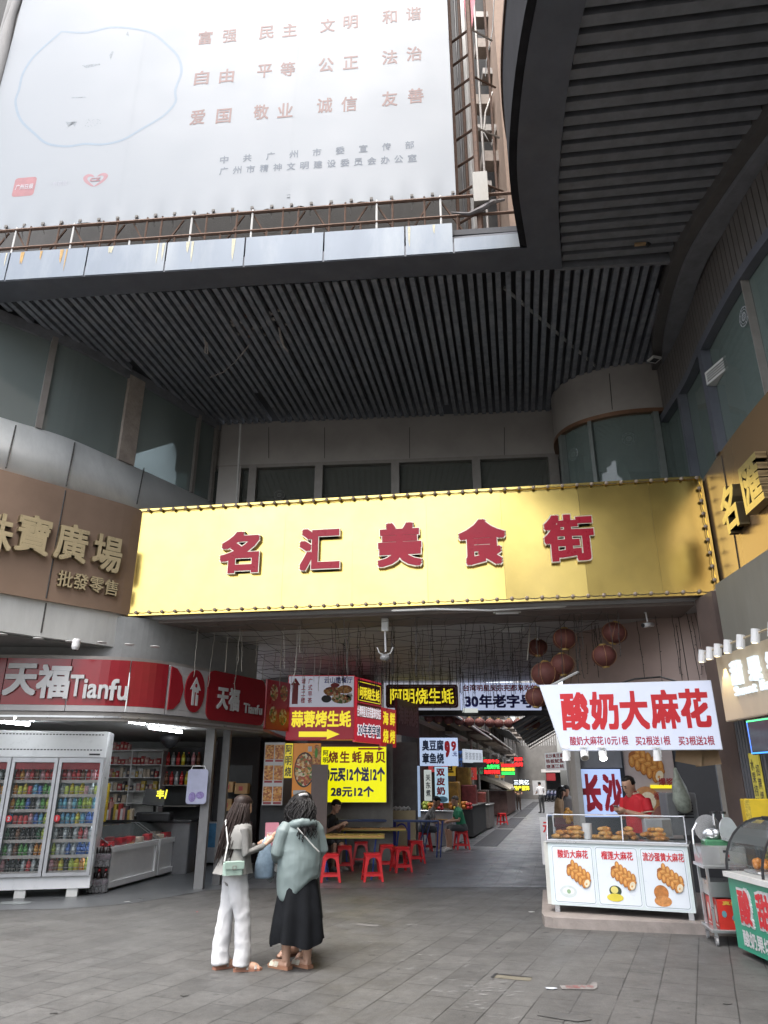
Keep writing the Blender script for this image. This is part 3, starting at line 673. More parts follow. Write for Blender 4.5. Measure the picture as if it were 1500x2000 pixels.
# hems: eyelets and ties along the lower edge
for k in range(26):
    x = -LW / 2 + .15 + k * (LW - .2) / 25; b = MB(Fb)
    b.tube([(x, -H / 2 + .03, .03), (x + random.uniform(-.03, .03), -H / 2 - .06, .02), (x + random.uniform(-.05, .05), -H / 2 - random.uniform(.14, .24), -.02)], .008, 4); b.box(x - .025, x + .025, -H / 2 + .02, -H / 2 + .07, .0, .03); b.build('tie', mat('tie cord', (.16, .15, .14), .8), BB)
# welded seams of the vinyl, two ladder-like lines
b = MB()
for (u0, v0, u1, v1) in ((286, 60, 230, 405), (585, 60, 563, 385)):
    a, c = bpt(u0, v0), bpt(u1, v1)
    for k in range(70):
        f = k / 69; x, y = a[0] + (c[0] - a[0]) * f, a[1] + (c[1] - a[1]) * f; bq = Fb @ Matrix.Translation((x, y, .006)); b.M = bq; b.box(-.03, .03, -.007, .007, -.008, -.0053)
b.M = Matrix(); b.build('welded_seam', M_vinyl, BB)
# truss between canopy and sheet
ST = thing('scaffold', 'rusty steel lattice standing on the canopy under and beside the white billboard', 'frame', (-2, 9.6, 9.62))
tl = lambda f, d=0: (ba[0] + (bb[0] - ba[0]) * f, ba[1] + (bb[1] - ba[1]) * f - .04 + d)
for z, r in ((9.72, .03), (10.38, .028), (10.78, .03)):
    b = MB(); p, q = tl(-.2), tl(1.12); b.tube([(*p, z), (*q, z)], r, 5); b.build('rail', M_rusty, ST)
n = 34
for k in range(n):
    b = MB(); p = tl(k / (n - 1) * 1.0); x = .02 if k % 2 else 0
    b.tube([(*p, 9.62), (*p, 10.84 if k % 3 else 10.4)], .018, 5); b.build('post', M_rusty if k % 4 else M_offw, ST)
    if k % 2 == 0 and k < n - 1:
        q = tl((k + 1) / (n - 1)); b = MB(); b.tube([(p[0], p[1] + .05, 10.1), (q[0] + .1, q[1] + .05, 10.78)] if k % 4 else [(p[0], p[1] + .05, 10.78), (q[0] + .1, q[1] + .05, 10.1)], .018, 4); b.build('brace', M_rusty, ST)
# lattice to the right of the sheet, with pale box sections
for u, Y, r, m in ((895, 9.6, .03, M_rusty), (908, 9.7, .022, M_black), (917, 9.8, .03, M_rusty), (938, 9.3, .05, M_rusty), (952, 10.1, .025, M_mull), (925, 10.2, .06, M_offw), (975, 9.9, .025, M_rusty)):
    p = PY(u, 440, Y); b = MB(); b.tube([(p.x, p.y, 9.62), (p.x + .02, p.y, 17)], r, 6); b.build('post', m, ST)
for k in range(9):
    z = 9.9 + k * .62; b = MB(); p, q = PY(893, 430, 9.65), PY(942, 430, 9.35); b.tube([(p.x, p.y, z), (q.x, q.y, z + .02)], .025, 5); b.build('rung', M_rusty, ST)
    if k % 2 == 0: b = MB(); b.tube([(q.x, q.y, z), (q.x + .45, q.y + .3, z + .1)], .02, 5); b.build('brace', M_rusty if k % 4 else M_mull, ST)
b = MB(); p = PY(938, 372, 9.25); b.cbox(p, (.24, .2, .62), -.1); solo(b, 'junction_box', mat('cabinet beige', (.33, .32, .29), .6, var=.15, streak=.3, dirt=(.2, .17, .13)), 'pale upright cabinet fixed low on the lattice beside the billboard', 'cabinet')
b = MB(); p = PY(945, 205, 9.4); b.tube([PY(880, 415, 9.2), PY(915, 418, 9.2), PY(940, 408, 9.2), PY(960, 395, 9.2), PY(985, 390, 9.5)], [.012, .03, .05, .04, .02], 7); solo(b, 'torn_bundle', mat('dull sheeting', (.16, .15, .15), .8, var=.4), 'crumpled pale sheeting and wire caught at the corner of the lattice', 'debris')
for (P_, r, m, lab) in (([(965, 0), (962, 60), (950, 120), (948, 150)], .012, M_black, 'thin black cable hanging beside the lattice top'), ([(962, 180), (948, 220), (945, 260), (960, 285), (968, 250)], .02, M_mull, 'curled grey conduit beside the lattice')):
    b = MB(); b.tube([PY(u, v, 9.9) for u, v in P_], r, 6); solo(b, 'cable', m, lab, 'cable')
b = MB(); a, c, d = PY(904, -20, 9.55), PY(930, -20, 9.5), PY(917, 98, 9.52); b.M = Matrix(); n_ = Vector((0, .03, 0)); b.loft([[a, c, d], [a + n_, c + n_, d + n_]]); solo(b, 'pennant', mat('pink banner', (.72, .16, .22), .6), 'narrow pink pennant between the lattice posts', 'banner')
# old building behind
OB = thing('old_building', 'weathered pale building glimpsed between the billboard and the canopy', 'building', (0, 13, 9.6))
b = MB(); b.wall([(-14, 13.4), (3.0, 12.0)], 9.62, 30, .2); b.build('wall', mat('shaded weathered render', (.062, .06, .058), .85, var=.3, scale=2, bump=.3, dirt=(.10, .095, .09), streak=.3), OB)  # wall colour darkened to paint in the shade behind the billboard
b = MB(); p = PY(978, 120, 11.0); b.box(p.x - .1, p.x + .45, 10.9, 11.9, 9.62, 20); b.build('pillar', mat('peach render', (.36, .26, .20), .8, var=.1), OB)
for k in range(22):
    x = -7.5 + k * .5; y = 13.2 - (x + 12) * .08 - .06; b = MB(); b.cbox((x, y, 10.1 + (k % 3) * .12), (.36, .1, .5)); b.build('window_grille', random.choice((M_mull, M_dark, M_offw, M_dark)), OB)
for k in range(7):
    p = PY(935 + (k % 3) * 14, 40 + k * 55, 11.6); b = MB(); b.cbox(p, (.5, .3, .18 + .1 * (k % 2))); b.build('ledge', M_conc if k % 2 else M_mull, OB)
# ================================================================ golden sign across the passage
GS = thing('entrance_sign', 'wide golden sign board with five red characters spanning the passage entrance', 'sign', (.3, 11.25, 4.3))
ga, gb = (-4.45, 12.0), (5.03, 10.5)
GZ0, GZ1 = 4.31, 6.2
Fg = panel_frame(ga, gb, GZ0, GZ1); GW = math.hypot(gb[0] - ga[0], gb[1] - ga[1]); GH = GZ1 - GZ0
b = MB(Fg); b.box(-GW / 2, GW / 2, -GH / 2, GH / 2, -.5, -.02); b.build('sign_box', mat('brown sheet', (.20, .155, .13), .55, var=.15), GS)
us = [-GW / 2, -3.15, -2.0, -.82, .42, 1.65, 2.9, 4.0, GW / 2]
for i, (x0, x1) in enumerate(zip(us, us[1:])):
    b = MB(Fg @ Matrix.Translation(((x0 + x1) / 2, 0, 0)) @ Matrix.Rotation(random.uniform(-.012, .012), 4, 'Y') @ Matrix.Rotation(random.uniform(-.012, .012), 4, 'X'))
    W2 = (x1 - x0) / 2 - .0015; n1, n2 = 10, 10; vs = []; fs = []
    sd = random.uniform(0, 50); bow = random.uniform(-.012, .012)
    for j in range(n2 + 1):
        for k in range(n1 + 1):
            x = -W2 + 2 * W2 * k / n1; y = -GH / 2 + .01 + (GH - .02) * j / n2
            vs.append((x, y, .02 + bow * (1 - (x / W2) ** 2) + .010 * noise.noise((x * .8 + sd, y * .8, 1))))
    for j in range(n2):
        for k in range(n1): q = j * (n1 + 1) + k; fs.append((q, q + 1, q + n1 + 2, q + n1 + 1))
    b.add(vs, fs); b.build('gold_sheet', M_gold, GS, True)
b = MB(Fg)
for y in (-GH / 2, GH / 2): b.box(-GW / 2, GW / 2, y - .02, y + .02, -.02, .05)
for x in (-GW / 2, GW / 2): b.box(x - .02, x + .02, -GH / 2 + .02, GH / 2 - .02, -.02, .05)
b.build('frame', M_gold, GS)
def gpt(u, v):
    o = Fg.translation; n = Fg.to_3x3() @ Vector((0, 0, 1)); d = Vector(ray(u, v)); c = Vector((0, 0, HC))
    k = (o - c).dot(n) / d.dot(n); q = Fg.inverted() @ (c + d * k); return q.x, q.y
M_rl = mat('red letter face', (.40, .008, .028), .3, var=.05, spec=.3); M_rs = mat('letter edge', (.66, .55, .36), .3, metal=.4)
M_rim = mat('letter rim', (.75, .68, .55), .3, metal=.3)
for ch, u, v, W, H in (('名', 472, 1082, .72, .76), ('汇', 627, 1076, .72, .76), ('美', 782, 1067, .76, .78), ('食', 942, 1062, .78, .80), ('街', 1110, 1054, .80, .80)):
    x, y = gpt(u, v); F = Fg @ Matrix.Translation((x, y, .03))
    b = MB(); write(b, ch, F, W, H, .055, .075, 0, ms=1, lift=.0); write(b, ch, F, W - .03, H - .03, .038, .082, 2, lift=.0)
    b.build('character', [M_rim, M_rs, M_rl], GS)
# bulb strings round the edge
M_bulb = mat('dusty bulb', (.42, .33, .26), .35, var=.15)
for x, y in [(-GW / 2 + .06 + k * (GW - .12) / 41, yy) for yy in (GH / 2 - .02, -GH / 2 + .03) for k in range(42)] + [(sx * (GW / 2 - .05), -GH / 2 + .2 + k * (GH - .4) / 7) for sx in (-1, 1) for k in range(8)]:
    b = MB(Fg); b.ball((x, y, .075), .032, 8, 6); b.build('bulb', M_bulb, GS, True)
b = MB(Fg)
for yy in (GH / 2 - .02, -GH / 2 + .03): b.tube([(-GW / 2 + .06 + k * (GW - .12) / 82, yy - .012 * (k % 2), .06) for k in range(83)], .006, 4)
for sx in (-1, 1): b.tube([(sx * (GW / 2 - .05) + .012 * (k % 2), -GH / 2 + .05 + k * (GH - .1) / 16, .06) for k in range(17)], .006, 4)
b.build('cable', M_wire, GS)
# ================================================================ passage: ceiling, walls
PS = thing('passage', 'covered passage with a grey panel ceiling behind the golden sign', 'passage', (0, 15, 0))
b = MB(); b.prism([(-4.45, 12.15), (5.0, 10.7), (5.4, 13), A(.6, 14.5), A(.6, 20.3), A(-3.9, 20.3), (-4.6, 20.5)], 4.26, 4.4); b.build('ceiling', M_ceil, PS)
b = MB(); b.cbox(((ga[0] + gb[0]) / 2, (ga[1] + gb[1]) / 2 + .7, 4.235), (9.2, .9, .05), math.atan2(gb[1] - ga[1], gb[0] - ga[0])); b.build('beam', mat('beam underside', (.17, .14, .125), .6, var=.15), PS)
# right wall of the passage: same rounded bay one floor down, then along the alley
WP = smooth([(5.35, 11.5), (5.14, 11.55), (4.5, 12.1), (3.9, 12.75), (3.56, 13.25), (3.4, 13.9)]) 
b = MB(); b.wall(WP, 2.6, 4.26, -.12); b.wall([(5.35, 11.5), (5.30, 9.9)], 0, 4.26, -.1, 0); b.wall([(3.4, 13.9), tuple(A(.35, 16.0)[:2]), tuple(A(.35, 20.3)[:2])], 2.4, 4.26, -.12, 0); b.build('wall', M_pink, PS)
seam(PS, WP, 1325, 1205, 1345, 1330, .006, -.004)
# strip lights on the ceiling (off)
for u, v, lab in ((990, 1192, 'nearer the golden sign'), (1000, 1228, 'farther into the passage')):
    p = PZ(u, v, 4.24); b = MB(Matrix.Translation(p) @ Matrix.Rotation(-.1, 4, 'Z')); b.rbox(-.22, .22, -.04, .04, -.04, .02, .012); b.tube([(-.18, 0, -.05), (.18, 0, -.05)], .013, 6, 1)
    solo(b, 'strip_light', [M_offw, M_white], 'short unlit strip light on the passage ceiling, ' + lab, 'lamp', 'strip lights of the passage ceiling')
b = MB(); b.tube([PY(u, v, 11.1) for u, v in ((765, 1193), (850, 1190), (960, 1192), (1050, 1187), (1150, 1183), (1270, 1180))], .016, 6); solo(b, 'cable', M_offw, 'white cable sagging below the lower edge of the golden sign', 'cable')
# left wall above the red fascia
TF = smooth([(-9, 11.35), (-7.5, 11.38), (-6.06, 11.39), (-4.97, 11.49), (-4.12, 11.66), (-3.56, 12.12), (-3.02, 13.1), (-2.33, 14.5)])
b = MB(); b.wall(offset(TF, .25), 3.5, 4.26, .1); b.build('bulkhead', mat('grey bulkhead', (.24, .245, .24), .6, var=.1), PS)
# ================================================================ string lights: net of wires and hanging strands
b = MB()
def cy(x): return 11.9 - (x + 4.4) * .15            # front line
for k in range(16):
    f = k / 15; yy = .35 + f * 7.2
    P = []
    for i in range(22):
        x = -3.4 + i * .335
        P.append((x, cy(x) + yy + .05 * noise.noise((x, k, 0)), 4.20 - .07 * abs(math.sin(i * .8 + k)) - .03 * random.random()))
    b.tube(P, .0055, 3, caps=False)
for i in range(15):
    x = -3.3 + i * .48
    b.tube([(x + .12 * noise.noise((i, k * .4, 0)) + k * .03, cy(x) + .35 + k * .5, 4.19 - .05 * random.random()) for k in range(15)], .005, 3, caps=False)
solo(b, 'wire_net', M_wire, 'loose grid of dark wires strung under the passage ceiling', 'wires', kind='stuff')
variants = []
for k in range(8):
    b = MB(); L = .35 + .12 * k; x = y = 0; P = []
    for i in range(9):
        P.append((x, y, -L * i / 8)); x += random.uniform(-.012, .012); y += random.uniform(-.012, .012)
    b.tube(P, .0055, 4, caps=False)
    for i in range(1, 9):
        q = P[i]; b.tube([q, (q[0] + random.uniform(-.03, .03), q[1], q[2] + random.uniform(-.02, .02))], .006, 3)
    variants.append((b, L))
protos = {}
def strand(x, y, z, k, m, lab, grp):
    key = (k, m.name)
    if key not in protos:
        o = variants[k][0].build('fairy_light_strand', m); protos[key] = o; tag(o, lab, 'fairy lights', grp); o.location = (x, y, z); return
    o = protos[key].copy(); COL.objects.link(o); o.location = (x, y, z); o.rotation_euler = (random.uniform(-.06, .06), random.uniform(-.06, .06), random.uniform(0, 6)); tag(o, lab, 'fairy lights', grp)
M_wire2 = mat('pale strand', (.34, .32, .28), .7)
for i in range(190):
    x = random.uniform(-1.0, 3.7); d = random.choice((random.uniform(.3, 3), random.uniform(3, 7.5), random.uniform(4.5, 7.5)))
    strand(x, cy(x) + d, 4.19, random.choice((1, 2, 3, 3, 4, 5)), M_wire, 'dark fairy light strand hanging from the wire net over the passage', 'dark fairy light strands under the passage ceiling')
for i in range(26):
    x = random.uniform(-3.3, -1.0); d = random.uniform(.4, 3.6)
    strand(x, cy(x) + d, 4.19, random.choice((1, 2, 3, 4, 5)), M_wire2, 'pale fairy light strand hanging at the left end of the passage ceiling', 'pale fairy light strands at the left of the passage')
for i, (u, v) in enumerate(((1240, 1215), (1252, 1222), (1276, 1205), (1308, 1202), (1316, 1210), (1336, 1200), (1345, 1205), (1352, 1200), (1118, 1200), (1128, 1205), (1090, 1205))):
    p = PZ(u, v, 4.22); strand(p.x, p.y - .1, 4.22, 5 + i % 3, M_wire, 'thin dark fairy light strand hanging against the brown pink wall', 'fairy light strands against the brown pink wall')
for u, v0, v1, lab in ((445, 1240, 1312, 'leftmost'), (552, 1240, 1305, 'beside the shop corner'), (682, 1235, 1305, 'above the sign column'), (1035, 1220, 1290, 'beside the lanterns')):
    p = PZ(u, v0, 4.2); q = PY(u - 5, v1, p.y); b = MB(); b.tube([p, q], .012, 5); solo(b, 'light_tube', M_wire2, 'thin white rod hanging from the passage ceiling, ' + lab, 'light tube', 'white rods under the passage ceiling')
# ================================================================ lanterns
M_lan = mat('faded red lantern', (.14, .045, .036), .7, var=.25, scale=6, bump=.2)
def lantern_proto(name, r, lab, grp, simple=False):
    t = thing(name, lab, 'lantern', (0, 0, 0), 0, grp)
    b = MB(); n = 20; rings = []
    for i in range(11):
        th = math.pi * (.09 + .82 * i / 10); rings.append([(r * math.sin(th) * (1 if k % 2 else .955) * math.cos(2 * math.pi * k / n), r * math.sin(th) * (1 if k % 2 else .955) * math.sin(2 * math.pi * k / n), -r * .84 * math.cos(th)) for k in range(n)])
    b.loft(rings); b.build('shade', M_lan, t, True)
    for s in (-1, 1):
        b = MB(); b.lathe([(r * .26, -.02), (r * .3, 0), (r * .26, .02)], (0, 0, s * r * .83), 12); b.build('cap', mat('lantern gold', (.55, .38, .14), .4, metal=.6), t)
    if not simple:
        for k in range(6):
            a = math.pi * k / 3 + .2; b = MB(); b.tube([(r * 1.012 * math.sin(th) * math.cos(a), r * 1.012 * math.sin(th) * math.sin(a), -r * .85 * math.cos(th)) for th in [math.pi * (.1 + .8 * i / 10) for i in range(11)]], .004, 4); b.build('rib', mat('lantern rib', (.42, .22, .10), .5), t)
    b = MB(); b.tube([(0, 0, r * .84), (0, 0, r * .84 + .16)], .005, 4); b.build('cord', M_wire, t)
    return t
L0 = lantern_proto('red_lantern', .205, 'x', 'large faded red lanterns by the pink wall')
LP_ = [(1200, 1236, 11.6, 'large faded red lantern highest of the cluster by the pink wall'), (1180, 1281, 11.6, 'large faded red lantern hung directly under the highest one'), (1103, 1248, 11.9, 'large faded red lantern upper one of the middle pair by the alley corner'), (1098, 1298, 11.9, 'large faded red lantern lower one of the middle pair by the alley corner'), (1050, 1265, 13.2, 'large faded red lantern hanging leftmost near the ceiling pole'), (1066, 1317, 12.0, 'widest faded red lantern sitting above the corner of the white snack sign'), (1048, 1362, 12.2, 'dark red lantern half hidden behind the slanted end of the snack sign')]
for i, (u, v, Y, lab) in enumerate(LP_):
    p = PY(u, v, Y); s = 1.16 if i == 5 else (.9 if i in (4, 6) else 1)
    if i == 0: L0.location = p; L0['label'] = lab; L0.rotation_euler = (.2, .25, 0)
    else:
        d = dup(L0, p, None, lab, None, (s, s, s)); d.rotation_euler = (random.uniform(-.1, .15), random.uniform(-.1, .2), random.uniform(0, 3))
b = MB(); b.tube([PY(1078, 1338, 11.6), PY(1130, 1312, 11.6)], .02, 6); b.tube([PY(1088, 1335, 11.6), PY(1090, 1350, 11.6)], .015, 6); solo(b, 'bracket', M_offw, 'pale metal bracket holding the snack sign below the lanterns', 'bracket')
S0 = lantern_proto('paper_lantern', .155, 'x', 'row of small lanterns across the alley mouth', True)
row = [(782, 1399), (800, 1400), (838, 1402), (857, 1403), (876, 1406), (897, 1408), (917, 1410), (937, 1411), (957, 1412), (974, 1413), (994, 1413), (1012, 1412), (1029, 1415), (1045, 1414)]
for i, (u, v) in enumerate(row):
    p = PY(u, v, 22.5); lab = 'small dark red lantern in the row strung across the alley mouth'
    if i == 0: S0.location = p; S0['label'] = lab
    else: dup(S0, p, random.uniform(0, 3), lab)
b = MB(); b.tube([PY(u, v - 13, 22.5) for u, v in row], .008, 4); solo(b, 'cable', M_wire, 'cord carrying the row of small lanterns across the alley', 'cable')
# cameras and poles under the ceiling
t = thing('security_camera', 'white camera hanging on a thin pole with a curved cradle under the golden sign', 'camera', PZ(752, 1205, 4.26))
p = PZ(752, 1203, 4.26)
b = MB(); b.rbox(p.x - .06, p.x + .06, p.y - .05, p.y + .05, 4.0, 4.24, .015); b.build('housing', M_offw, t)
b = MB(); b.tube([(p.x, p.y, 4.02), (p.x + .01, p.y, 3.66)], .016, 8); b.build('pole', M_white, t)
b = MB(); b.tube([(p.x - .13, p.y, 3.74), (p.x - .09, p.y, 3.64), (p.x, p.y, 3.61), (p.x + .09, p.y, 3.64), (p.x + .13, p.y, 3.74)], .012, 6); b.build('cradle', M_offw, t)
b = MB(); b.ball((p.x, p.y, 3.57), (.085, .085, .06), 12, 8); b.build('dome', mat('smoked dome', (.3, .3, .3), .2), t, True)
p = PY(1258, 1182, 11.3); t = thing('security_camera', 'white bullet camera on a drop bracket in front of the brown pink wall', 'camera', p)
b = MB(); b.tube([p, p + Vector((.02, 0, -.27))], .014, 8); b.tube([p + Vector((0, 0, -.1)), p + Vector((.0, 0, -.13))], .022, 8, 0); b.build('bracket', M_white, t)
b = MB(); c = p + Vector((.02, 0, -.33)); b.tube([c + Vector((-.1, -.06, -.01)), c + Vector((.1, .06, .03))], [.036, .038], 12); b.build('housing', M_white, t, True)
b = MB(); b.tube([c + Vector((-.112, -.067, -.013)), c + Vector((-.098, -.06, -.01))], .033, 12); b.build('lens', M_black, t)
b = MB(); p = PY(1054, 1185, 12.6); b.tube([p, PY(1050, 1250, 12.6)], .025, 8); b.cbox(PY(1062, 1207, 12.55), (.05, .04, .1), 0, 1); solo(b, 'pole', [M_steel, mat('cream box', (.5, .45, .34), .5)], 'grey drop pole with a small cream box near the lanterns', 'pole')
# ================================================================ helpers for boards and goods
def emat(name, col, e, base=None, rough=.35): return mat(name, base or tuple(x * .6 for x in col), rough, var=.04, emit=e, ecol=col)
def food(name, cols, scale=22):
    if name in MATS: return MATS[name]
    m = bpy.data.materials.new(name); m.use_nodes = True; MATS[name] = m; n = m.node_tree; L = n.links; b = n.nodes['Principled BSDF']
    tc = n.nodes.new('ShaderNodeTexCoord'); v = n.nodes.new('ShaderNodeTexVoronoi'); v.inputs['Scale'].default_value = scale; L.new(tc.outputs['Object'], v.inputs['Vector'])
    s = n.nodes.new('ShaderNodeSeparateColor'); L.new(v.outputs['Color'], s.inputs[0]); r = n.nodes.new('ShaderNodeValToRGB'); L.new(s.outputs[0], r.inputs[0])
    r.color_ramp.interpolation = 'CONSTANT'; el = r.color_ramp.elements
    while len(el) < len(cols): el.new(.5)
    for i, c in enumerate(cols): el[i].position = i / len(cols); el[i].color = (*c, 1)
    nz = n.nodes.new('ShaderNodeTexNoise'); nz.inputs['Scale'].default_value = scale * 2.5; L.new(tc.outputs['Object'], nz.inputs['Vector'])
    mx = n.nodes.new('ShaderNodeMix'); mx.data_type = 'RGBA'; mx.blend_type = 'OVERLAY'; mx.inputs['Factor'].default_value = .6; L.new(r.outputs[0], mx.inputs['A']); L.new(nz.outputs['Color'], mx.inputs['B'])
    L.new(mx.outputs['Result'], b.inputs['Base Color']); b.inputs['Roughness'].default_value = .4
    return m
M_dish = food('dish photo', [(.45, .16, .04), (.6, .3, .08), (.25, .08, .03), (.7, .5, .25), (.5, .1, .05), (.12, .2, .04), (.75, .65, .45)])
M_dish2 = food('grill photo', [(.5, .2, .05), (.62, .28, .06), (.35, .1, .03), (.7, .4, .15)], 30)
def board(name, a, b_, z0, z1, th, m, label, cat='sign', group=None, edge=None):
    """upright sign box from plan point a (viewer's left) to b; returns thing, face frame, width, height"""
    t = thing(name, label, cat, ((a[0] + b_[0]) / 2, (a[1] + b_[1]) / 2, z0), 0, group)
    F = panel_frame(a, b_, z0, z1); W = math.hypot(b_[0] - a[0], b_[1] - a[1]); H = z1 - z0
    k = MB(F); k.box(-W / 2, W / 2, -H / 2, H / 2, -th, -.006, 1 if edge else 0); k.build('box', [m, edge] if edge else m, t)
    k = MB(F); k.box(-W / 2 + .012, W / 2 - .012, -H / 2 + .012, H / 2 - .012, -.004, .003); k.build('face', m, t)
    return t, F, W, H
def field(t, F, x0, x1, y0, y1, m, lift=.005, r=0, name='field'):
    k = MB(F); k.plate(rrect(x0, x1, y0, y1, r) if r else [(x0, y0), (x1, y0), (x1, y1), (x0, y1)], .003, lift); return k.build(name, m, t)
def line(t, F, s, x, y, W, H, m, bold=.02, lift=.007, gap=.08, adv=None, name='lettering'):
    k = MB(); write(k, s, F @ Matrix.Translation((x, y, 0)), W, H, bold, 0, 0, gap, adv, lift); return k.build(name, m, t)
def vline(t, F, s, x, y0, y1, W, m, bold=.02, lift=.007):
    """characters one under another from y1 down to y0"""
    n = len(s); h = (y1 - y0) / n; k = MB()
    for i, ch in enumerate(s): write(k, ch, F @ Matrix.Translation((x, y1 - h * (i + .5), 0)), W * (1 if ord(ch) > 0x2000 else .25 if ch == '1' else .55), h * .86, bold, lift=lift)
    return k.build('lettering', m, t)
def disc(t, F, x, y, rx, ry, m, lift=.007, name='picture'):
    k = MB(); poly_flat(k, ellipse(x, y, rx, ry, 20), F, lift); return k.build(name, m, t)
def poly(t, F, pts, m, lift=.007, name='picture'):
    k = MB(); poly_flat(k, pts, F, lift); return k.build(name, m, t)
def sub(path, x0, x1):
    """portion of a plan path between two x values"""
    def at(x):
        for p, q in zip(path, path[1:]):
            if p[0] <= x <= q[0]: f = (x - p[0]) / (q[0] - p[0]); return (x, p[1] + (q[1] - p[1]) * f)
        return path[-1] if x > path[-1][0] else path[0]
    return [at(x0)] + [p for p in path if x0 + 1e-3 < p[0] < x1 - 1e-3] + [at(x1)]
E_white = emat('lit white', (.68, .74, .90), .62); E_yel = emat('lit yellow', (.86, .84, .0), .72); E_tube = emat('tube light', (.9, .95, 1), 55)
M_sred = mat('sign red', (.50, .022, .035), .3, var=.06); M_dred = mat('dark sign red', (.30, .03, .035), .4, var=.1)
M_tred = mat('text red', (.55, .02, .03), .4, var=.04); M_tblue = mat('text blue', (.045, .05, .30), .4, var=.04); M_tyel = emat('text yellow', (.85, .72, .03), .75); M_twl = emat('lit text white', (.8, .8, .85), .7); M_twh = mat('text white', (.55, .55, .55), .4, var=.03); M_tdk = mat('text dark', (.02, .025, .05), .5)
# ================================================================ red shop sign along the curved shop front
TS = thing('shop_sign', 'long curved red shop sign with white rounded lettering over the convenience store', 'sign', (-4, 12.2, 2.66))
M_tf = mat('glossy red acrylic', (.27, .014, .022), .18, var=.05); M_tw = mat('white acrylic', (.40, .39, .39), .25, var=.05)
xs = [-8.2, hit(TF, 6, 1335)[0].x, hit(TF, 134, 1335)[0].x, hit(TF, 251, 1338)[0].x, hit(TF, 327, 1342)[0].x, TF[-1][0]]
for i, (x0, x1) in enumerate(zip(xs, xs[1:])):
    pt = sub(TF, x0 + .008, x1 - .008)
    b = MB(); b.wall(pt, 2.79, 3.5, .1, 0 if i < 4 else 1); b.wall(pt, 2.70, 2.787, .1, 1); b.build('sign_panel', [M_tf, M_tw], TS)
b = MB(); b.wall(offset(TF, .03), 2.56, 2.69, .14); b.build('rail', M_mull, TS)
b = MB(); b.wall(offset(TF, .012), 2.605, 2.635, .02); b.build('rail', M_steel, TS)
b = MB(); b.wall(offset(TF, .05), 3.503, 3.56, .1); b.build('rail', M_mull, TS)
TFo = offset(TF, -.012)
def on_tf(u, v):
    p, t = hit(TFo, u, v); return frame(p, t)
for ch, u, v, W, H in (('天', 42, 1325, .50, .52), ('福', 105, 1331, .50, .52)):
    b = MB(); write(b, ch, on_tf(u, v), W, H, .032, .02); b.build('character', M_twh, TS)
Tx = 'Tianfu'; uu = [(150, 1339, .20, .33, 0), (167, 1345, .055, .30, 0), (181, 1350, .15, .22, 0), (202, 1351, .15, .22, 0), (222, 1347, .14, .33, 0), (239, 1354, .15, .22, 0)]
for ch, (u, v, W, H, _) in zip(Tx, uu):
    b = MB(); write(b, ch, on_tf(u, v), W, H, .02, .02); b.build('character', M_twh, TS)
# last curved part: half oval, house-arrow badge, rounded name plate
def tf_patch(u0, u1, v0, v1, shape, m, lift):
    p, q = hit(TFo, u0, (v0 + v1) / 2)[0], hit(TFo, u1, (v0 + v1) / 2)[0]
    F = frame((p + q) / 2, (q.x - p.x, q.y - p.y, 0)); W = math.hypot(q.x - p.x, q.y - p.y)
    zt = hit(TFo, (u0 + u1) / 2, v0)[0].z; zb = hit(TFo, (u0 + u1) / 2, v1)[0].z; H = zt - zb; F = Matrix.Translation((0, 0, (zt + zb) / 2 - F.translation.z)) @ F
    b = MB(F); b.plate(shape(W, H), -.03, lift); return b.build('emblem_field', m, TS), F, W, H
tf_patch(331, 358, 1303, 1388, lambda W, H: [(-W / 2, -H / 2), (-W * .1, -H * .47), (W * .3, -H * .3), (W / 2, 0), (W * .3, H * .3), (-W * .1, H * .47), (-W / 2, H / 2)], M_tf, .012)
o, F, W, H = tf_patch(361, 399, 1308, 1392, lambda W, H: ellipse(0, 0, W / 2, H / 2, 28), M_tf, .012)
b = MB(F); b.plate([(-.13, .02), (0, .23), (.13, .02), (.075, .02), (.075, -.24), (.02, -.24), (.02, -.02), (-.02, -.02), (-.02, -.24), (-.075, -.24), (-.075, .02)], .012, .022)
b.build('emblem', M_twh, TS); b = MB(F); b.plate(ellipse(0, .09, .028, .035, 12), .022, .026); b.plate([(.03, -.06), (.10, -.06), (.10, -.03), (.03, -.03)], .022, .026); b.build('emblem', M_tf, TS)
o, F, W, H = tf_patch(404, 517, 1318, 1412, lambda W, H: rrect(-W / 2, W / 2, -H / 2, H / 2, .16), M_tf, .012)
for ch, u, v, w_, h_ in (('天', 433, 1363, .30, .40), ('福', 455, 1367, .30, .40)):
    b = MB(); write(b, ch, on_tf(u, v) @ Matrix.Translation((0, 0, .02)), w_, h_, .03, .01); b.build('character', M_twh, TS)
b = MB(); write(b, 'Tianfu', on_tf(491, 1385) @ Matrix.Translation((0, 0, .03)), .58, .18, .02, .01); b.build('character', M_twh, TS)
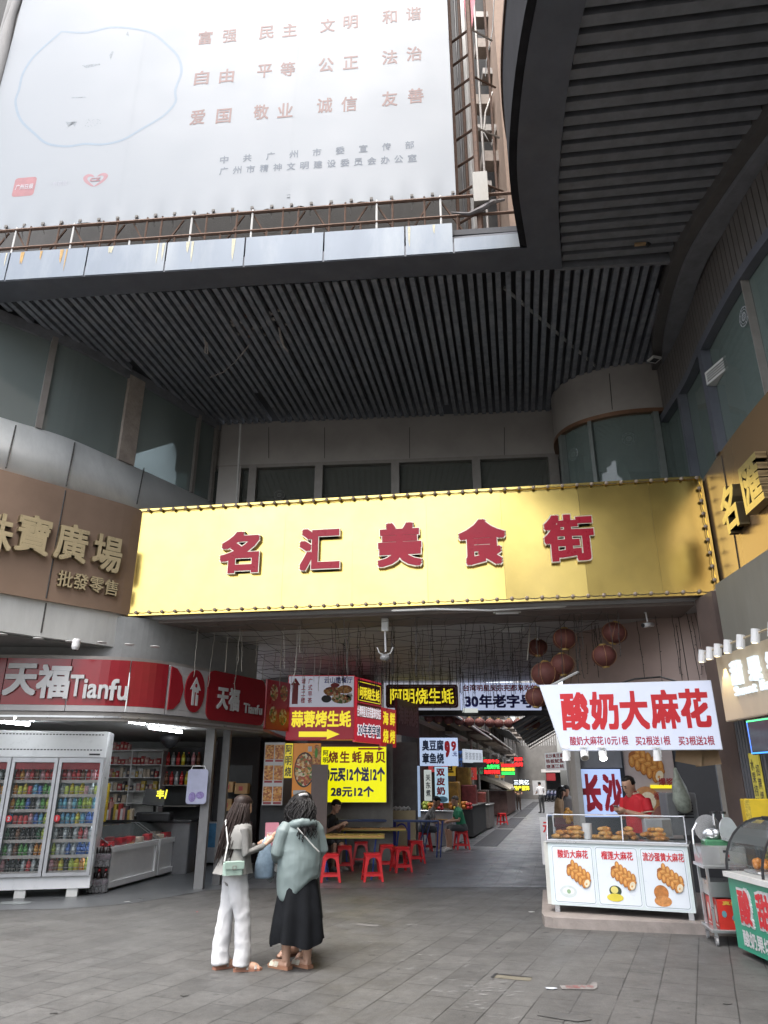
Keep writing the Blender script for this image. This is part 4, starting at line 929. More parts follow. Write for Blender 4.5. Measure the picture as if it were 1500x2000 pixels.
# ================================================================ shop interior
SH = thing('store_interior', 'dim convenience store room with grey walls behind the fridges', 'shop', (-5, 16, 0))
b = MB(); b.wall([(-9, 19.6), (-3.2, 19.6)], 0, 2.7, .1); b.wall([(-8.9, 10.5), (-8.9, 19.6)], 0, 2.7, .1); b.build('wall', M_room, SH)
b = MB(); b.prism(offset(TF, .2)[::1] + [(-2.4, 19.8), (-9, 19.8)], 2.66, 2.72); b.build('ceiling', mat('store ceiling', (.42, .42, .41), .7), SH)
b = MB(); p = PY(407, 1560, 13.4); b.box(p.x - .12, p.x + .03, 13.35, 13.5, 0, 2.6); b.build('door_post', mat('door steel', (.16, .16, .16), .5), SH)
b = MB(); p = PY(432, 1560, 13.9); b.box(p.x - .05, p.x + .08, 13.9, 14.05, 0, 2.6); b.build('door_post', mat('grey post', (.13, .13, .13), .5), SH)
b = MB(); p = PY(455, 1500, 16.5); b.box(p.x - .6, p.x + .4, 17.5, 17.6, 0, 2.7); b.build('partition', M_dark, SH)
for i, (u0, v0, u1, v1, lab) in enumerate(((292, 1421, 354, 1430, 'longest of the tubes, right of the fridge'), (253, 1409, 281, 1413, 'short one just right of the fridge top'), (28, 1401, 66, 1406, 'above the middle fridge door'), (0, 1409, 56, 1415, 'lowest over the left fridge door'))):
    p, q = PZ(u0, v0, 2.6), PZ(u1, v1, 2.6); t = thing('tube_lamp', 'lit white tube lamp under the store ceiling, ' + lab, 'lamp', p, 0, 'lit tube lamps in the store')
    b = MB(); b.tube([p, q], .024, 8); b.build('tube', E_tube, t); b = MB(); b.tube([p + Vector((0, .02, .04)), q + Vector((0, .02, .04))], .03, 4); b.build('housing', M_offw, t)
# ---------------------------------------------------------------- glass-door fridge
FZ = math.atan2(.29, 1.25); FR = thing('drinks_fridge', 'tall white glass-door drinks fridge full of bottles at the store front', 'fridge', (-4.61, 12.56, 0), FZ)
FM = WM[FR.name]
M_fr = mat('fridge enamel', (.66, .67, .68), .3, var=.04)
b = MB(FM); b.box(-2.15, 0, .62, .7, .12, 2.46); b.box(-2.15, -2.11, .06, .62, .12, 2.46); b.box(-.04, 0, .06, .62, .12, 2.46); b.box(-2.11, -.04, .06, .62, .12, .3); b.box(-2.11, -.04, .06, .62, 2.03, 2.46); b.build('cabinet', M_fr, FR)
b = MB(FM); b.rbox(-2.15, 0, 0, .06, 2.05, 2.46, .012); b.build('header', M_fr, FR)
for z in (2.41, 2.17):
    b = MB(FM)
    for k in range(40): b.box(-2.1 + k * .051, -2.1 + k * .051 + .033, -.004, .0, z - .012, z + .004)
    b.build('vent', M_dark, FR)
b = MB(FM); b.box(-.27, -.1, -.005, 0, 2.085, 2.11); b.build('badge', M_black, FR)
b = MB(FM); b.box(-2.15, 0, 0, .06, .12, .29); b.build('kickplate', M_fr, FR)
for x in (-1.75, -1.0, -.25): b = MB(FM); b.box(x - .08, x + .08, .02, .16, 0, .12); b.build('foot', M_offw, FR)
b = MB(FM); b.box(-2.1, -.05, .6, .615, .3, 2.03); b.build('back_panel', mat('cold white back', (.5, .53, .56), .4), FR)
b = MB(FM); b.tube([(-.07, .10, .36), (-.07, .10, 1.85)], .016, 6); b.build('light_strip', emat('cold light', (.8, .92, 1), 20), FR)
M_alu = mat('aluminium', (.45, .46, .48), .35, metal=.7)
for i in range(3):
    x1 = -.02 - i * .705; x0 = x1 - .69
    d = MB(FM); d.box(x0, x0 + .05, -.05, -.008, .3, 2.04); d.box(x1 - .05, x1, -.05, -.008, .3, 2.04); d.box(x0 + .05, x1 - .05, -.05, -.008, .3, .35); d.box(x0 + .05, x1 - .05, -.05, -.008, 1.97, 2.04)
    dr = d.build('door', M_alu, FR)
    d = MB(FM); d.box(x0 + .05, x1 - .05, -.03, -.024, .35, 1.97); d.build('pane', M_clear, dr)
    d = MB(FM); d.box(x0 + .055, x1 - .055, -.02, -.015, 1.86, 1.965); d.build('header_strip', mat('red header', (.42, .05, .06), .4, var=.2), dr)
    if i < 2:
        F = FM @ frame((x0 + .09, -.031, 1.13), (1, 0, 0)); d = MB(F); d.plate(ellipse(0, 0, .05, .05, 20), 0, .003); d.build('number_sticker', M_tred, dr); d = MB(); write(d, '12'[i], F, (.012, .035)[i], .06, .04, lift=.005); d.build('lettering', M_twh, dr)
SHZ = [.36, .585, .81, 1.035, 1.255, 1.475, 1.69]
for z in SHZ:
    b = MB(FM); b.box(-2.1, -.05, .05, .58, z - .012, z); b.box(-2.1, -.05, .035, .05, z - .035, z + .012, 1); b.tube([(-2.1, .04, z + .05), (-.05, .04, z + .05)], .004, 4, 1); b.build('shelf', [M_steel, mat('price rail', (.55, .5, .47), .5, var=.1)], FR)
BC = {'red': (.42, .03, .03), 'orange': (.55, .20, .03), 'yellow': (.55, .42, .04), 'green': (.08, .26, .06), 'lime': (.34, .42, .06), 'light blue': (.12, .33, .52), 'blue': (.05, .12, .36), 'black': (.018, .016, .018), 'clear': (.38, .42, .44), 'pink': (.5, .22, .24), 'dark green': (.03, .10, .05), 'brown': (.14, .06, .03)}
bottle_protos = {}
def bottle_mesh(col, kind, h):
    key = (col, kind, round(h, 3))
    if key in bottle_protos: return bottle_protos[key].copy()
    c = BC[col]; liq = mat('drink ' + col, c, .15, var=.1); lab = mat('bottle label ' + col, tuple(min(.7, x * 1.6 + .06) for x in c), .4, var=.3, scale=40); cap = mat('cap ' + ('red' if col in ('black', 'brown') else 'white' if col in ('clear', 'light blue') else col), (.5, .03, .03) if col in ('black', 'brown') else (.6, .62, .64) if col in ('clear', 'light blue') else tuple(min(.6, x * 1.4 + .05) for x in c), .4)
    b = MB(); r = .033 if kind != 'wide' else .042
    if kind == 'can': b.lathe([(r * .8, 0), (r, .008), (r, h - .012), (r * .82, h)], n=10, m=1); b.lathe([(r * .8, h), (0, h - .002)], n=10, m=2)
    else:
        b.lathe([(r * .9, 0), (r, .01), (r, h * .3)], n=10); b.lathe([(r * 1.02, h * .3), (r * 1.02, h * .58)], n=10, m=1); b.lathe([(r, h * .58), (r, h * .66), (r * .75, h * .78), (r * .42, h * .87), (r * .4, h * .9)], n=10); b.lathe([(r * .45, h * .9), (r * .45, h), (0, h)], n=8, m=2)
    o = b.build('bottle' if kind != 'can' else 'drink_can', [liq, lab, cap], None, True); bottle_protos[key] = o
    COL.objects.unlink(o); c_ = o.copy(); return c_
RN = ['lowest', 'second lowest', 'third lowest', 'middle', 'third from top', 'second from top', 'top']
DN = ['right', 'middle', 'left']
PLAN = [[('pink', 'wide'), ('brown', 'wide'), ('yellow', 'wide'), ('black', 'bottle'), ('lime', 'wide'), ('yellow', 'wide'), ('orange', 'bottle'), ('lime', 'bottle')],
        ['lime', 'clear', 'clear', 'blue', 'clear', 'blue', 'blue', 'blue'], ['clear', 'black', 'clear', 'black', 'clear', 'red', 'pink', 'clear'],
        ['red', 'light blue', 'light blue', 'light blue', 'yellow', 'light blue', 'blue', 'blue'], ['light blue', 'light blue', 'clear', 'light blue', 'green', 'lime', 'lime', 'light blue'],
        ['clear', 'lime', 'yellow', 'lime', 'yellow', 'pink', 'clear', 'lime'], ['red', 'pink', 'red', 'red', 'brown', 'red', 'pink', 'red']]
PLAN2 = [['pink', 'black', 'black', 'black', 'clear', 'red', 'clear', 'black'], ['green', 'clear', 'brown', 'green', 'green', 'clear', 'orange', 'orange'], ['dark green', 'black', 'brown', 'black', 'black', 'black', 'dark green', 'lime'],
         ['light blue', 'red', 'red', 'red', 'pink', 'blue', 'light blue', 'lime'], ['orange', 'green', 'green', 'blue', 'black', 'clear', 'green', 'lime'], ['orange', 'yellow', 'yellow', 'red', 'light blue', 'blue', 'green', 'green'], ['red', 'orange', 'pink', 'red', 'brown', 'pink', 'red', 'red']]
for di, plan in enumerate((PLAN, PLAN2, PLAN2[::-1])):
    x1 = -.02 - di * .705
    for si, rowp in enumerate(plan):
        for k, c in enumerate(rowp):
            if di == 2 and k < 5: continue
            kind = 'bottle'
            if isinstance(c, tuple): c, kind = c
            if si in (3,) and c == 'red': kind = 'can'
            if si == 5 and k % 2: kind = 'can'
            h = random.choice((.185, .195, .2)) if kind != 'can' else .135
            for row2 in (0, 1):
                if row2 and (kind == 'can' or (k + si) % 3): continue
                o = bottle_mesh(c, kind, h); COL.objects.link(o)
                o.location = FM @ Vector((x1 - .69 + .085 + k * .0755 + random.uniform(-.004, .004), .09 + row2 * .1, SHZ[si]))
                wd = 'can' if kind == 'can' else 'bottle'
                tag(o, f'{c} drink {wd} on the {RN[si]} shelf behind the {DN[di]} fridge door', wd, f'{c} {wd}s on the {RN[si]} shelf behind the {DN[di]} fridge door')
# ---------------------------------------------------------------- low white display chests
def chest(p, q, lab):
    L = math.hypot(q[0] - p[0], q[1] - p[1]); t = thing('display_chest', lab, 'display case', (p[0], p[1], 0), math.atan2(q[1] - p[1], q[0] - p[0]), 'low white display chests'); M = WM[t.name]
    b = MB(M)
    b.box(0, .06, 0, .62, .05, .66); b.box(L - .06, L, 0, .62, .05, .66); b.box(.06, L - .06, 0, .62, .58, .66); b.box(.06, L - .06, 0, .62, .05, .14); b.box(.06, L - .06, .035, .62, .14, .58); b.build('body', M_white, t)
    b = MB(M); b.face([(.03, .02, .665), (L - .03, .02, .665), (L - .03, .5, .95), (.03, .5, .95)]); b.face([(.03, .02, .665), (.03, .5, .95), (.03, .58, .95), (.03, .58, .665)]); b.face([(L - .03, .02, .665), (L - .03, .58, .665), (L - .03, .58, .95), (L - .03, .5, .95)]); b.face([(.03, .5, .95), (L - .03, .5, .95), (L - .03, .58, .95), (.03, .58, .95)]); b.build('glass_top', M_clear, t)
    b = MB(M)
    for x in (.03, L - .03): b.tube([(x, .02, .665), (x, .5, .95), (x, .58, .95)], .008, 4)
    b.build('edge_trim', M_alu, t)
    return t, M, L
c1 = chest((-4.49, 13.06), (-4.23, 14.78), 'nearer low white display chest with sloping glass over red packets')
c2 = chest((-4.22, 14.86), (-3.96, 16.55), 'farther low white display chest with sloping glass over mixed packets')
M_pk = mat('red packet', (.45, .03, .04), .35, var=.35, scale=18); M_pk2 = mat('cream packet', (.55, .45, .36), .4, var=.3, scale=18)
for (t, M, L), wh in ((c1, 'nearer'), (c2, 'farther')):
    for k in range(9):
        b = MB(M @ Matrix.Translation((.16 + (k % 5) * (L - .3) / 4.2, .14 + .2 * (k // 5), .66)) @ Matrix.Rotation(random.uniform(-.4, .4), 4, 'Z')); b.rbox(-.11, .11, -.07, .07, 0, random.uniform(.04, .12), .015)
        r = k % 4 != 3 if wh == 'nearer' else k % 2
        solo(b, 'snack_packet', M_pk if r else M_pk2, ('red' if r else 'cream') + ' snack packet lying under the glass of the ' + wh + ' white chest', 'packet', ('red' if r else 'cream') + ' packets in the ' + wh + ' chest')
# packs of cola at the fridge corner
for tier, wd in ((0, 'lower'), (1, 'upper')):
    t = thing('bottle_pack', wd + ' wrapped pack of dark cola bottles stacked between fridge and chest', 'bottle pack', (-4.62, 12.95, .37 * tier), .3, 'stacked packs of cola'); M = WM[t.name]
    for k in range(6):
        b = MB(M @ Matrix.Translation(((k % 3 - 1) * .1, (k // 3) * .1 - .05, 0))); r = .048
        b.lathe([(r * .9, 0), (r, .02), (r, .12)], n=10); b.lathe([(r * 1.02, .12), (r * 1.02, .2)], n=10, m=1); b.lathe([(r, .2), (r * .85, .26), (r * .35, .32)], n=10); b.lathe([(r * .38, .32), (r * .38, .35), (0, .35)], n=8, m=2)
        b.build('bottle', [mat('cola', (.02, .012, .012), .12), mat('cola label', (.10, .03, .06), .4, var=.5, scale=30), M_tred], t, True)
    b = MB(M); b.loft([[(x * .158, y * .108, z) for x, y in ((-1, -.8), (-.8, -1), (.8, -1), (1, -.8), (1, .8), (.8, 1), (-.8, 1), (-1, .8))] for z in (.02, .12, .22)], caps=False); b.build('wrap', glass('shrink wrap', (.5, .5, .52), .1, .75, .2), t)
# ---------------------------------------------------------------- wall shelves and counter inside
SU = thing('wall_shelf', 'white wall shelf with boxed snacks behind the fridge', 'shelf', (-4.9, 17.0, 0))
sa, sb = PY(196, 1530, 17).x, PY(312, 1530, 17).x
b = MB()
for x in (sa, (sa * .52 + sb * .48), sb): b.box(x - .012, x + .012, 17, 17.35, .5, 2.35)
b.build('upright', M_white, SU)
SZ = [.75, 1.0, 1.25, 1.5, 1.78, 2.05, 2.35]
for z in SZ: b = MB(); b.box(sa, sb, 16.98, 17.36, z - .02, z); b.build('shelf', M_white, SU)
b = MB(); b.box(sa, sb, 17.36, 17.38, .5, 2.4); b.build('back', M_offw, SU)
mid = sa * .52 + sb * .48
gcols = [('red', (.42, .05, .05)), ('cream', (.52, .44, .34)), ('yellow', (.5, .36, .06)), ('dark', (.06, .05, .06)), ('pink', (.5, .25, .24)), ('white', (.6, .6, .6))]
sn = ['lowest', 'second lowest', 'third lowest', 'fourth', 'third highest', 'second highest', 'top']
for i, z in enumerate(SZ):
    x = sa + .06
    while x < (mid - .08 if i in (1, 2) or i == 6 else sb - .08):
        w_ = random.uniform(.05, .1); h = random.uniform(.1, .2); nm, c = random.choice(gcols if i < 5 else gcols[:1] + gcols[4:5])
        b = MB(); b.rbox(x, x + w_, 17.03, 17.16, z, z + h, .006); b.box(x + w_ * .2, x + w_ * .8, 17.027, 17.03, z + h * .3, z + h * .65, 1)
        solo(b, 'snack_box', [mat('snack box ' + nm, c, .4, var=.25, scale=30), M_pk2], f'{nm} snack box on the {sn[i]} board of the white wall shelf', 'snack box', f'{nm} snack boxes on the {sn[i]} board of the wall shelf'); x += w_ + .012
SU2 = thing('bottle_rack', 'dark rack of sauce and liquor bottles at the back of the store', 'shelf', (-3.6, 16.6, 0))
ra, rb = PY(322, 1480, 16.6).x, PY(392, 1480, 16.6).x
b = MB()
for z in (1.2, 1.62, 2.02): b.box(ra, rb, 16.55, 16.85, z - .02, z)
b.build('shelf', M_mull, SU2); b = MB(); b.box(ra, rb, 16.86, 16.9, .8, 2.4); b.build('back', M_dark, SU2)
for z, wd in ((1.62, 'lower'), (2.02, 'upper')):
    for k in range(7):
        c = ['brown', 'red', 'clear', 'red', 'yellow', 'black', 'pink'][(k + (z > 1.8)) % 7]; o = bottle_mesh(c, 'wide', .27); COL.objects.link(o); o.location = (ra + .06 + k * (rb - ra - .12) / 6, 16.66, z)
        tag(o, f'{c} bottle standing on the {wd} board of the dark rack', 'bottle', f'{c} bottles on the {wd} rack board')
CT = thing('shop_counter', 'dark checkout counter behind the display chests', 'counter', (-3.9, 15.8, 0))
ca_, cb_ = PY(205, 1600, 15.6).x, PY(375, 1600, 15.6).x
b = MB(); b.rbox(ca_, cb_, 15.5, 16.1, 0, .93, .02); b.build('cabinet', mat('counter grey', (.16, .16, .165), .5), CT); b = MB(); b.rbox(ca_ - .03, cb_ + .03, 15.45, 16.15, .93, .97, .01); b.build('top', M_black, CT)
for k in range(12):
    x = PY(208 + k * 4.6, 1590, 15.6).x; nm, c = gcols[(k * 5) % 6]; b = MB(); b.rbox(x - .03, x + .03, 15.5, 15.62, .97, .97 + random.uniform(.16, .34), .006)
    solo(b, 'snack_box', mat('snack box ' + nm, c, .4), f'{nm} box standing in the row on the dark checkout counter', 'snack box', f'{nm} boxes on the checkout counter')
p = PY(205, 1555, 15.2); b = MB(); b.rbox(p.x - .03, p.x + .05, 15.2, 15.3, .95, 1.65, .01); b.box(p.x - .01, p.x + .03, 15.195, 15.2, 1.1, 1.5, 1); solo(b, 'carton', [mat('yellow carton', (.55, .40, .03), .5, var=.2), M_tdk], 'tall yellow carton standing beside the fridge', 'carton')
t = thing('checkout_screen', 'tilted dark checkout display with bright yellow strokes on the counter', 'screen', PY(300, 1580, 15.6)); p = PY(302, 1558, 15.5)
b = MB(); b.cbox(p, (.42, .05, .30), .1, 0, -.3, .1); b.build('casing', M_black, t); b = MB(); b.tube([p + Vector((0, .05, -.1)), p + Vector((0, .1, -.32))], .03, 6); b.build('stand', M_black, t)
b = MB(); write(b, '丰', frame(PY(313, 1551, 15.44), (1, .1, 0)), .15, .17, .04); write(b, '/', frame(PY(324, 1551, 15.44), (-1, .1, 0)), -.05, .17, .06); b.build('lettering', emat('led yellow', (.9, .8, .05), 1.4), t)
b = MB(); b.rbox(PY(268, 1590, 15.3).x, PY(335, 1590, 15.3).x, 15.2, 15.5, .97, 1.12, .03); solo(b, 'bag', M_black, 'black bag lying on the checkout counter below the yellow display', 'bag')
p = PY(332, 1442, 15.5); b = MB(); b.lathe([(.05, -.2), (.2, -.05), (.22, .0), (.2, .05), (.06, .1)], p, 14); solo(b, 'ceiling_fan', M_black, 'dark round fan hanging near the longest tube lamp', 'fan', smooth=True)
t = thing('notice_board', 'pale lilac notice hanging with rounded corners in the shop doorway', 'notice', PY(385, 1565, 13.3)); p = PY(385, 1536, 13.2); F = frame(p, (1, .3, 0)); b = MB(F); b.plate(rrect(-.17, .17, -.28, .28, .05), -.01, .0); b.build('sheet', mat('lilac sheet', (.42, .44, .58), .4, var=.1), t)
b = MB(F); b.plate(ellipse(.06, -.14, .07, .06, 14), .0, .003); b.plate(ellipse(-.07, -.17, .06, .08, 14), .0, .004); b.build('picture', mat('lilac print', (.25, .2, .42), .4, var=.4, scale=25), t)
b = MB(F); b.tube([(-.12, .28, 0), (-.1, .33, 0), (.1, .33, 0), (.12, .28, 0)], .008, 5); b.build('hanger', M_white, t)
# freezer and shelf with cartons in the gap
t = thing('chest_freezer', 'blue and white chest freezer by the shop doorway', 'freezer', PZ(415, 1690, 0)); p = PZ(414, 1690, 0); b = MB(); b.rbox(p.x - .2, p.x + .75, p.y, p.y + .6, .05, .85, .03); b.build('body', mat('freezer body', (.4, .43, .46), .4), t); b = MB(); b.box(p.x - .19, p.x + .74, p.y - .004, p.y, .35, .83); b.build('front_print', mat('freezer print', (.05, .20, .38), .4, var=.4, scale=5), t)
t = thing('storage_rack', 'dark storage rack of brown cartons in the gap beside the food posters', 'rack', PY(460, 1600, 15.5)); xa, xb = PY(430, 1540, 15.6).x, PY(486, 1540, 15.6).x
b = MB(); [b.box(xa, xb, 15.5, 15.9, z - .02, z) for z in (.9, 1.28, 1.62)]; b.box(xa, xb, 15.9, 15.94, .3, 2.0); b.build('shelf', M_dark, t)
for i, (u, v, w_, h_) in enumerate(((443, 1572, .22, .22), (470, 1572, .22, .24), (446, 1537, .22, .2), (472, 1540, .26, .2))):
    p = PY(u, v, 15.5); b = MB(); b.rbox(p.x - w_ / 2, p.x + w_ / 2, 15.44, 15.7, p.z - h_ / 2, p.z + h_ / 2, .008); b.box(p.x - .05, p.x + .03, 15.437, 15.44, p.z - .04, p.z + .04, 1)
    solo(b, 'carton', [mat('brown carton', (.33, .20, .09), .8, var=.15), M_dred], ('left' if i % 2 == 0 else 'right') + ' brown carton on the ' + ('lower' if i < 2 else 'upper') + ' board of the dark storage rack', 'carton', 'brown cartons on the storage rack')
# ================================================================ sign column and posters at the corner
t, F, W, H = board('hanging_sign', (-2.42, 15.2), (-2.03, 15.9), 2.68, 3.68, .05, M_sred, 'narrow red poster of dishes wedged between the red shop sign and the column sign', 'poster')
for x, y in ((-.17, .25), (.17, .27), (-.17, -.2), (.17, -.22)): disc(t, F, x, y, .13, .17, M_dish)
t, F, W, H = board('column_sign', (-2.10, 16.0), (-.64, 16.0), 2.52, 3.87, .3, emat('column red', (.34, .02, .035), .4), 'lit column sign with white dish picture over a red panel with a yellow arrow')
field(t, F, -W / 2 + .02, W / 2 - .02, .0, H / 2 - .02, emat('column white', (.55, .56, .66), .35))
poly(t, F, [(-.63, .06), (-.50, .06), (-.50, .46), (-.46, .46), (-.565, .62), (-.67, .46), (-.63, .46)], M_dred, name='arrow')
vline(t, F, '请上二楼', -.39, .07, .62, .09, M_tred); vline(t, F, '广式早茶', -.24, .07, .62, .09, M_tred)
line(t, F, '云山酷餐厅', .37, .57, .62, .13, M_tblue, .02)
for x, y, rx, ry, m in ((.25, .33, .20, .10, M_dish), (.52, .37, .16, .09, M_dish2), (.12, .17, .11, .08, M_black), (.12, .17, .07, .05, M_offw), (.45, .17, .22, .10, M_dish), (.3, .46, .1, .05, M_dred), (.62, .24, .07, .05, M_offw)): disc(t, F, x, y, rx, ry, m, .007 + .0005 * random.randint(0, 8))
line(t, F, '蒜蓉烤生蚝', .02, -.25, 1.28, .34, M_tyel, .03)
poly(t, F, [(-.45, -.62), (.15, -.62), (.15, -.67), (.42, -.565), (.15, -.46), (.15, -.51), (-.45, -.51)], M_tyel, name='arrow')
t, F, W, H = board('corner_sign', (-.60, 16.04), (-.06, 17.1), 2.48, 3.84, .08, emat('lit red', (.55, .03, .05), .5), 'angled red corner sign with a yellow name panel turning into the alley')
field(t, F, -W / 2 + .03, W / 2 - .03, .16, H / 2 - .04, M_dred); outline(_b := MB(), rrect(-W / 2 + .06, W / 2 - .06, .19, H / 2 - .08, .03), F, .008, .014); _b.build('border', M_tyel, t)
line(t, F, '阿明烧生蚝', 0, .37, W - .22, .27, M_tyel, .02)
field(t, F, -W / 2 + .03, W / 2 - .03, -.16, .14, mat('orange red', (.6, .09, .03), .4), .004); line(t, F, '台湾明星吴宗宪都来吃的店', 0, -.03, W - .08, .24, M_twl, .015)
line(t, F, '30年老字號', 0, -.42, W - .1, .30, M_twl, .07, .006); line(t, F, '30年老字號', 0, -.42, W - .16, .24, M_tblue, .02, .013)
t, F, W, H = board('corner_sign', (-.05, 17.14), (.29, 17.83), 2.44, 3.3, .06, emat('lit red small', (.5, .03, .03), .4), 'small red sign with four yellow characters next along the alley corner')
for ch, x, y in (('海', -.19, .2), ('鲜', .17, .2), ('烧', -.19, -.2), ('烤', .17, -.2)): line(t, F, ch, x, y, .28, .3, M_tyel, .03)
t, F, W, H = board('corner_sign', (.32, 17.95), (.92, 19.6), 2.75, 3.6, .06, mat('dim red sign', (.16, .025, .025), .5), 'dim maroon sign with faded pink characters behind the small yellow lettered sign')
line(t, F, '海鲜烧烤', 0, .05, W - .2, .45, mat('faded pink text', (.40, .18, .18), .5), .03)
# name board across the alley mouth
t, F, W, H = board('name_board', (0.0, 19.95), (2.06, 19.95), 3.5, 4.22, .12, emat('nb white', (.6, .62, .72), .4), 'long maroon name board with yellow characters and white border across the alley mouth')
field(t, F, -W / 2 + .05, W / 2 - .05, -H / 2 + .05, H / 2 - .05, mat('maroon', (.14, .022, .022), .4), r=.08); _b = MB(); outline(_b, rrect(-W / 2 + .1, W / 2 - .1, -H / 2 + .09, H / 2 - .09, .07), F, .008, .014); _b.build('border', M_twh, t)
line(t, F, '阿明烧生蚝', 0, 0, 1.72, .42, M_tyel, .018)
t, F, W, H = board('name_board', (2.08, 19.95), (4.25, 19.95), 3.5, 4.22, .12, emat('nb white2', (.55, .62, .85), .55), 'white lit board with blue and red lettering right of the maroon name board')
line(t, F, '台湾明星吴宗宪都来吃的', 0, .22, W - .14, .18, M_tred, .03); line(t, F, '30年老字号', -.05, -.13, 1.85, .36, M_tblue, .04)
b = MB(); b.box(-.1, 4.6, 19.95, 20.25, 3.36, 3.49); solo(b, 'lintel', M_dark, 'dark beam under the two name boards across the alley mouth', 'beam')
p = PY(918, 1388, 19.9); b = MB(); b.rbox(p.x - .2, p.x + .2, 19.78, 19.93, p.z - .05, p.z + .05, .02); solo(b, 'strip_light', emat('soft lamp', (.9, .95, .9), .5), 'small pale lamp box fixed under the junction of the name boards', 'lamp')
# yellow price light box
b = MB(); p = PY(640, 1620, 17.3); b.box(-2.6, .2, 17.35, 17.5, 0, 2.5); solo(b, 'wall', mat('shop wall', (.17, .165, .15), .6, var=.15), 'dim low wall carrying the yellow price sign', 'wall')
t, F, W, H = board('price_sign', (-1.42, 17.0), (.06, 17.0), 1.25, 2.43, .14, E_yel, 'bright yellow lit price sign with blue and red characters', edge=M_mull)
vline(t, F, '阿明', -.63, .22, .52, .12, M_tdk); 
for ch, x in zip('烧生蚝扇贝', (-.46, -.2, .07, .33, .60)): line(t, F, ch, x, .36, .22, .25, mat('brown red text', (.42, .07, .02), .4), .03)
line(t, F, '50元买12个送12个', .0, .0, W - .08, .30, M_tblue, .045); line(t, F, '28元12个', -.02, -.36, .95, .22, M_tblue, .04)
poly(t, F, [(.1, .52), (.55, .52), (.55, .49), (.68, .54), (.55, .58), (.55, .555), (.1, .555)], M_tred, name='arrow')
t, F, W, H = board('menu_poster', (-2.45, 15.5), (-2.04, 15.5), 1.24, 2.44, .02, M_twh, 'white menu poster with six food pictures left of the orange poster', 'poster')
for i in range(6):
    x = -.1 if i % 2 == 0 else .1; y = .4 - (i // 2) * .4; field(t, F, x - .09, x + .09, y - .13, y + .15, M_dish2, .006, name='picture'); field(t, F, x - .08, x + .08, y - .18, y - .14, M_dred, .006, name='price_strip')
t, F, W, H = board('strip_sign', (-2.03, 15.48), (-1.87, 15.48), 1.75, 2.42, .02, emat('strip yellow', (.8, .65, .03), .4), 'narrow yellow strip sign with three dark characters above the orange poster edge'); vline(t, F, '阿明烧', 0, -.32, .32, .13, M_tdk)
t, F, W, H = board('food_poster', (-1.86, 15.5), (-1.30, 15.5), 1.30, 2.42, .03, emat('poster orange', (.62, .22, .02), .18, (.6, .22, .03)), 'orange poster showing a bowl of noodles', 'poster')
disc(t, F, -.04, .05, .21, .34, M_black, .006); disc(t, F, -.04, .05, .19, .31, M_dish, .008); disc(t, F, .2, .3, .09, .24, M_dish2, .009); disc(t, F, .19, .37, .03, .1, mat('herb', (.1, .3, .05), .5), .011)
field(t, F, -.25, .0, -.42, -.34, M_twh, .007); field(t, F, .02, .1, .4, .5, M_twh, .012); field(t, F, -.25, .15, -.55, -.45, M_dred, .007)
b = MB(); xa, xb = PY(607, 1560, 15.2).x, PY(639, 1560, 15.2).x; b.box(xa, xb, 15.2, 15.3, 0, 2.0); solo(b, 'post', mat('brown post', (.13, .095, .085), .4), 'plain brown upright board between the orange poster and the yellow sign', 'board')
b = MB(); b.wall([(-3.3, 19.6), (-1.9, 18.7), (-.25, 18.72)], 0, 4.26, .1); solo(b, 'wall', mat('rear wall', (.10, .095, .09), .7), 'dark rear wall of the oyster shop between store and alley', 'wall')
b = MB(); b.wall([(-2.5, 15.7), (-1.2, 15.7)], 0, 1.25, .06); solo(b, 'low_wall', M_dark, 'low dark wall under the food posters', 'wall')
# ================================================================ tables and stools
TOPM = mat('table laminate', (.42, .24, .08), .25, var=.12, scale=3); M_bl = mat('blue tube', (.03, .07, .30), .4)
def table(c, rz, lab, w=1.2, d=.6, legm=None, h=.74):
    t = thing('folding_table', lab, 'table', c, rz, 'folding tables outside the oyster shop'); M = WM[t.name]
    b = MB(M); b.rbox(-w / 2, w / 2, -d / 2, d / 2, h - .035, h, .012); b.build('tabletop', TOPM, t)
    b = MB(M); b.box(-w / 2 + .005, w / 2 - .005, -d / 2 - .002, d / 2 + .002, h - .05, h - .036); b.build('edge_band', mat('edge band', (.30, .28, .04), .4), t)
    for sx in (-1, 1):
        for sy in (-1, 1):
            b = MB(M); x = sx * (w / 2 - .2); b.tube([(x + sx * .04, -sy * (d / 2 - .08), h - .05), (x, 0, h / 2), (x - sx * .02, sy * (d / 2 - .05), .12), (x - sx * .05, sy * (d / 2 + .02), 0)], .014, 8); b.build('leg', legm or M_bl, t)
    return t
a = PZ(683, 1632, .74)
table((a.x - .0, a.y + .3, 0), 0, 'front brown folding table with crossed blue legs below the yellow sign', 1.3, .6)
a = PZ(730, 1618, .74); table((a.x - .05, a.y + .3, 0), 0, 'second brown folding table just behind the front one', 1.5, .6)
a = PZ(575, 1640, .74); table((-1.75, 15.1, 0), .1, 'brown folding table mostly hidden behind the two women', .9, .6, M_dark)
t = thing('railing', 'thin blue rail table edge with slender legs ending beside the alley', 'railing', (0, 18.3, 0))
p, q = PY(636, 1602, 16.4), PY(856, 1604, 18.3)
b = MB(); b.tube([p, q], .028, 6); b.build('top_bar', mat('grey blue tube', (.06, .09, .20), .4), t)
for u, uu in ((855, 853), (862, 860)):
    b = MB(); c = PZ(uu, 1675, 0); b.tube([(q.x + (.0 if u == 855 else .1), q.y, q.z), (c.x, c.y, 0)], .016, 6); b.build('leg', M_bl, t)
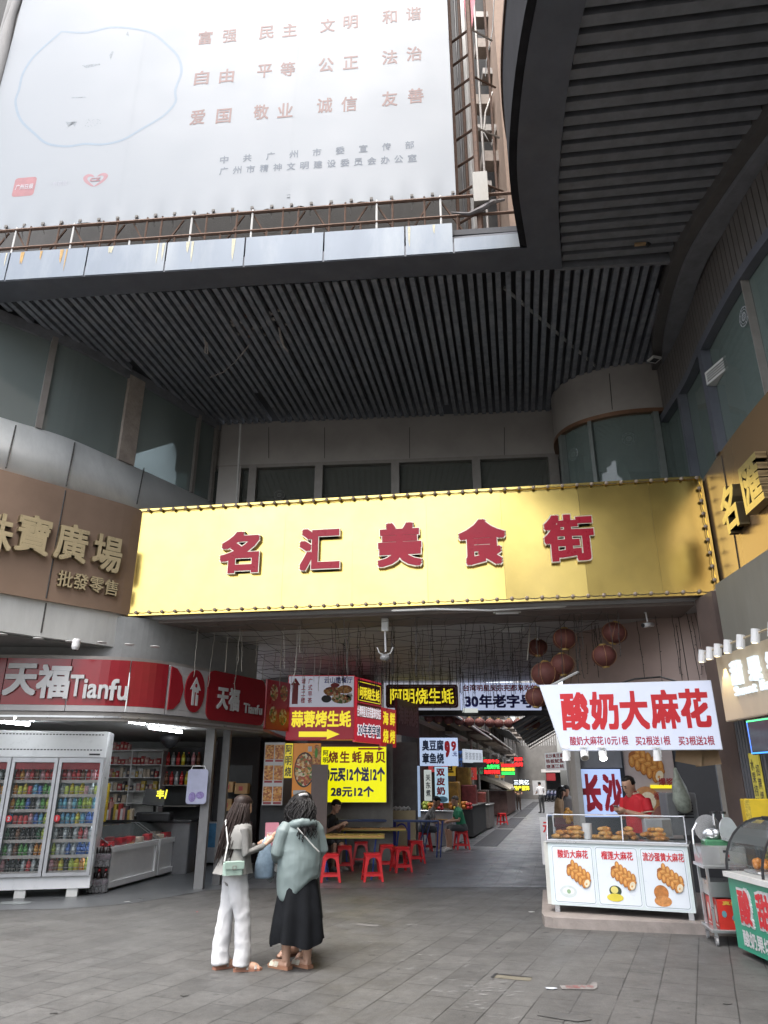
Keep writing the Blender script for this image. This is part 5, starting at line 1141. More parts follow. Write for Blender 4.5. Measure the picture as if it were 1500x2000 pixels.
for u0, u1 in ((818, 832), (832, 812), (838, 828)):
    b = MB(); c = PZ(u1, 1668, 0); d = p.lerp(q, (u0 - 636) / 220); b.tube([d, (c.x, c.y, 0)], .013, 6); b.build('leg', M_bl, t)
def stool_proto():
    t = thing('plastic_stool', 'x', 'stool', (0, 0, 0), 0, 'red plastic stools'); h = .46; a, c = .135, .185
    b = MB(); b.loft([[(sx * (r), sy * r * 1.0, z) for sx, sy in ((-1, -.8), (-.8, -1), (.8, -1), (1, -.8), (1, .8), (.8, 1), (-.8, 1), (-1, .8))] for r, z in ((.142, h - .05), (.148, h - .012), (.138, h))]); b.build('seat', M_red, t)
    for sx in (-1, 1):
        for sy in (-1, 1):
            b = MB(); rings = []
            for f, w_ in ((0, .040), (.25, .044), (.6, .050), (.92, .066), (1, .10)):
                z = f * (h - .03); k = c + (a - c) * f; th = .012
                P = [(0, 0), (w_, 0), (w_, th), (th, th), (th, w_), (0, w_)]
                rings.append([(sx * (k - p_[0]), sy * (k - p_[1]), z) for p_ in P])
            if sx * sy < 0: rings = [r[::-1] for r in rings]
            b.loft(rings); b.build('leg', M_red, t)
    for k in range(4):
        M = Matrix.Rotation(k * math.pi / 2, 4, 'Z'); b = MB(M)
        pts = []
        for i in range(11):
            th = math.pi * i / 10; pts.append((-.1 * math.cos(th), .295 + .1 * math.sin(th)))
        def yy(z): return -(c + (a - c) * z / (h - .03)) + .002
        n = len(pts); out = [(p_[0] * 1.25, min(h - .03, .35 + .0)) for p_ in pts]
        vs = [(x, yy(z), z) for x, z in pts] + [(x * 1.3, yy(h - .03), h - .03) for x, z in pts]
        b.add(vs, [(i, i + 1, n + i + 1, n + i) for i in range(n - 1)]); b.add([(v[0], v[1] + .012, v[2]) for v in vs], [(i + 1, i, n + i, n + i + 1) for i in range(n - 1)]); b.build('apron', M_red, t)
        b = MB(M); z = .115; hw = .16; b.add([(-hw, yy(z - .02), z - .022), (hw, yy(z - .02), z - .022), (hw, yy(z + .02), z + .018), (-hw, yy(z + .02), z + .018), (-hw, yy(z) + .012, z - .022), (hw, yy(z) + .012, z - .022), (hw, yy(z) + .012, z + .018), (-hw, yy(z) + .012, z + .018)], [(0, 1, 2, 3), (7, 6, 5, 4), (3, 2, 6, 7), (1, 0, 4, 5)]); b.build('stretcher', M_red, t)
    return t
ST0 = stool_proto()
spots = [((645, 1722), .1, 'red plastic stool just right of the woman in the grey jacket'), ((727, 1721), .15, 'front red plastic stool standing clear in the middle of the row'), ((783, 1703), .35, 'red plastic stool turned corner-on at the right end of the front row'),
         ((672, 1700), .1, 'red plastic stool under the left end of the front table'), ((755, 1697), .1, 'red plastic stool behind the corner-on stool'), ((812, 1686), .2, 'rightmost red plastic stool below the blue rail'),
         ((902, 1659), .2, 'red plastic stool under the man in the green shirt'), ((705, 1688), 0, 'red plastic stool beneath the crossed blue legs'), ((830, 1662), .1, 'red plastic stool under the man in the grey vest'), ((600, 1690), .3, 'red plastic stool hidden behind the grey jacket')]
for i, ((u, v), rz, lab) in enumerate(spots):
    p = PZ(u, v, 0)
    if i == 0: ST0.location = p; ST0.rotation_euler = (0, 0, rz); ST0['label'] = lab
    else: dup(ST0, p, rz, lab)
# cream board with blue marks, beige box
t = thing('folded_table', 'cream board with blue frame leaning upright behind the stools', 'board', (.4, 18.4, 0)); xa, xb = PY(756, 1600, 18.3).x, PY(812, 1600, 18.3).x
b = MB(); b.rbox(xa, xb, 18.3, 18.36, .1, 1.05, .015); b.build('panel', mat('cream board', (.42, .34, .20), .6, var=.1), t)
for x in (xa + .14, xb - .2): b = MB(); b.box(x, x + .07, 18.285, 18.3, .3, .8); b.build('bracket', M_tblue, t)
b = MB(); b.tube([((xa + xb) / 2 + .12 * math.cos(a_), 18.28, .62 + .14 * math.sin(a_)) for a_ in [math.pi * k / 10 for k in range(11)]], .02, 6); b.build('hoop', M_tblue, t)
b = MB(); [b.tube([(xa + .1 + k * .1, 18.4, 1.06), (xa + .2 + k * .1, 18.4, 1.12), (xa + .3 + k * .08, 18.45, 1.07)], .03, 5) for k in range(4)]; solo(b, 'bundle', M_offw, 'crumpled pale bundle on top of the cream board', 'bundle')
b = MB(); xa, xb = PY(817, 1640, 18.6).x, PY(855, 1640, 18.6).x
# dark shop recess behind tables
b = MB(); b.box(PY(757, 1500, 18.6).x, PY(815, 1500, 18.6).x, 18.6, 18.7, 0, 2.6); solo(b, 'shutter', mat('grey shutter', (.13, .125, .12), .6, var=.2), 'grey shutter wall right of the yellow price sign', 'shutter')
# ================================================================ alley: buildings, awnings, shops
AF = thing('alley_building', 'old grey tenement along the left side of the alley with an awning', 'building', A(-4.4, 40, 0))
MA = Matrix.Rotation(ALLEY_RZ, 4, 'Z')
M_old = mat('old render', (.17, .16, .145), .85, var=.35, scale=1.6, bump=.3, dirt=(.07, .068, .065), streak=.3)
b = MB(MA); b.box(-6.5, -4.3, 21.2, 100, 0, 8); b.build('wall', M_old, AF)
for k in range(9):
    t0 = 22.5 + k * 7.5; b = MB(MA); b.box(-4.3, -4.0, t0, t0 + 5.5, 3.5, 3.62); b.build('awning_rail', M_offw, AF)
    for z in (4.3, 6.6):
        for d in (.6, 3.4):
            wn = MB(MA); wn.box(-4.32, -4.26, t0 + d, t0 + d + 1.5, z, z + 1.4); w1 = wn.build('window', M_dark, AF); wn = MB(MA); [wn.box(-4.26, -4.2, t0 + d + q * .3 - .02, t0 + d + q * .3 + .02, z, z + 1.4) for q in range(6)]; wn.build('grille', M_mull, w1)
        b = MB(MA); b.box(-4.3, -3.5, t0 + .3, t0 + 5.2, z - .35, z - .2); b.build('ledge', M_conc, AF)
b = MB(); pa = [A(-4.3, 21), A(-4.3, 48)]; 
def awning(l0, l1, t0, t1, z0, z1, m, label, name='awning'):
    b = MB(MA); th = .05; n = max(2, int((t1 - t0) / .6))
    vs = []; fs = []
    for k in range(n + 1):
        t = t0 + (t1 - t0) * k / n; dz = .02 if k % 2 else -.02
        vs += [(l0, t, z0 + dz), (l1, t, z1 + dz), (l0, t, z0 + dz + th), (l1, t, z1 + dz + th)]
    for k in range(n): i = k * 4; fs += [(i, i + 1, i + 5, i + 4), (i + 2, i + 6, i + 7, i + 3), (i + 1, i + 3, i + 7, i + 5), (i, i + 4, i + 6, i + 2)]
    b.add(vs, fs); return solo(b, name, m, label, 'awning')
M_aw = mat('maroon awning', (.065, .028, .026), .7, var=.2); M_aw2 = mat('slate awning', (.06, .065, .075), .6, var=.2)
awning(-4.3, -2.7, 20.8, 33, 4.25, 3.45, M_aw, 'maroon awning sloping over the nearest alley shops on the left')
awning(-4.3, -2.8, 33.6, 50, 4.4, 3.7, M_aw, 'brown awning farther along the left side of the alley')
b = MB(MA); b.tube([(-2.68, 20.8, 3.45), (-2.68, 33, 3.45)], .035, 6); solo(b, 'pole', M_offw, 'pale pole along the edge of the nearest maroon awning', 'pole')
b = MB(MA); b.tube([(-2.78, 33.6, 3.7), (-2.78, 50, 3.7)], .035, 6); solo(b, 'pole', M_offw, 'pale pole along the edge of the farther brown awning', 'pole')
awning(-4.3, -2.9, 51, 66, 5.4, 4.9, mat('grey sheet roof', (.2, .2, .2), .6), 'grey sheet canopy high up on the left alley wall')
# balconies over the far end, pale ribbed wall catching daylight
b = MB(MA); b.box(-4.3, .2, 88, 90, 0, 22); solo(b, 'end_building', mat('end wall', (.21, .2, .185), .85, var=.25, scale=.8, dirt=(.2, .19, .18)), 'pale apartment block closing the far end of the alley', 'building')
for k in range(16):
    b = MB(MA); b.box(-3.6 + k * .24, -3.56 + k * .24, 84, 84.1, 5.5, 14)
    if k == 0: GR = thing('window_cages', 'pale window cages high above the far alley', 'grille', A(-2, 84, 5.5))
    b.build('bar', M_offw, GR)
b = MB(MA); b.box(-1.6, .3, 80, 82, 2.7, 3.0); b.box(-1.2, .3, 81.9, 82, 0, 2.7, 1); solo(b, 'gatehouse', [M_offw, M_dark], 'low pale canopy over a dark gateway at the far end of the alley', 'gate')
AR = thing('right_alley_building', 'dim grey building along the right side of the alley behind the stalls', 'building', A(1.4, 40, 0))
b = MB(MA); b.box(1.2, 5, 21, 100, 0, 8.5); b.build('wall', M_old, AR); b = MB(MA); b.box(.36, 1.6, 14.8, 15.1, 0, 4.25); b.build('pillar', M_mull, AR)
# blue grey sheet awning on the right
awning(1.3, -1.1, 20.5, 32, 4.4, 3.12, mat('blue grey sheet', (.05, .055, .075), .55, var=.25), 'dark blue grey sheet awning sloping over the right alley stalls')
for k in range(8):
    t0 = 21 + k * 1.8; b = MB(MA); b.tube([(1.25, t0, 4.32), (-1.08, t0, 3.05)], .03, 5)
    if k == 0: TR = thing('roof_truss', 'grey rafters under the blue grey sheet awning', 'truss', A(0, 21, 3.3))
    b.build('rafter', M_mull, TR)
# signs of the alley
t, F, W, H = board('lit_sign', (1.0, 21), (2.06, 21), 2.10, 2.84, .1, emat('tofu white', (.50, .62, .85), .6), 'white lit snack sign with dark blue characters and a large red nine')
for s, y in (('臭豆腐', .17), ('章鱼烧', -.17)): line(t, F, s, -.17, y, .60, .29, mat('navy text', (.02, .04, .10), .5), .035)
line(t, F, '9', .23, .07, .15, .44, M_tred, .06); line(t, F, '9', .41, .15, .14, .26, M_tred, .04); line(t, F, '.元', .43, -.06, .13, .12, M_tblue, .03)
t, F, W, H = board('lit_sign', (1.42, 21.2), (1.78, 21.25), 1.15, 2.08, .06, emat('milk blue', (.42, .62, .75), .6), 'narrow pale blue lit sign with three red characters below the snack sign'); vline(t, F, '双皮奶', -.03, -.28, .45, .24, M_tred, .04); disc(t, F, 0, -.38, .16, .08, mat('bowl blue', (.2, .45, .6), .4))
t, F, W, H = board('lit_sign', (1.12, 21.2), (1.32, 21.22), 1.2, 2.0, .06, emat('strip cream', (.62, .66, .62), .5), 'narrow cream lit strip with dark brush characters left of the pale blue sign'); vline(t, F, '关东煮', 0, -.3, .3, .13, M_tdk, .02)
t, F, W, H = board('lit_strip', (.92, 21.0), (.99, 21.02), .8, 2.1, .04, emat('strip blue', (.42, .55, .75), .5), 'thin pale blue lit edge panel left of the cream strip')
p, q = PY(906, 1480, 24), PY(943, 1480, 25); t, F, W, H = board('menu_sign', (p.x, p.y), (q.x, q.y), PY(920, 1490, 24.5).z, PY(920, 1464, 24.5).z, .05, emat('menu white', (.6, .66, .75), .55), 'tilted white menu board under the awning with rows of small print')
for k in range(5): line(t, F, '豆腐奶茶', -W * .36 + k * W * .18, 0, W * .13, H * .55, M_tdk, 0)
b = MB(); b.cbox(PY(928, 1494, 24.5), (.75, .05, .16)); solo(b, 'dark_panel', M_black, 'black strip below the tilted white menu board', 'panel')
def led(u0, v0, u1, v1, Y, rows, label):
    p, q = PY(u0, v1, Y), PY(u1, v0, Y); t, F, W, H = board('led_sign', (p.x, Y), (q.x, Y), p.z, q.z, .08, M_black, label)
    n = len(rows)
    for i, (s, c) in enumerate(rows): line(t, F, s, 0, H / 2 - H * (i + .5) / n, W * .92, H / n * .82, emat('led ' + c, {'red': (1, .03, .03), 'green': (.05, 1, .15), 'yellow': (1, .8, .05), 'white': (.8, .9, 1)}[c], 1.6), .02)
led(944, 1482, 976, 1513, 30, (('招牌牛杂', 'red'), ('特色煲仔饭', 'green'), ('海鲜排档', 'red')), 'black sign with red and green glowing characters, nearest of the glowing signs')
led(979, 1491, 1005, 1514, 36, (('田田田田', 'red'), ('田田田田', 'yellow'), ('田田田田', 'green')), 'small sign glowing red yellow and green dots, middle glowing sign')
led(1004, 1478, 1021, 1498, 44, (('海鲜', 'red'), ('烧烤', 'red')), 'small all-red glowing sign, farthest of the glowing signs')
led(1003, 1522, 1034, 1545, 46, (('三笑亿', 'white'), ('特产服饰', 'yellow')), 'black shop sign with white over yellow glowing characters low at the far left')
p, q = PY(1066, 1505, 24), PY(1105, 1505, 23); t, F, W, H = board('hanging_sign', (p.x, p.y), (q.x, q.y), p.z, PY(1066, 1471, 24).z, .03, emat('white banner glow', (.6, .6, .62), .5), 'white hanging sign with three rows of red characters right of the alley')  # glow added to the face, which is turned away from the light
for i, s in enumerate(('长沙臭豆腐', '铁板鱿鱼', '烧湛江蚝')): line(t, F, s, 0, H * (.32 - .3 * i), W * .9, H * .24, M_tred, .03)
# stalls on the left of the alley
def counter(l0, l1, t0, t1, h, m, label, top=None, parts=True):
    t = thing('stall_counter', label, 'stall', A((l0 + l1) / 2, (t0 + t1) / 2)); b = MB(MA); b.rbox(l0, l1, t0, t1, .06, h - .04, .02); b.build('body', m, t); b = MB(MA); b.rbox(l0 - .03, l1 + .03, t0 - .03, t1 + .03, h - .04, h, .01); b.build('top', top or M_steel, t)
    return t
M_fruit = food('fruit mix', [(.6, .24, .02), (.62, .42, .03), (.5, .1, .03), (.25, .35, .05)], 9)
t = counter(-4.0, -2.9, 21.3, 23.5, .95, mat('pale counter', (.3, .3, .3), .5), 'pale drinks counter with fruit below the snack sign'); 
counter(-3.9, -2.75, 25.0, 29.5, 1.0, M_dark, 'dark stall counter with steel top past the fruit counter')
t = counter(-3.9, -2.65, 29.8, 32.0, .9, mat('grey cabinet', (.2, .19, .185), .6), 'grey stall cabinet next to the dark stall counter')
t = counter(-4.1, -2.75, 42, 50, 1.3, mat('worn maroon front', (.18, .11, .10), .7, var=.4, scale=3), 'canvas covered stall halfway along the alley')
b = MB(MA); b.loft([[(-4.2, 41.5 + k * 1.25, 2.1 - .12 * (k % 2)), (-3.0, 41.5 + k * 1.25, 1.65 - .2 * (k % 3)), (-2.5, 41.5 + k * 1.25, 1.35 + .1 * (k % 2)), (-2.5, 41.5 + k * 1.25, 1.3), (-4.2, 41.5 + k * 1.25, 1.9)] for k in range(8)]); solo(b, 'canvas_cover', mat('canvas', (.42, .38, .31), .85, var=.2), 'crumpled pale canvas spread over the halfway stall', 'canvas')
for i, (u, v, Y, r, c) in enumerate(((835, 1556, 21.7, .13, 'lime'), (845, 1560, 21.6, .10, 'orange'), (855, 1556, 21.8, .11, 'orange'), (862, 1560, 21.7, .09, 'red'), (885, 1557, 22.0, .12, 'orange'), (893, 1560, 21.9, .09, 'yellow'), (910, 1556, 22.3, .12, 'orange'), (918, 1560, 22.2, .09, 'red'))):
    p = PY(u, v, Y); b = MB(); [b.ball((p.x + .1 * math.cos(q * 1.9) * (q % 3 > 0), p.y + .08 * math.sin(q * 1.9), .95 + r * .5 + .09 * (q % 2)), r * .55, 8, 6) for q in range(6)]
    solo(b, 'fruit_heap', mat('fruit ' + c, BC[c], .4, var=.3), f'heap of {c} fruit, ' + ['first', 'second', 'third', 'fourth', 'fifth', 'sixth', 'seventh', 'eighth'][i] + ' from the left on the pale drinks counter', 'fruit', 'fruit heaps on the drinks counter', True)
for i, (lat, t0, z0, z1, c) in enumerate(((-3.2, 23.4, .95, 1.7, (.35, .18, .03)), (-3.0, 26.4, 1.0, 1.6, (.20, .04, .04)), (-3.3, 27.5, 1.0, 2.2, (.4, .26, .06)), (-2.9, 28.6, 1.0, 1.35, (.25, .06, .05)), (-3.0, 31, .9, 1.4, (.16, .13, .11)))):
    b = MB(MA); b.rbox(lat - .25, lat + .25, t0 - .3, t0 + .3, z0, z1, .04); solo(b, 'stall_box', mat('stall box %d' % i, c, .6, var=.4, scale=8), ['amber upright box beside the fruit heaps', 'maroon box on the dark stall counter', 'tall amber display on the dark stall counter', 'low red box at the end of the dark stall counter', 'taupe box on the grey stall cabinet'][i], 'box')
d = dup(ST0, A(-2.45, 33.5), .3, 'red plastic stool standing alone beside the grey stall cabinet')
for i, (lat, t0) in enumerate(((-3.9, 36), (-3.9, 39), (-3.9, 53), (-3.9, 57))):
    b = MB(MA); b.tube([(lat, t0, 0), (lat, t0, 3.6)], .06, 8); solo(b, 'post', M_offw, 'pale shop post, ' + ['first', 'second', 'third', 'fourth'][i] + ' after the grey cabinet along the left alley wall', 'post', 'pale shop posts on the left alley wall')
for i in range(5):
    lat = -1.5 + i * .35; t0 = 77 - i * .4
    t = thing('motorbike', 'parked dark motorbike in the row at the far end of the alley', 'motorbike', A(lat, t0), ALLEY_RZ + 1.2, 'motorbikes parked at the far end'); M = WM[t.name]
    for x in (-.62, .62): b = MB(M @ Matrix.Translation((x, 0, .29))); b.tube([(.27 * math.cos(a_), 0, .27 * math.sin(a_)) for a_ in [2 * math.pi * k / 12 for k in range(13)]], .05, 6); b.build('wheel', M_black, t)
    b = MB(M); b.loft([[(x, -w_, z0), (x, w_, z0), (x, w_, z1), (x, -w_, z1)] for x, w_, z0, z1 in ((-.7, .08, .55, .72), (-.3, .15, .4, .8), (.1, .14, .3, .62), (.4, .1, .4, .9), (.55, .12, .6, 1.0))]); b.build('body', [mat('bike paint', (.04, .05, .09), .3)], t)
    b = MB(M); b.tube([(.45, -.32, 1.05), (.55, 0, 1.0), (.45, .32, 1.05)], .025, 6); b.build('handlebar', M_black, t)
b = MB(MA); b.box(-2.4, -1.2, 75, 75.1, .6, 1.9); solo(b, 'white_board', mat('far white', (.5, .5, .5), .6), 'pale board at the end of the left alley shops', 'board')
b = MB(MA); b.box(-1.1, -.2, 79, 79.6, 1.9, 2.6); solo(b, 'red_canopy', M_dred, 'small red canopy at the far end of the alley', 'canopy')
for i, (t0, z0, h, s, c, lab) in enumerate(((25.2, 2.0, .9, '奶茶', (.5, .06, .06), 'red upright board with white characters past the pale drinks counter'), (27.6, 1.9, 1.1, '烤鱼', (.42, .27, .03), 'amber upright board with dark characters over the dark stall counter'), (31, 2.2, .7, '米粉', (.05, .12, .35), 'blue upright board over the grey stall cabinet'), (34.5, 1.8, 1.2, '煲仔饭', (.45, .05, .04), 'tall red upright board just past the lone red stool'), (39, 2.1, .8, '凉茶', (.06, .25, .12), 'green upright board before the canvas covered stall'), (53, 2.0, 1.0, '水果', (.5, .2, .04), 'orange upright board beyond the canvas covered stall'))):
    a = A(-4.2, t0); c_ = A(-3.55, t0); t, F, W, H = board('shop_board', (a.x, a.y), (c_.x, c_.y), z0, z0 + h, .08, emat('shop board %d' % i, c, .5), lab); vline(t, F, s, 0, -H * .44, H * .44, .4, M_twh if i != 1 else M_tdk, .03)
for i, (t0, z0) in enumerate(((23.5, 5.2), (28, 5.6), (31.5, 5.2), (37, 5.5), (43, 5.3))):
    b = MB(MA); b.rbox(-4.28, -3.95, t0, t0 + .85, z0, z0 + .6, .02); b.tube([(-3.94, t0 + .4 + .22 * math.cos(q), z0 + .3 + .22 * math.sin(q)) for q in [math.pi * k / 6 for k in range(13)]], .012, 5, 1); solo(b, 'air_conditioner', [M_offw, M_dark], 'pale outdoor air conditioner on the left alley wall above the awnings', 'air conditioner', 'air conditioners on the left alley wall')
# right stall in the alley with heat lamps
t = counter(-.1, 1.0, 14.6, 19.5, .95, mat('maroon cloth', (.10, .012, .018), .8), 'maroon draped stall with warm lit snacks beyond the twist bread counter', mat('maroon cloth', (.1, .01, .02), .8))
for i in range(7):
    p = A(.22 + .2 * (i % 2), 14.9 + i * .5, .95); b = MB(); [b.ball((p.x + random.uniform(-.12, .12), p.y + random.uniform(-.12, .12), .99 + .05 * (q % 3)), .055, 7, 5) for q in range(8)]
    solo(b, 'fried_snacks', mat('golden snack', (.55, .28, .05), .4, var=.3), 'pile of golden fried snacks on the maroon draped stall', 'food', 'golden fried snacks on the maroon stall', True)
for i in range(3):
    p = A(.4, 15.4 + i * 1.2, 1.5); t = thing('heat_lamp', 'small warm heat lamp glowing over the maroon draped stall', 'lamp', p, 0, 'warm heat lamps over the maroon stall'); b = MB(); b.lathe([(.02, .12), (.04, .1), (.10, 0)], p, 12); b.build('shade', M_black, t); b = MB(); b.ball(p + Vector((0, 0, .01)), .045, 8, 6); b.build('bulb', emat('warm bulb', (1, .6, .2), 12), t); b = MB(); b.tube([p + Vector((0, 0, .12)), p + Vector((0, 0, .9))], .008, 5); b.build('cord', M_black, t)
p = A(-.12, 14.45, 0); t = thing('price_card', 'white upright price card with orange and red marks beside the twist bread counter', 'sign', p); F = frame(PY(1067, 1640, 12.2), (1, -.2, 0)); b = MB(F); b.box(-.08, .12, -.35, .32, -.01, 0); b.build('card', M_twh, t); vline(t, F, '元10', .02, -.3, .28, .12, M_tred, .03, .003)
# ================================================================ right side, ground floor of the corner building
GF = thing('corner_shop', 'ground floor of the corner building with grey posts and dark grooved panels on the right', 'shop front', (5, 9, 0))
b = MB(); b.box(4.74, 5.25, 10.12, 10.7, 0, 4.26); b.build('pillar', mat('brown pillar', (.155, .115, .10), .45, var=.12, dirt=(.1, .08, .07)), GF)
b = MB(); b.box(4.84, 5.1, 9.72, 10.1, 0, 4.24); b.build('pillar', mat('steel grey pillar', (.15, .165, .185), .4, metal=.3, var=.08), GF)
b = MB(); b.tube([(4.80, 10.02, 0), (4.80, 10.02, 4.1)], .03, 8); b.build('downpipe', mat('pale pipe', (.38, .42, .44), .4), GF)
b = MB(); b.wall([(4.74, 9.72), (4.66, 8.0), (4.7, -4)], 3.15, 4.24, -.12); b.build('wall', mat('olive panel', (.22, .213, .182), .6, var=.12, scale=2.5, streak=.3, dirt=(.15, .15, .13)), GF)
b = MB(); b.wall([(4.98, 9.72), (4.95, 8.2), (5.2, -4)], 0, 3.15, -.12); b.build('wall', M_dark, GF)
b = MB()
for k in range(9): b.box(4.56, 4.60 + .02 * (k % 2), 9.66 - k * .075, 9.71 - k * .075, 0, 2.5)
b.box(4.6, 4.95, 8.95, 9.72, 0, 2.5); b.build('grooved_panel', mat('grooved panel', (.085, .088, .095), .45, var=.1), GF)
b = MB(); b.box(4.58, 4.62, 6.5, 8.5, 0, 2.3); b.build('mint_panel', mat('mint panel', (.30, .46, .40), .4), GF)
# beige shop board seen almost edge-on
t, F, W, H = board('shop_board', (4.28, 9.32), (4.36, 5.6), 2.37, 3.17, .09, mat('beige board', (.56, .47, .33), .35, var=.06, streak=.2, scale=4), 'beige fruit shop board with glowing white letters under a row of white lamps')
M_glow = emat('glowing letter', (.82, .92, 1), .6)
def spt(F, u, v):
    o = F.translation; n = F.to_3x3() @ Vector((0, 0, 1)); d = Vector(ray(u, v)); c = Vector((0, 0, HC)); k = (o - c).dot(n) / d.dot(n); q = F.inverted() @ (c + d * k); return q.x, q.y
for ch, u, v in (('甜', 1443, 1314), ('果', 1478, 1305), ('铺', 1516, 1296), ('子', 1560, 1285)):
    x, y = spt(F, u, v); b = MB(); write(b, ch, F @ Matrix.Translation((x, y, 0)), .23, .28, .035, .05); b.build('character', M_glow, t)
x, y = spt(F, 1440, 1357); b = MB(); write(b, 'Sweet Fruit Shop', F @ Matrix.Translation((x + .72, y + .02, 0)), 1.45, .15, .02, .03); b.build('lettering', M_glow, t)
b = MB(F); b.tube([(-W / 2 - .03, H / 2 + .05, .14), (W / 2, H / 2 + .05, .14)], .014, 6); solo(b, 'lamp_rail', mat('brass rail', (.42, .34, .22), .4), 'thin rail carrying white lamps along the top of the beige board', 'rail')
lampx = [-.02, .20, .42, .68, 1.0, 1.34, 1.7]
for i, x in enumerate(lampx):
    c = F @ Vector((-W / 2 + x, H / 2 + .02, .16)); tl_ = thing('spot_lamp', ['white cylinder lamp at the left end of the rail above the beige board', 'white cylinder lamp second from the left end of the lamp rail', 'white cylinder lamp third from the left end of the lamp rail', 'white cylinder lamp fourth from the left end of the lamp rail', 'white cylinder lamp fifth from the left end of the lamp rail', 'white cylinder lamp sixth from the left end of the lamp rail', 'white cylinder lamp last on the lamp rail at the edge'][i], 'lamp', c, 0, 'white lamps over the beige board')
    b = MB(); b.tube([c + Vector((-.01, .01, -.075)), c + Vector((.01, -.01, .075))], .048, 14); b.build('housing', M_white, tl_, False)
    b = MB(); b.lathe([(.04, 0), (0, .001)], c + Vector((-.01, .01, -.078)), 12); b.build('lens', emat('warm lens', (1, .85, .5), 2.5), tl_)
ld = bpy.data.lights.new('spot', 'SPOT'); ld.energy = 5; ld.spot_size = math.radians(50); ld.color = (1, .86, .5); ld.shadow_soft_size = .02
lo = bpy.data.objects.new('spot', ld); COL.objects.link(lo); lo.location = F @ Vector((-W / 2 + .20, H / 2 - .07, .1)); lo.rotation_euler = (F.to_3x3() @ Vector((0, .96, .25))).to_track_quat('Z', 'Y').to_euler()
# television with neon edge, price strips, notices
t = thing('television', 'dark screen with neon coloured edge under the beige board', 'screen', (4.2, 8.1, 1.95)); F = panel_frame((4.17, 8.58), (4.26, 7.5), 1.95, 2.33); W = 1.08; H = .38
b = MB(F); b.rbox(-W / 2, W / 2, -H / 2, H / 2, -.05, 0, .01); b.build('screen', mat('dark screen', (.05, .055, .065), .12), t)
for (x0, x1, y0, y1, c) in ((-.53, .53, .165, .18, (.1, 1, .3)), (-.53, .53, -.18, -.165, (.05, .3, 1)), (-.53, -.515, -.165, .165, (.1, .25, 1))): field(t, F, x0, x1, y0, y1, emat('neon %.1f %.1f' % c[:2], c, 1.5), .004, name='neon_edge')
t, F, W, H = board('price_strip', (4.545, 9.45), (4.535, 9.16), .55, 2.0, .01, mat('strip paper', (.60, .52, .08), .5, var=.2), 'tall yellow price strip on the dark grooved panel'); vline(t, F, '水果捞酸奶现切芒果', -.06, -.66, .66, .1, M_tdk, .0); vline(t, F, '招牌烤冷面酸甜果', .07, -.6, .6, .09, M_tdk, .0)
M_pinkp = mat('pink paper', (.50, .22, .27), .6); 
for i, (z0, z1, m, lab, s) in enumerate(((2.32, 2.52, M_pinkp, 'upper pink notice on the brown pillar', ''), (2.12, 2.31, mat('buff paper', (.5, .38, .30), .6), 'buff notice under the upper pink one on the brown pillar', '通知公告'), (1.98, 2.11, M_pinkp, 'lower pink notice on the brown pillar', ''), (1.50, 1.97, M_tred, 'red notice with yellow characters on the brown pillar', '福满门大吉'), (.85, 1.46, M_offw, 'white printed notice low on the brown pillar', '营业时间早十点'))):
    t, F, W, H = board('notice', (4.755, 10.112), (4.93, 10.112), z0, z1, .006, m, lab, 'notice')
    if s: vline(t, F, s, 0, -H * .44, H * .44, .07, M_tyel if 'red' in lab else M_tdk if 'white' in lab else M_dred, .01)
b = MB(); p = PY(1452, 1565, 8.95); q = PY(1500, 1620, 8.8); b.M = frame((p.x + .25, 8.9, (p.z + q.z) / 2), (1, -.25, 0)); b.rbox(-.25, .35, -.17, .17, -.2, 0, .01); b.box(-.248, -.19, -.165, .165, 0, .002, 1); solo(b, 'yellow_box', [mat('yellow plastic', (.66, .45, .02), .4), mat('yellow print', (.5, .36, .04), .5, var=.5, scale=40)], 'bright yellow box behind the green fruit stall', 'box')
# ================================================================ green fruit stall with a curved glass
GT = thing('fruit_stall', 'green fruit stall with red characters and a curved glass case at the right edge', 'stall', (3.98, 7.5, 0))
M_grn = mat('green board', (.035, .27, .17), .4, var=.05); y0, y1 = 6.4, 8.56
b = MB(); b.box(3.68, 4.35, y0, y1, .06, .72); b.build('cabinet', M_grn, GT)
b = MB(); b.box(3.64, 4.38, y0 - .02, y1 + .02, .72, .77); b.build('counter_top', M_offw, GT)
Fs = panel_frame((3.68, y1), (3.68, y0), .06, .72)
for ch, u, v in (('酸', 1457, 1772), ('甜', 1494, 1782), ('美', 1540, 1795)):
    x, y = spt(Fs, u, v)
    b = MB(); write(b, ch, Fs @ Matrix.Translation((x, y, 0)), .30, .36, .085, .004); b.build('character', M_twh, GT); b = MB(); write(b, ch, Fs @ Matrix.Translation((x, y, 0)), .255, .315, .04, .0, lift=.016); b.build('character', M_tred, GT)
b = MB(); write(b, '酸奶果切杯', Fs @ Matrix.Translation((-.55, -.21, 0)), .72, .15, .03, .0, lift=.006); b.build('lettering', M_twh, GT)
prof = [(3.69 + .47 * (1 - math.cos(a_)), .77 + .52 * math.sin(a_)) for a_ in [math.pi / 2 * k / 8 for k in range(9)]]
b = MB()
for (xa, za), (xb, zb) in zip(prof, prof[1:]): b.face([(xa, y0, za), (xa, y1, za), (xb, y1, zb), (xb, y0, zb)])
b.face([(x, y1, z) for x, z in prof] + [(4.33, y1, 1.29), (4.33, y1, .77)]); b.face([(4.16, y0, 1.29), (4.16, y1, 1.29), (4.33, y1, 1.29), (4.33, y0, 1.29)]); b.build('curved_glass', glass('case glass', (.1, .11, .11), .02, .96, .04, (.97, .98, .98), .08), GT, False)
b = MB()
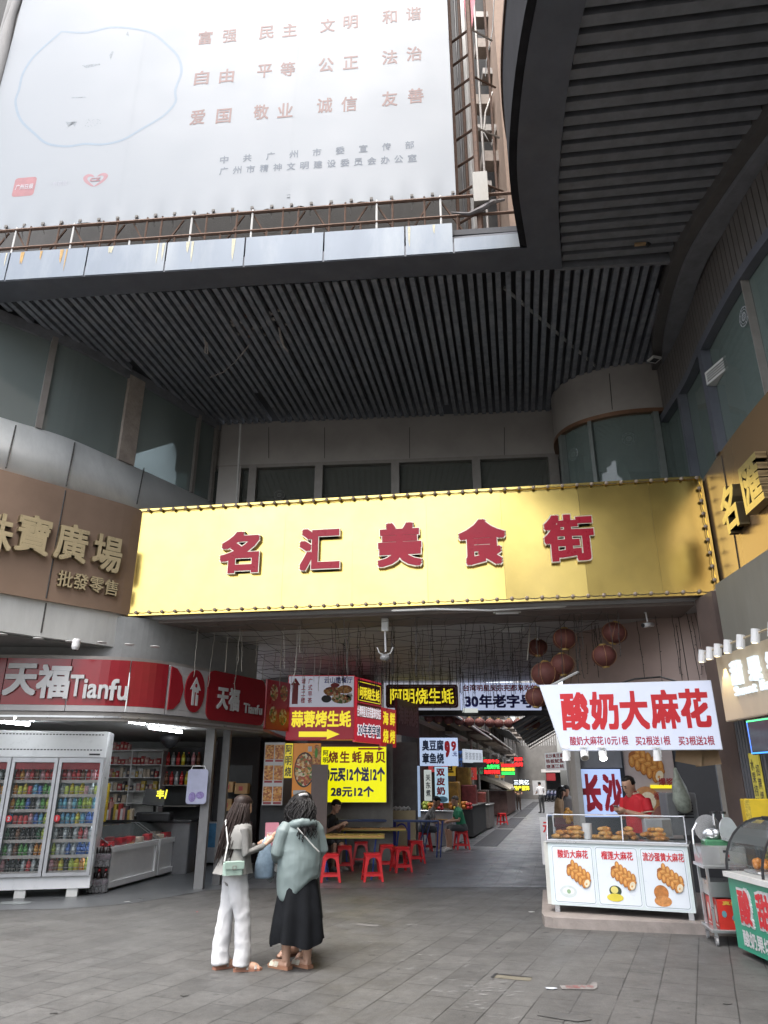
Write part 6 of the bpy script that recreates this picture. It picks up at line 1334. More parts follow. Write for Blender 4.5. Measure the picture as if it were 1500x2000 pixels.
for y in (y1 + .004, (y0 + y1) / 2 + .3): b.tube([(x - .004, y, z + .004) for x, z in prof] + [(4.33, y, 1.295)], .014, 6)
b.tube([(4.16, y0, 1.30), (4.16, y1, 1.30)], .016, 6); b.build('glass_frame', M_black, GT)
b = MB(); b.box(3.9, 4.33, y0, y1 - .02, 1.0, 1.012); b.build('glass_shelf', M_clear, GT)
for i, (nm, c) in enumerate((('orange', BC['orange']), ('red', BC['red']), ('yellow', BC['yellow']), ('green', BC['green']))):
    b = MB(); yy = y1 - .25 - i * .38; b.rbox(3.82, 4.25, yy - .16, yy + .16, .775, .80, .01, 1); [b.ball((3.9 + random.random() * .28, yy + random.uniform(-.11, .11), .83 + random.random() * .05), .04, 7, 5) for q in range(14)]
    solo(b, 'fruit_tray', [mat('cut fruit ' + nm, c, .3, var=.3), M_steel], f'steel tray of cut {nm} fruit behind the curved glass of the green stall', 'fruit', smooth=True)
b = MB(); b.rbox(4.0, 4.25, y1 - .5, y1 - .2, .78, .88, .01); solo(b, 'fruit_box', mat('orange paper box', (.6, .26, .06), .5), 'flat orange box standing in the curved glass case', 'box')
# ================================================================ steel cart with slicing machine
CZ = -.18; CA_ = thing('steel_cart', 'stainless steel trolley with castors beside the green fruit stall', 'cart', (3.60, 8.92, 0), CZ); M = WM[CA_.name]
cw, cd_ = .46, .46
for x in (.015, cw - .015):
    for y in (.015, cd_ - .015):
        b = MB(M); b.box(x - .014, x + .014, y - .014, y + .014, .1, .76); b.build('leg', M_steel, CA_)
        b = MB(M); b.tube([(x - .012, y, .042), (x + .012, y, .042)], .042, 12); b.box(x - .02, x + .02, y - .02, y + .02, .06, .1, 1); b.build('castor', [mat('castor rubber', (.3, .3, .3), .5), M_chrome], CA_)
for z0_, nm in ((.13, 'lower_shelf'), (.76, 'top')): b = MB(M); b.rbox(-.03, cw + .03, -.03, cd_ + .03, z0_, z0_ + .03, .008); b.build(nm, M_steel, CA_)
b = MB(M); b.box(.03, cw - .03, .03, cd_ - .03, .47, .62); b.build('drawer', M_steel, CA_)
for i, (x0, x1, yy0, yy1, lab) in enumerate(((.04, .24, .2, .42, 'red printed carton at the back of the trolley shelf'), (.07, .44, .02, .19, 'red printed carton with white and teal print at the front of the trolley shelf'))):
    b = MB(M); b.rbox(x0, x1, yy0, yy1, .16, .45, .005); o = MB(M)
    F = M @ frame(((x0 + x1) / 2, yy0, .3), (1, 0, 0)); W = x1 - x0
    for k in range(5): poly_flat(b, ellipse(random.uniform(-.35, .35) * W, random.uniform(-.1, .11), random.uniform(.02, .05), random.uniform(.02, .04), 10), F, .003 + k * .0006, 1 + k % 3)
    F2 = M @ frame((x0, (yy0 + yy1) / 2, .3), (0, -1, 0)); poly_flat(b, ellipse(0, 0, .05, .09, 12), F2, .003, 1); poly_flat(b, [(-.07, -.12), (.07, -.12), (.07, -.105), (-.07, -.105)], F2, .003, 1)
    write(b, '真好吃', F @ Matrix.Translation((0, .115, 0)), W * .7, .04, .03, m=3)
    solo(b, 'carton', [mat('red carton', (.50, .03, .02), .4, var=.15), mat('carton white', (.6, .56, .52), .5), mat('carton teal', (.10, .25, .28), .5), mat('carton gold', (.6, .38, .05), .5)], lab, 'carton')
SL = thing('slicing_machine', 'steel slicing machine with round blade cover on the trolley', 'machine', M @ Vector((0, 0, .79)), CZ); M2 = M
b = MB(M2); b.rbox(-.02, .46, .0, .42, .79, .99, .012); b.build('housing', M_steel, SL)
F = M2 @ frame((.3, -.002, .89), (1, 0, 0)); b = MB(F); b.plate(rrect(-.13, .14, -.085, .085, .01), 0, .004); b.build('control_panel', mat('panel steel', (.42, .42, .4), .4, metal=.6), SL)
for x, y, m in ((-.07, .045, M_black), (-.05, .0, M_tred), (-.05, -.04, M_black)): b = MB(F); b.plate([(x - .02, y - .012), (x + .02, y - .012), (x + .02, y + .012), (x - .02, y + .012)], .004, .01, 0); b.build('switch', m, SL)
b = MB(M2); b.rbox(.05, .36, .06, .3, .99, 1.05, .02); b.build('base', mat('green enamel', (.06, .20, .10), .4), SL)
b = MB(M2); c = Vector((.12, .15, 1.16)); b.tube([c, c + Vector((.0, .05, 0))], [.15, .14], 24); b.build('blade_cover', M_chrome, SL)
b = MB(M2); b.ball((.16, .12, 1.10), (.1, .06, .06), 10, 7); b.tube([(.16, .1, 1.1), (.24, .08, 1.14)], [.05, .03], 8); b.build('motor', M_steel, SL, True)
b = MB(M2 @ frame((.32, .06, 1.15), (1, .2, 0))); b.plate(smooth([(-.10, -.1), (.06, -.13), (.13, -.08), (.05, .11), (-.04, .13), (-.1, .05), (-.10, -.1)], 4)[:-1], 0, .02); b.build('guard', mat('frosted guard', (.5, .51, .52), .3, metal=.3), SL)
for x in (.2, .30): b = MB(M2); b.tube([(x, .14, 1.2), (x, .14, 1.32)], .014, 8); b.tube([(x, .14, 1.32), (x, .14, 1.345)], .04, 10, 1); b.build('knob', [M_chrome, M_black], SL)
b = MB(M2); b.tube([(-.03, .1, .86), (-.07, .1, 1.0), (-.06, .12, 1.14), (.0, .14, 1.22)], .012, 6); b.build('handle', M_steel, SL)
# ================================================================ twist bread stall
SB = thing('bread_counter', 'white snack counter with three picture panels of twist bread and a glass case', 'counter', (2.9, 10.1, .115), 0)
sa_, sb_ = (2.15, 10.36), (3.72, 9.68)
SF = frame((sa_[0], sa_[1], 0), (sb_[0] - sa_[0], sb_[1] - sa_[1], 0)); SLn = math.hypot(sb_[0] - sa_[0], sb_[1] - sa_[1])   # x along the front, y up, z towards the viewer
M_ctr = mat('counter white', (.60, .68, .68), .35, var=.04)
b = MB(SF); b.box(0, SLn, .20, .925, -.62, 0); b.build('body', M_ctr, SB)
for x in (.06, SLn - .06): b = MB(SF); b.box(x - .03, x + .03, .115, .2, -.1, -.04); b.build('foot', M_steel, SB)
b = MB(SF); b.box(-.02, SLn + .02, .926, .95, -.64, .02); b.build('counter_top', M_steel, SB)
b = MB(SF); b.box(-.055, -.004, .2, .93, -.5, -.02); b.build('side_panel', mat('cream side', (.5, .5, .46), .5), SB)
pw = (SLn - .06) / 3
M_line = mat('teal line', (.05, .16, .15), .5); M_pface = mat('panel face', (.68, .73, .78), .3, var=.02)
M_br = [mat('braid light', (.62, .32, .09), .4, var=.2, scale=25), mat('braid mid', (.50, .21, .045), .4, var=.25, scale=25), mat('braid dark', (.28, .09, .02), .45, var=.25, scale=25), mat('cream filling', (.70, .62, .45), .5, var=.15, scale=30)]
def braid(par, F, cx, cy, s, rot=-.42, lift=.006):
    """flat picture of a plaited bread: overlapping strand ovals"""
    b = MB(F @ Matrix.Translation((cx, cy, 0)) @ Matrix.Rotation(rot, 4, 'Z')); z = lift
    def ov(x, y, rx, ry, a, m):
        nonlocal z; z += .00025
        b.face([(x + rx * math.cos(q) * math.cos(a) - ry * math.sin(q) * math.sin(a), y + rx * math.cos(q) * math.sin(a) + ry * math.sin(q) * math.cos(a), z) for q in [2 * math.pi * k / 16 for k in range(16)]], m)
    ov(0, -.02 * s, .60 * s, .30 * s, 0, 2)
    for k in range(5):
        x = (-.42 + k * .21) * s
        for y, a, dx in ((.20, -.9, .0), (-.0, .8, .06), (-.2, -1.0, .02)):
            ov(x + dx * s, y * s, .19 * s, .105 * s, a, 2); ov(x + dx * s - .005 * s, y * s + .012 * s, .175 * s, .085 * s, a, 1); ov(x + dx * s - .02 * s, y * s + .03 * s, .11 * s, .04 * s, a, 0)
    ov(.52 * s, -.10 * s, .15 * s, .2 * s, .2, 1); ov(.54 * s, -.10 * s, .12 * s, .17 * s, .2, 3); ov(.54 * s, -.14 * s, .04 * s, .05 * s, 0, 0)
    return b.build('picture', M_br, par)
for i, s in enumerate(('酸奶大麻花', '榴莲大麻花', '流沙蛋黄大麻花')):
    x0, x1 = .03 + i * pw + .008, .03 + (i + 1) * pw - .008; F = SF @ Matrix.Translation(((x0 + x1) / 2, .56, .0)); w2 = (x1 - x0) / 2
    b = MB(F); b.plate(rrect(-w2, w2, -.335, .335, .035), .0, .003); pn = b.build('picture_panel', M_pface, SB)
    b = MB(); outline(b, rrect(-w2 + .014, w2 - .014, -.322, .322, .03), F, .0045, .004); b.build('border', M_line, pn)
    line(pn, F, s, 0.01, .235, w2 * (1.45 if i < 2 else 1.8), .10, M_tred, .022, .006)
    braid(pn, F, .06, .01, .27, -.62)
    if i == 0: disc(pn, F, -.08, -.2, .105, .07, mat('yogurt pale', (.56, .62, .62), .3), .005); disc(pn, F, -.08, -.195, .075, .04, mat('yogurt', (.68, .72, .70), .3), .006); disc(pn, F, -.075, -.20, .025, .025, mat('mint', (.25, .38, .22), .4), .007)
    if i == 1: disc(pn, F, -.05, -.165, .075, .06, mat('durian husk', (.03, .05, .03), .5), .005); disc(pn, F, -.06, -.155, .045, .04, mat('durian flesh', (.66, .58, .18), .4), .006); disc(pn, F, -.06, -.24, .10, .045, mat('durian pulp', (.66, .55, .06), .4), .007)
    if i == 2: disc(pn, F, -.06, -.16, .085, .085, mat('yolk brown', (.42, .16, .04), .35, var=.4, scale=20), .005); disc(pn, F, -.05, -.25, .10, .06, mat('yolk', (.5, .22, .07), .3, var=.4, scale=20), .006)
# glass case on the counter
b = MB(SF)
h0, h1 = .952, 1.26
b.face([(0, h0, -.02), (SLn, h0, -.02), (SLn, h1, -.10), (0, h1, -.10)]); b.face([(0, h0, -.02), (0, h1, -.10), (0, h1, -.45), (0, h0, -.45)]); b.face([(SLn, h0, -.02), (SLn, h0, -.45), (SLn, h1, -.45), (SLn, h1, -.10)]); b.face([(0, h1, -.10), (SLn, h1, -.10), (SLn, h1, -.45), (0, h1, -.45)]); b.build('glass_case', M_clear, SB)
b = MB(SF)
for x in (0, SLn * .56, SLn): b.tube([(x, h0, -.018), (x, h1, -.098), (x, h1, -.45)], .009, 5)
b.tube([(0, h1, -.1), (SLn, h1, -.1)], .008, 5); b.tube([(0, h0 + .004, -.018), (SLn, h0 + .004, -.018)], .008, 5); b.build('case_frame', M_alu, SB)
M_bread = [mat('fried bread', (.46, .19, .04), .35, var=.4, scale=30), mat('pale bread', (.52, .27, .07), .35, var=.35, scale=30)]
for i, (x, w_, n, lab) in enumerate(((.27, .22, 26, 'leftmost heap of fried twist bread in the glass case'), (.68, .14, 14, 'second heap of fried twist bread, beside the paper roll'), (.98, .12, 14, 'third heap of fried twist bread, in front of the man in red'), (1.33, .18, 26, 'rightmost and highest heap of fried twist bread in the glass case'))):
    tr = MB(SF); tr.box(x - w_ - .03, x + w_ + .03, .952, .965, -.40, -.08); solo(tr, 'tray', M_steel, 'flat steel tray under the ' + lab.split(' of')[0], 'tray')
    for k in range(n):
        lv = 0 if k < n * .55 else (1 if k < n * .85 else 2); sp = w_ * (1 - .3 * lv); px = x + random.uniform(-sp, sp) * .9; pz = -.24 + random.uniform(-.1, .1) * (1 - .3 * lv); a_ = random.uniform(-1.2, 1.2)
        b = MB(SF @ Matrix.Translation((px, .985 + lv * .048 + random.uniform(0, .012), pz)) @ Matrix.Rotation(a_, 4, 'Y') @ Matrix.Scale(random.uniform(.8, 1.05), 4))
        b.loft([[(xx + .012 * math.sin(3 * ph_), r * math.cos(q) * (1 + .18 * math.sin(2 * q + ph_ * 4)), r * math.sin(q) * (1 + .18 * math.sin(2 * q + ph_ * 4))) for q in [2 * math.pi * j / 10 for j in range(10)]] for xx, r, ph_ in [(-.075 + .025 * j, (.012, .026, .031, .033, .031, .026, .012)[j], j * .5) for j in range(7)]])
        solo(b, 'twist_bread', M_bread[k % 2], 'golden twist bread lying in the ' + lab.split(' of')[0] + ' in the glass case', 'bread', 'twist breads in the ' + lab.split(' of')[0], True)
b = MB(SF); b.M = SF @ Matrix.Translation((.49, .952, -.25)) @ Matrix.Rotation(-math.pi / 2, 4, 'X'); b.lathe([(.05, 0), (.062, .12), (.064, .2), (.055, .2), (.05, .19)], n=18); solo(b, 'paper_cup', M_white, 'white paper roll standing in the glass case', 'cup')
# hanging trapezoid sign
t = thing('snack_sign', 'white slanted snack sign with five big red characters above the bread counter', 'sign', (3.2, 9.85, 2.05))
F = panel_frame((2.14, 10.1), (4.3, 9.6), 2.05, 2.92); W = math.hypot(2.16, .5); H = .87
trap = [(-W / 2 + .235, -H / 2), (W / 2 + .01, -H / 2), (W / 2, H / 2), (-W / 2, H / 2)]
b = MB(F); b.plate(trap, -.14, 0); b.build('box', mat('sign return', (.5, .52, .55), .4), t); b = MB(F); b.plate([(x * .993, y * .985) for x, y in trap], .0, .004); b.build('face', emat('snack white', (.66, .71, .86), .45), t)
M_bigred = mat('big red text', (.52, .012, .02), .4, var=.03)
for ch, u, v in (('酸', 1123, 1389), ('奶', 1180, 1388), ('大', 1238, 1387), ('麻', 1298, 1385), ('花', 1357, 1383)):
    x, y = spt(F, u, v); line(t, F, ch, x, y, .365, .50, M_bigred, .038, .006, name='character')
for s, u0, u1 in (('酸奶大麻花10元1根', 1113, 1227), ('买2根送1根', 1241, 1309), ('买3根送2根', 1325, 1395)):
    x0, y0 = spt(F, u0, 1447); x1, y1 = spt(F, u1, 1446); line(t, F, s, (x0 + x1) / 2, (y0 + y1) / 2, x1 - x0, .115, mat('wine text', (.38, .03, .06), .4), .02, .006)
b = MB(); b.tube([PY(1205, 1336, 9.9), PY(1240, 1326, 9.95), PY(1290, 1322, 10), PY(1330, 1333, 9.8)], .012, 5); solo(b, 'cable', M_black, 'black cable arching over the top of the white snack sign', 'cable')
# track lamps under the sign
for i, (u, v, lab, lit) in enumerate(((1106, 1482, 'white track lamp at the slanted left corner under the snack sign', 0), (1141, 1480, 'white ring shaped track lamp second under the snack sign', 0), (1177, 1481, 'lit white track lamp under the snack sign', 1), (1284, 1482, 'white track lamp farthest right under the snack sign', 0))):
    p = PY(u, v, 10.05 - (u - 1100) * .0017); t = thing('track_lamp', lab, 'lamp', p, 0, 'track lamps under the snack sign')
    b = MB(); b.tube([p + Vector((0, 0, .13)), p + Vector((.05, 0, .1)), p + Vector((.05, 0, .02))], .012, 6); b.cbox(p + Vector((0, 0, .135)), (.1, .05, .02)); b.build('bracket', M_white, t)
    b = MB(); d = Vector((-.02, -.6, -.75)).normalized() if i in (1, 2) else Vector((.05, .1, -1)); b.tube([p + Vector((0, 0, .05)) - d * .06, p + Vector((0, 0, .05)) + d * .07], [.038, .055], 14); b.build('housing', M_white, t)
    b = MB(); c = p + Vector((0, 0, .05)) + d * .072; b.tube([c, c + d * .003], .042, 14); b.build('lens', emat('spot lens lit', (1, .97, .9), 14) if lit else M_mull, t)
# back of the stall
b = MB(); b.wall([(3.32, 12.95), (3.95, 12.75), (5.2, 11.9)], .1, 2.65, -.1); solo(b, 'wall', mat('stall back wall', (.055, .057, .062), .7), 'dark back wall inside the twist bread stall', 'wall')
for u, m, lab in ((1121, M_mull, 'grey post at the left back corner of the bread stall'), (1131, mat('pale post', (.3, .3, .29), .5), 'paler post beside the blue lit sign in the bread stall')):
    p = PY(u, 1540, 12.0); b = MB(); b.box(p.x - .04, p.x + .04, 11.95, 12.05, .1, 2.6); solo(b, 'post', m, lab, 'post')
p, q = PY(1136, 1550, 12.1), PY(1214, 1550, 12.1)
t, F, W, H = board('lit_sign', (p.x, 12.1), (q.x, 12.05), 1.16, 1.86, .06, emat('blue white', (.45, .58, .92), .62), 'pale blue lit sign with two tall dark red characters behind the bread counter')
line(t, F, '长', -.155, 0, .29, .56, mat('wine red', (.36, .02, .04), .4), .05, name='character'); line(t, F, '沙', .16, 0, .29, .56, mat('wine red', (.36, .02, .04), .4), .045, name='character')
b = MB(); b.box(p.x - .02, q.x + .05, 12.08, 12.14, 1.88, 2.5); o = solo(b, 'panel', mat('grey panel', (.17, .18, .20), .4), 'grey panel with faint cups above the pale blue lit sign', 'panel')
F = frame((p.x + .35, 12.078, 2.05), (1, 0, 0))
p, q = PY(1224, 1540, 12.2), PY(1318, 1540, 12.2)
t, F, W, H = board('food_poster', (p.x, 12.2), (q.x, 12.1), .85, 2.2, .02, mat('poster beige', (.42, .36, .34), .45, var=.12, scale=3), 'tall poster with large plaited bread pictures behind the man in red', 'poster')
braid(t, F, -.05, .42, .48, -.6); line(t, F, '爆浆', .22, .15, .22, .11, M_dred, .02, .03); field(t, F, -.02, .32, .05, .1, M_tyel, .03); line(t, F, '榴莲味', .17, -.06, .32, .11, M_dred, .01, .03); disc(t, F, -.1, -.12, .2, .2, mat('cut bread', (.5, .24, .1), .4, var=.3, scale=9), .012); disc(t, F, -.08, -.13, .12, .13, M_br[3], .02); disc(t, F, .18, -.38, .22, .2, mat('dark bread', (.28, .12, .1), .4, var=.4, scale=9), .013); disc(t, F, .2, -.36, .1, .09, M_br[3], .022)
b = MB(); p = PY(1345, 1640, 11.3); b.rbox(p.x - .25, p.x + .2, 11.3, 11.6, .95, 1.52, .02); [b.box(p.x - .1, p.x + .12, 11.292, 11.3, 1.18 + k * .04, 1.195 + k * .04, 1) for k in range(6)]; solo(b, 'oven', [mat('grey oven', (.20, .21, .22), .4), M_black], 'grey slatted appliance at the right back of the bread stall', 'appliance')
b = MB(); p = PY(1295, 1622, 10.75); b.rbox(p.x - .26, p.x + .12, 10.7, 10.95, .952, 1.2, .02); b.box(p.x - .02, p.x + .1, 10.695, 10.7, .97, 1.18, 1); solo(b, 'microwave', [mat('pale appliance', (.42, .43, .44), .4), M_mull], 'pale microwave on the counter to the right of the man in red', 'microwave')
b = MB(); p = PY(1328, 1545, 11.2); b.loft([[(p.x + dx + r * math.cos(q) * (1 + .15 * math.sin(3 * q + z * 9)), p.y + r * .7 * math.sin(q), p.z + z) for q in [2 * math.pi * j / 12 for j in range(12)]] for z, r, dx in ((-.3, .03, .03), (-.26, .1, .03), (-.12, .13, .02), (.05, .10, 0), (.2, .05, -.02), (.32, .02, -.03))]); solo(b, 'plastic_bag', mat('pale green bag', (.30, .34, .29), .35, var=.35, scale=16), 'pale green patterned bag hanging beside the tall bread poster', 'bag', smooth=True)
for i, (u, dz, lab) in enumerate(((1345, 0, 'left brown cardboard flap hanging below the snack sign'), (1380, -.02, 'right brown cardboard flap hanging below the snack sign'))):
    p = PY(u, 1478, 9.95); b = MB(Matrix.Translation(p) @ Matrix.Rotation(-.25, 4, 'Z') @ Matrix.Rotation(.2 - .3 * i, 4, 'Y')); b.box(-.16, .16, -.004, .004, -.09 + dz, .1); solo(b, 'cardboard', mat('cardboard', (.34, .23, .14), .8, var=.1), lab, 'cardboard')
# ================================================================ plaza: litter and chalk marks
M_chalk = mat('chalk', (.24, .24, .235), .9, var=.4, scale=30)
for i in range(34):
    u = random.uniform(640, 1000); v = 1740 + (u - 640) * .62 + random.uniform(-40, 60)
    if v > 1990: continue
    c = PZ(u, v, .0045); b = MB(Matrix.Translation(c) @ Matrix.Rotation(random.uniform(-.5, .5), 4, 'Z'))
    for k in range(random.randint(3, 6)):
        x = random.uniform(-.1, .1); y = random.uniform(-.05, .05); l = random.uniform(.02, .06); wd = random.uniform(.003, .008); b.face([(x - l, y - wd, 0), (x, y - wd * .4, 0), (x + l, y + wd, 0), (x, y + wd * 1.5, 0)])
    solo(b, 'chalk_mark', M_chalk, 'pale scuffed chalk mark on the grey plaza tiles', 'mark', 'chalk marks on the plaza tiles')
def flat_patch(u, v, rx, ry, m, name, label, cat, z=.005, rz=0, n=12, j=.25):
    c = PZ(u, v, z); b = MB(Matrix.Translation(c) @ Matrix.Rotation(rz, 4, 'Z')); b.prism([(rx * math.cos(a_) * (1 + random.uniform(-j, j)), ry * math.sin(a_) * (1 + random.uniform(-j, j))) for a_ in [2 * math.pi * k / n for k in range(n)]], 0, .002); return solo(b, name, m, label, cat)
M_wet = mat('damp stain', (.066, .065, .062), .4, var=.3)
# broken tile pit
c = PZ(1000, 1910, .0); b = MB(Matrix.Translation(c) @ Matrix.Rotation(math.radians(-22.7), 4, 'Z')); b.face([(-.16, -.07, .003), (.18, -.06, .003), (.17, .07, .003), (-.15, .06, .003)], 0); b.face([(-.17, .05, .0055), (.17, .06, .0055), (.17, .085, .0055), (-.17, .085, .0055)], 1); b.face([(-.18, -.07, .0055), (-.15, -.07, .0055), (-.15, .085, .0055), (-.18, .085, .0055)], 1); solo(b, 'broken_tile', [mat('sandy bed', (.11, .10, .075), .9, var=.3), M_black], 'broken sunken tile with sandy bed in the plaza floor', 'tile')
c = PZ(720, 1807, .0); b = MB(Matrix.Translation(c) @ Matrix.Rotation(math.radians(-22.7), 4, 'Z')); b.face([(-.16, -.08, .004), (.14, -.08, .004), (.14, .08, .004), (-.16, .08, .004)]); b.face([(-.17, .06, .006), (.14, .07, .006), (.14, .09, .006), (-.17, .09, .006)], 1); solo(b, 'broken_tile', [mat('sunken tile', (.12, .115, .11), .8, var=.3), M_black], 'smaller sunken tile behind the two women', 'tile')
flat_patch(1100, 1985, .22, .09, M_wet, 'damp_patch', 'dark damp patch on the tiles at the bottom right', 'stain', rz=-.4)
flat_patch(1077, 1930, .05, .03, mat('paper scrap', (.38, .40, .44), .7), 'paper_scrap', 'white paper scrap on the tiles beside the torn red sticker', 'litter', .008)
t = thing('floor_sticker', 'torn pale floor sticker with faded red characters on the plaza tiles', 'sticker', PZ(1130, 1928, 0)); c = PZ(1132, 1928, .006); F = frame(c, (1, .05, 0), (0, 1, 0)); b = MB(F); b.plate([(-.17, -.06), (.10, -.08), (.15, -.02), (.2, .14), (.16, .15), (.11, .06), (-.16, .06)], 0, .0015); b.build('paper', mat('worn paper', (.17, .16, .155), .8, var=.3, scale=20), t); b = MB(); write(b, '出塞十中', F, .24, .10, .02, lift=.003); b.build('lettering', mat('worn red', (.19, .09, .085), .7), t)
for u, v, lab in ((248, 1761, 'white paper scrap at the edge of the dark shop floor'), (1038, 1781, 'tiny white scrap near the corner of the stall plinth')): flat_patch(u, v, .04, .025, M_twh, 'paper_scrap', lab, 'litter', .008)
for u, v, lab in ((385, 1781, 'tiny red scrap on the tiles left of the women'), ): flat_patch(u, v, .015, .012, M_tred, 'litter', lab, 'litter', .006)
for i, (u, v) in enumerate(((105, 1978), (360, 1944), (1050, 1735), (958, 1687), (1420, 1960))): flat_patch(u, v, .035, .025, M_wet, 'stain', ['dark round stain at the lower left of the plaza', 'dark small stain right of the lower left corner by the women', 'crumpled dark litter in front of the plinth corner', 'dark litter spot on the passage floor', 'faint dark spot near the lower right of the plaza'][i], 'stain')
flat_patch(30, 1763, .30, .16, mat('pale spill', (.22, .24, .24), .35, var=.3), 'spill', 'pale dried spill on the dark shop floor by the fridge', 'stain', .007)
# ================================================================ city behind the viewer, mirrored in the golden sheets
OP = thing('opposite_building', 'tall grey building across the plaza behind the viewer', 'building', (18, -32, 0)); b = MB(); b.box(-3, 60, -45, -32, 0, 21); b.build('wall', mat('opposite wall', (.50, .48, .44), .8, var=.2, scale=.5), OP)
for r_ in range(5):
    b = MB(); b.box(-3, 60, -32, -31.9, 4.5 + r_ * 3.5, 5.6 + r_ * 3.5); b.build('window', M_dark, OP)
# ================================================================ people
from mathutils.kdtree import KDTree
M_skin = mat('skin', (.50, .30, .21), .5, var=.06); M_skin2 = mat('tan skin', (.36, .20, .13), .5, var=.06)
M_hairb = mat('black hair', (.010, .009, .009), .5, var=.4, spec=.22); M_hairbr = mat('dark brown hair', (.022, .014, .012), .5, var=.4, scale=30, spec=.22); M_hairg = mat('cropped grey hair', (.05, .045, .042), .7)
M_lip = mat('lip', (.30, .10, .08), .5)
def remesh(mb, name, vox, sm, parent, mats, tags=None, wr=0, wk=9.0, seed=0):
    """one continuous surface out of overlapping limbs; tags = [(point, radius, material index)]"""
    me = bpy.data.meshes.new('raw'); me.from_pydata([tuple(p) for p in mb.v], [], mb.f); me.update()
    o = bpy.data.objects.new('raw', me); COL.objects.link(o)
    r = o.modifiers.new('r', 'REMESH'); r.mode = 'VOXEL'; r.voxel_size = vox
    s = o.modifiers.new('s', 'SMOOTH'); s.factor = .5; s.iterations = sm
    dg = bpy.context.evaluated_depsgraph_get(); dg.update()
    m2 = bpy.data.meshes.new_from_object(o.evaluated_get(dg)); bpy.data.objects.remove(o); bpy.data.meshes.remove(me)
    if wr:
        m2.update(); nr = [v.normal.copy() for v in m2.vertices]
        for v, n in zip(m2.vertices, nr):
            p = v.co; d = noise.noise((p.x * wk + seed, p.y * wk, p.z * wk * .55)) + .5 * noise.noise((p.x * wk * 2.3, p.y * wk * 2.3 + seed, p.z * wk * 1.6)); d2 = 1 - abs(noise.noise((p.x * wk * .8 + 7, p.y * wk * .8, p.z * wk * .9 + seed))) * 2.2
            v.co = p + n * wr * (d * .8 + d2 * .5)
    if tags:
        kd = KDTree(len(tags)); [kd.insert(Vector(t[0]), i) for i, t in enumerate(tags)]; kd.balance()
        for f in m2.polygons:
            best = min(kd.find_n(f.center, 4), key=lambda q: q[2] - tags[q[1]][1]); f.material_index = tags[best[1]][2]
    for m in mats: m2.materials.append(m)
    I = WM[parent.name].inverted() if parent is not None else Matrix(); m2.transform(I)
    m2.polygons.foreach_set('use_smooth', [True] * len(m2.polygons))
    q = bpy.data.objects.new(name, m2); COL.objects.link(q); q.parent = parent
    if parent is not None: WM[q.name] = WM[parent.name]
    return q
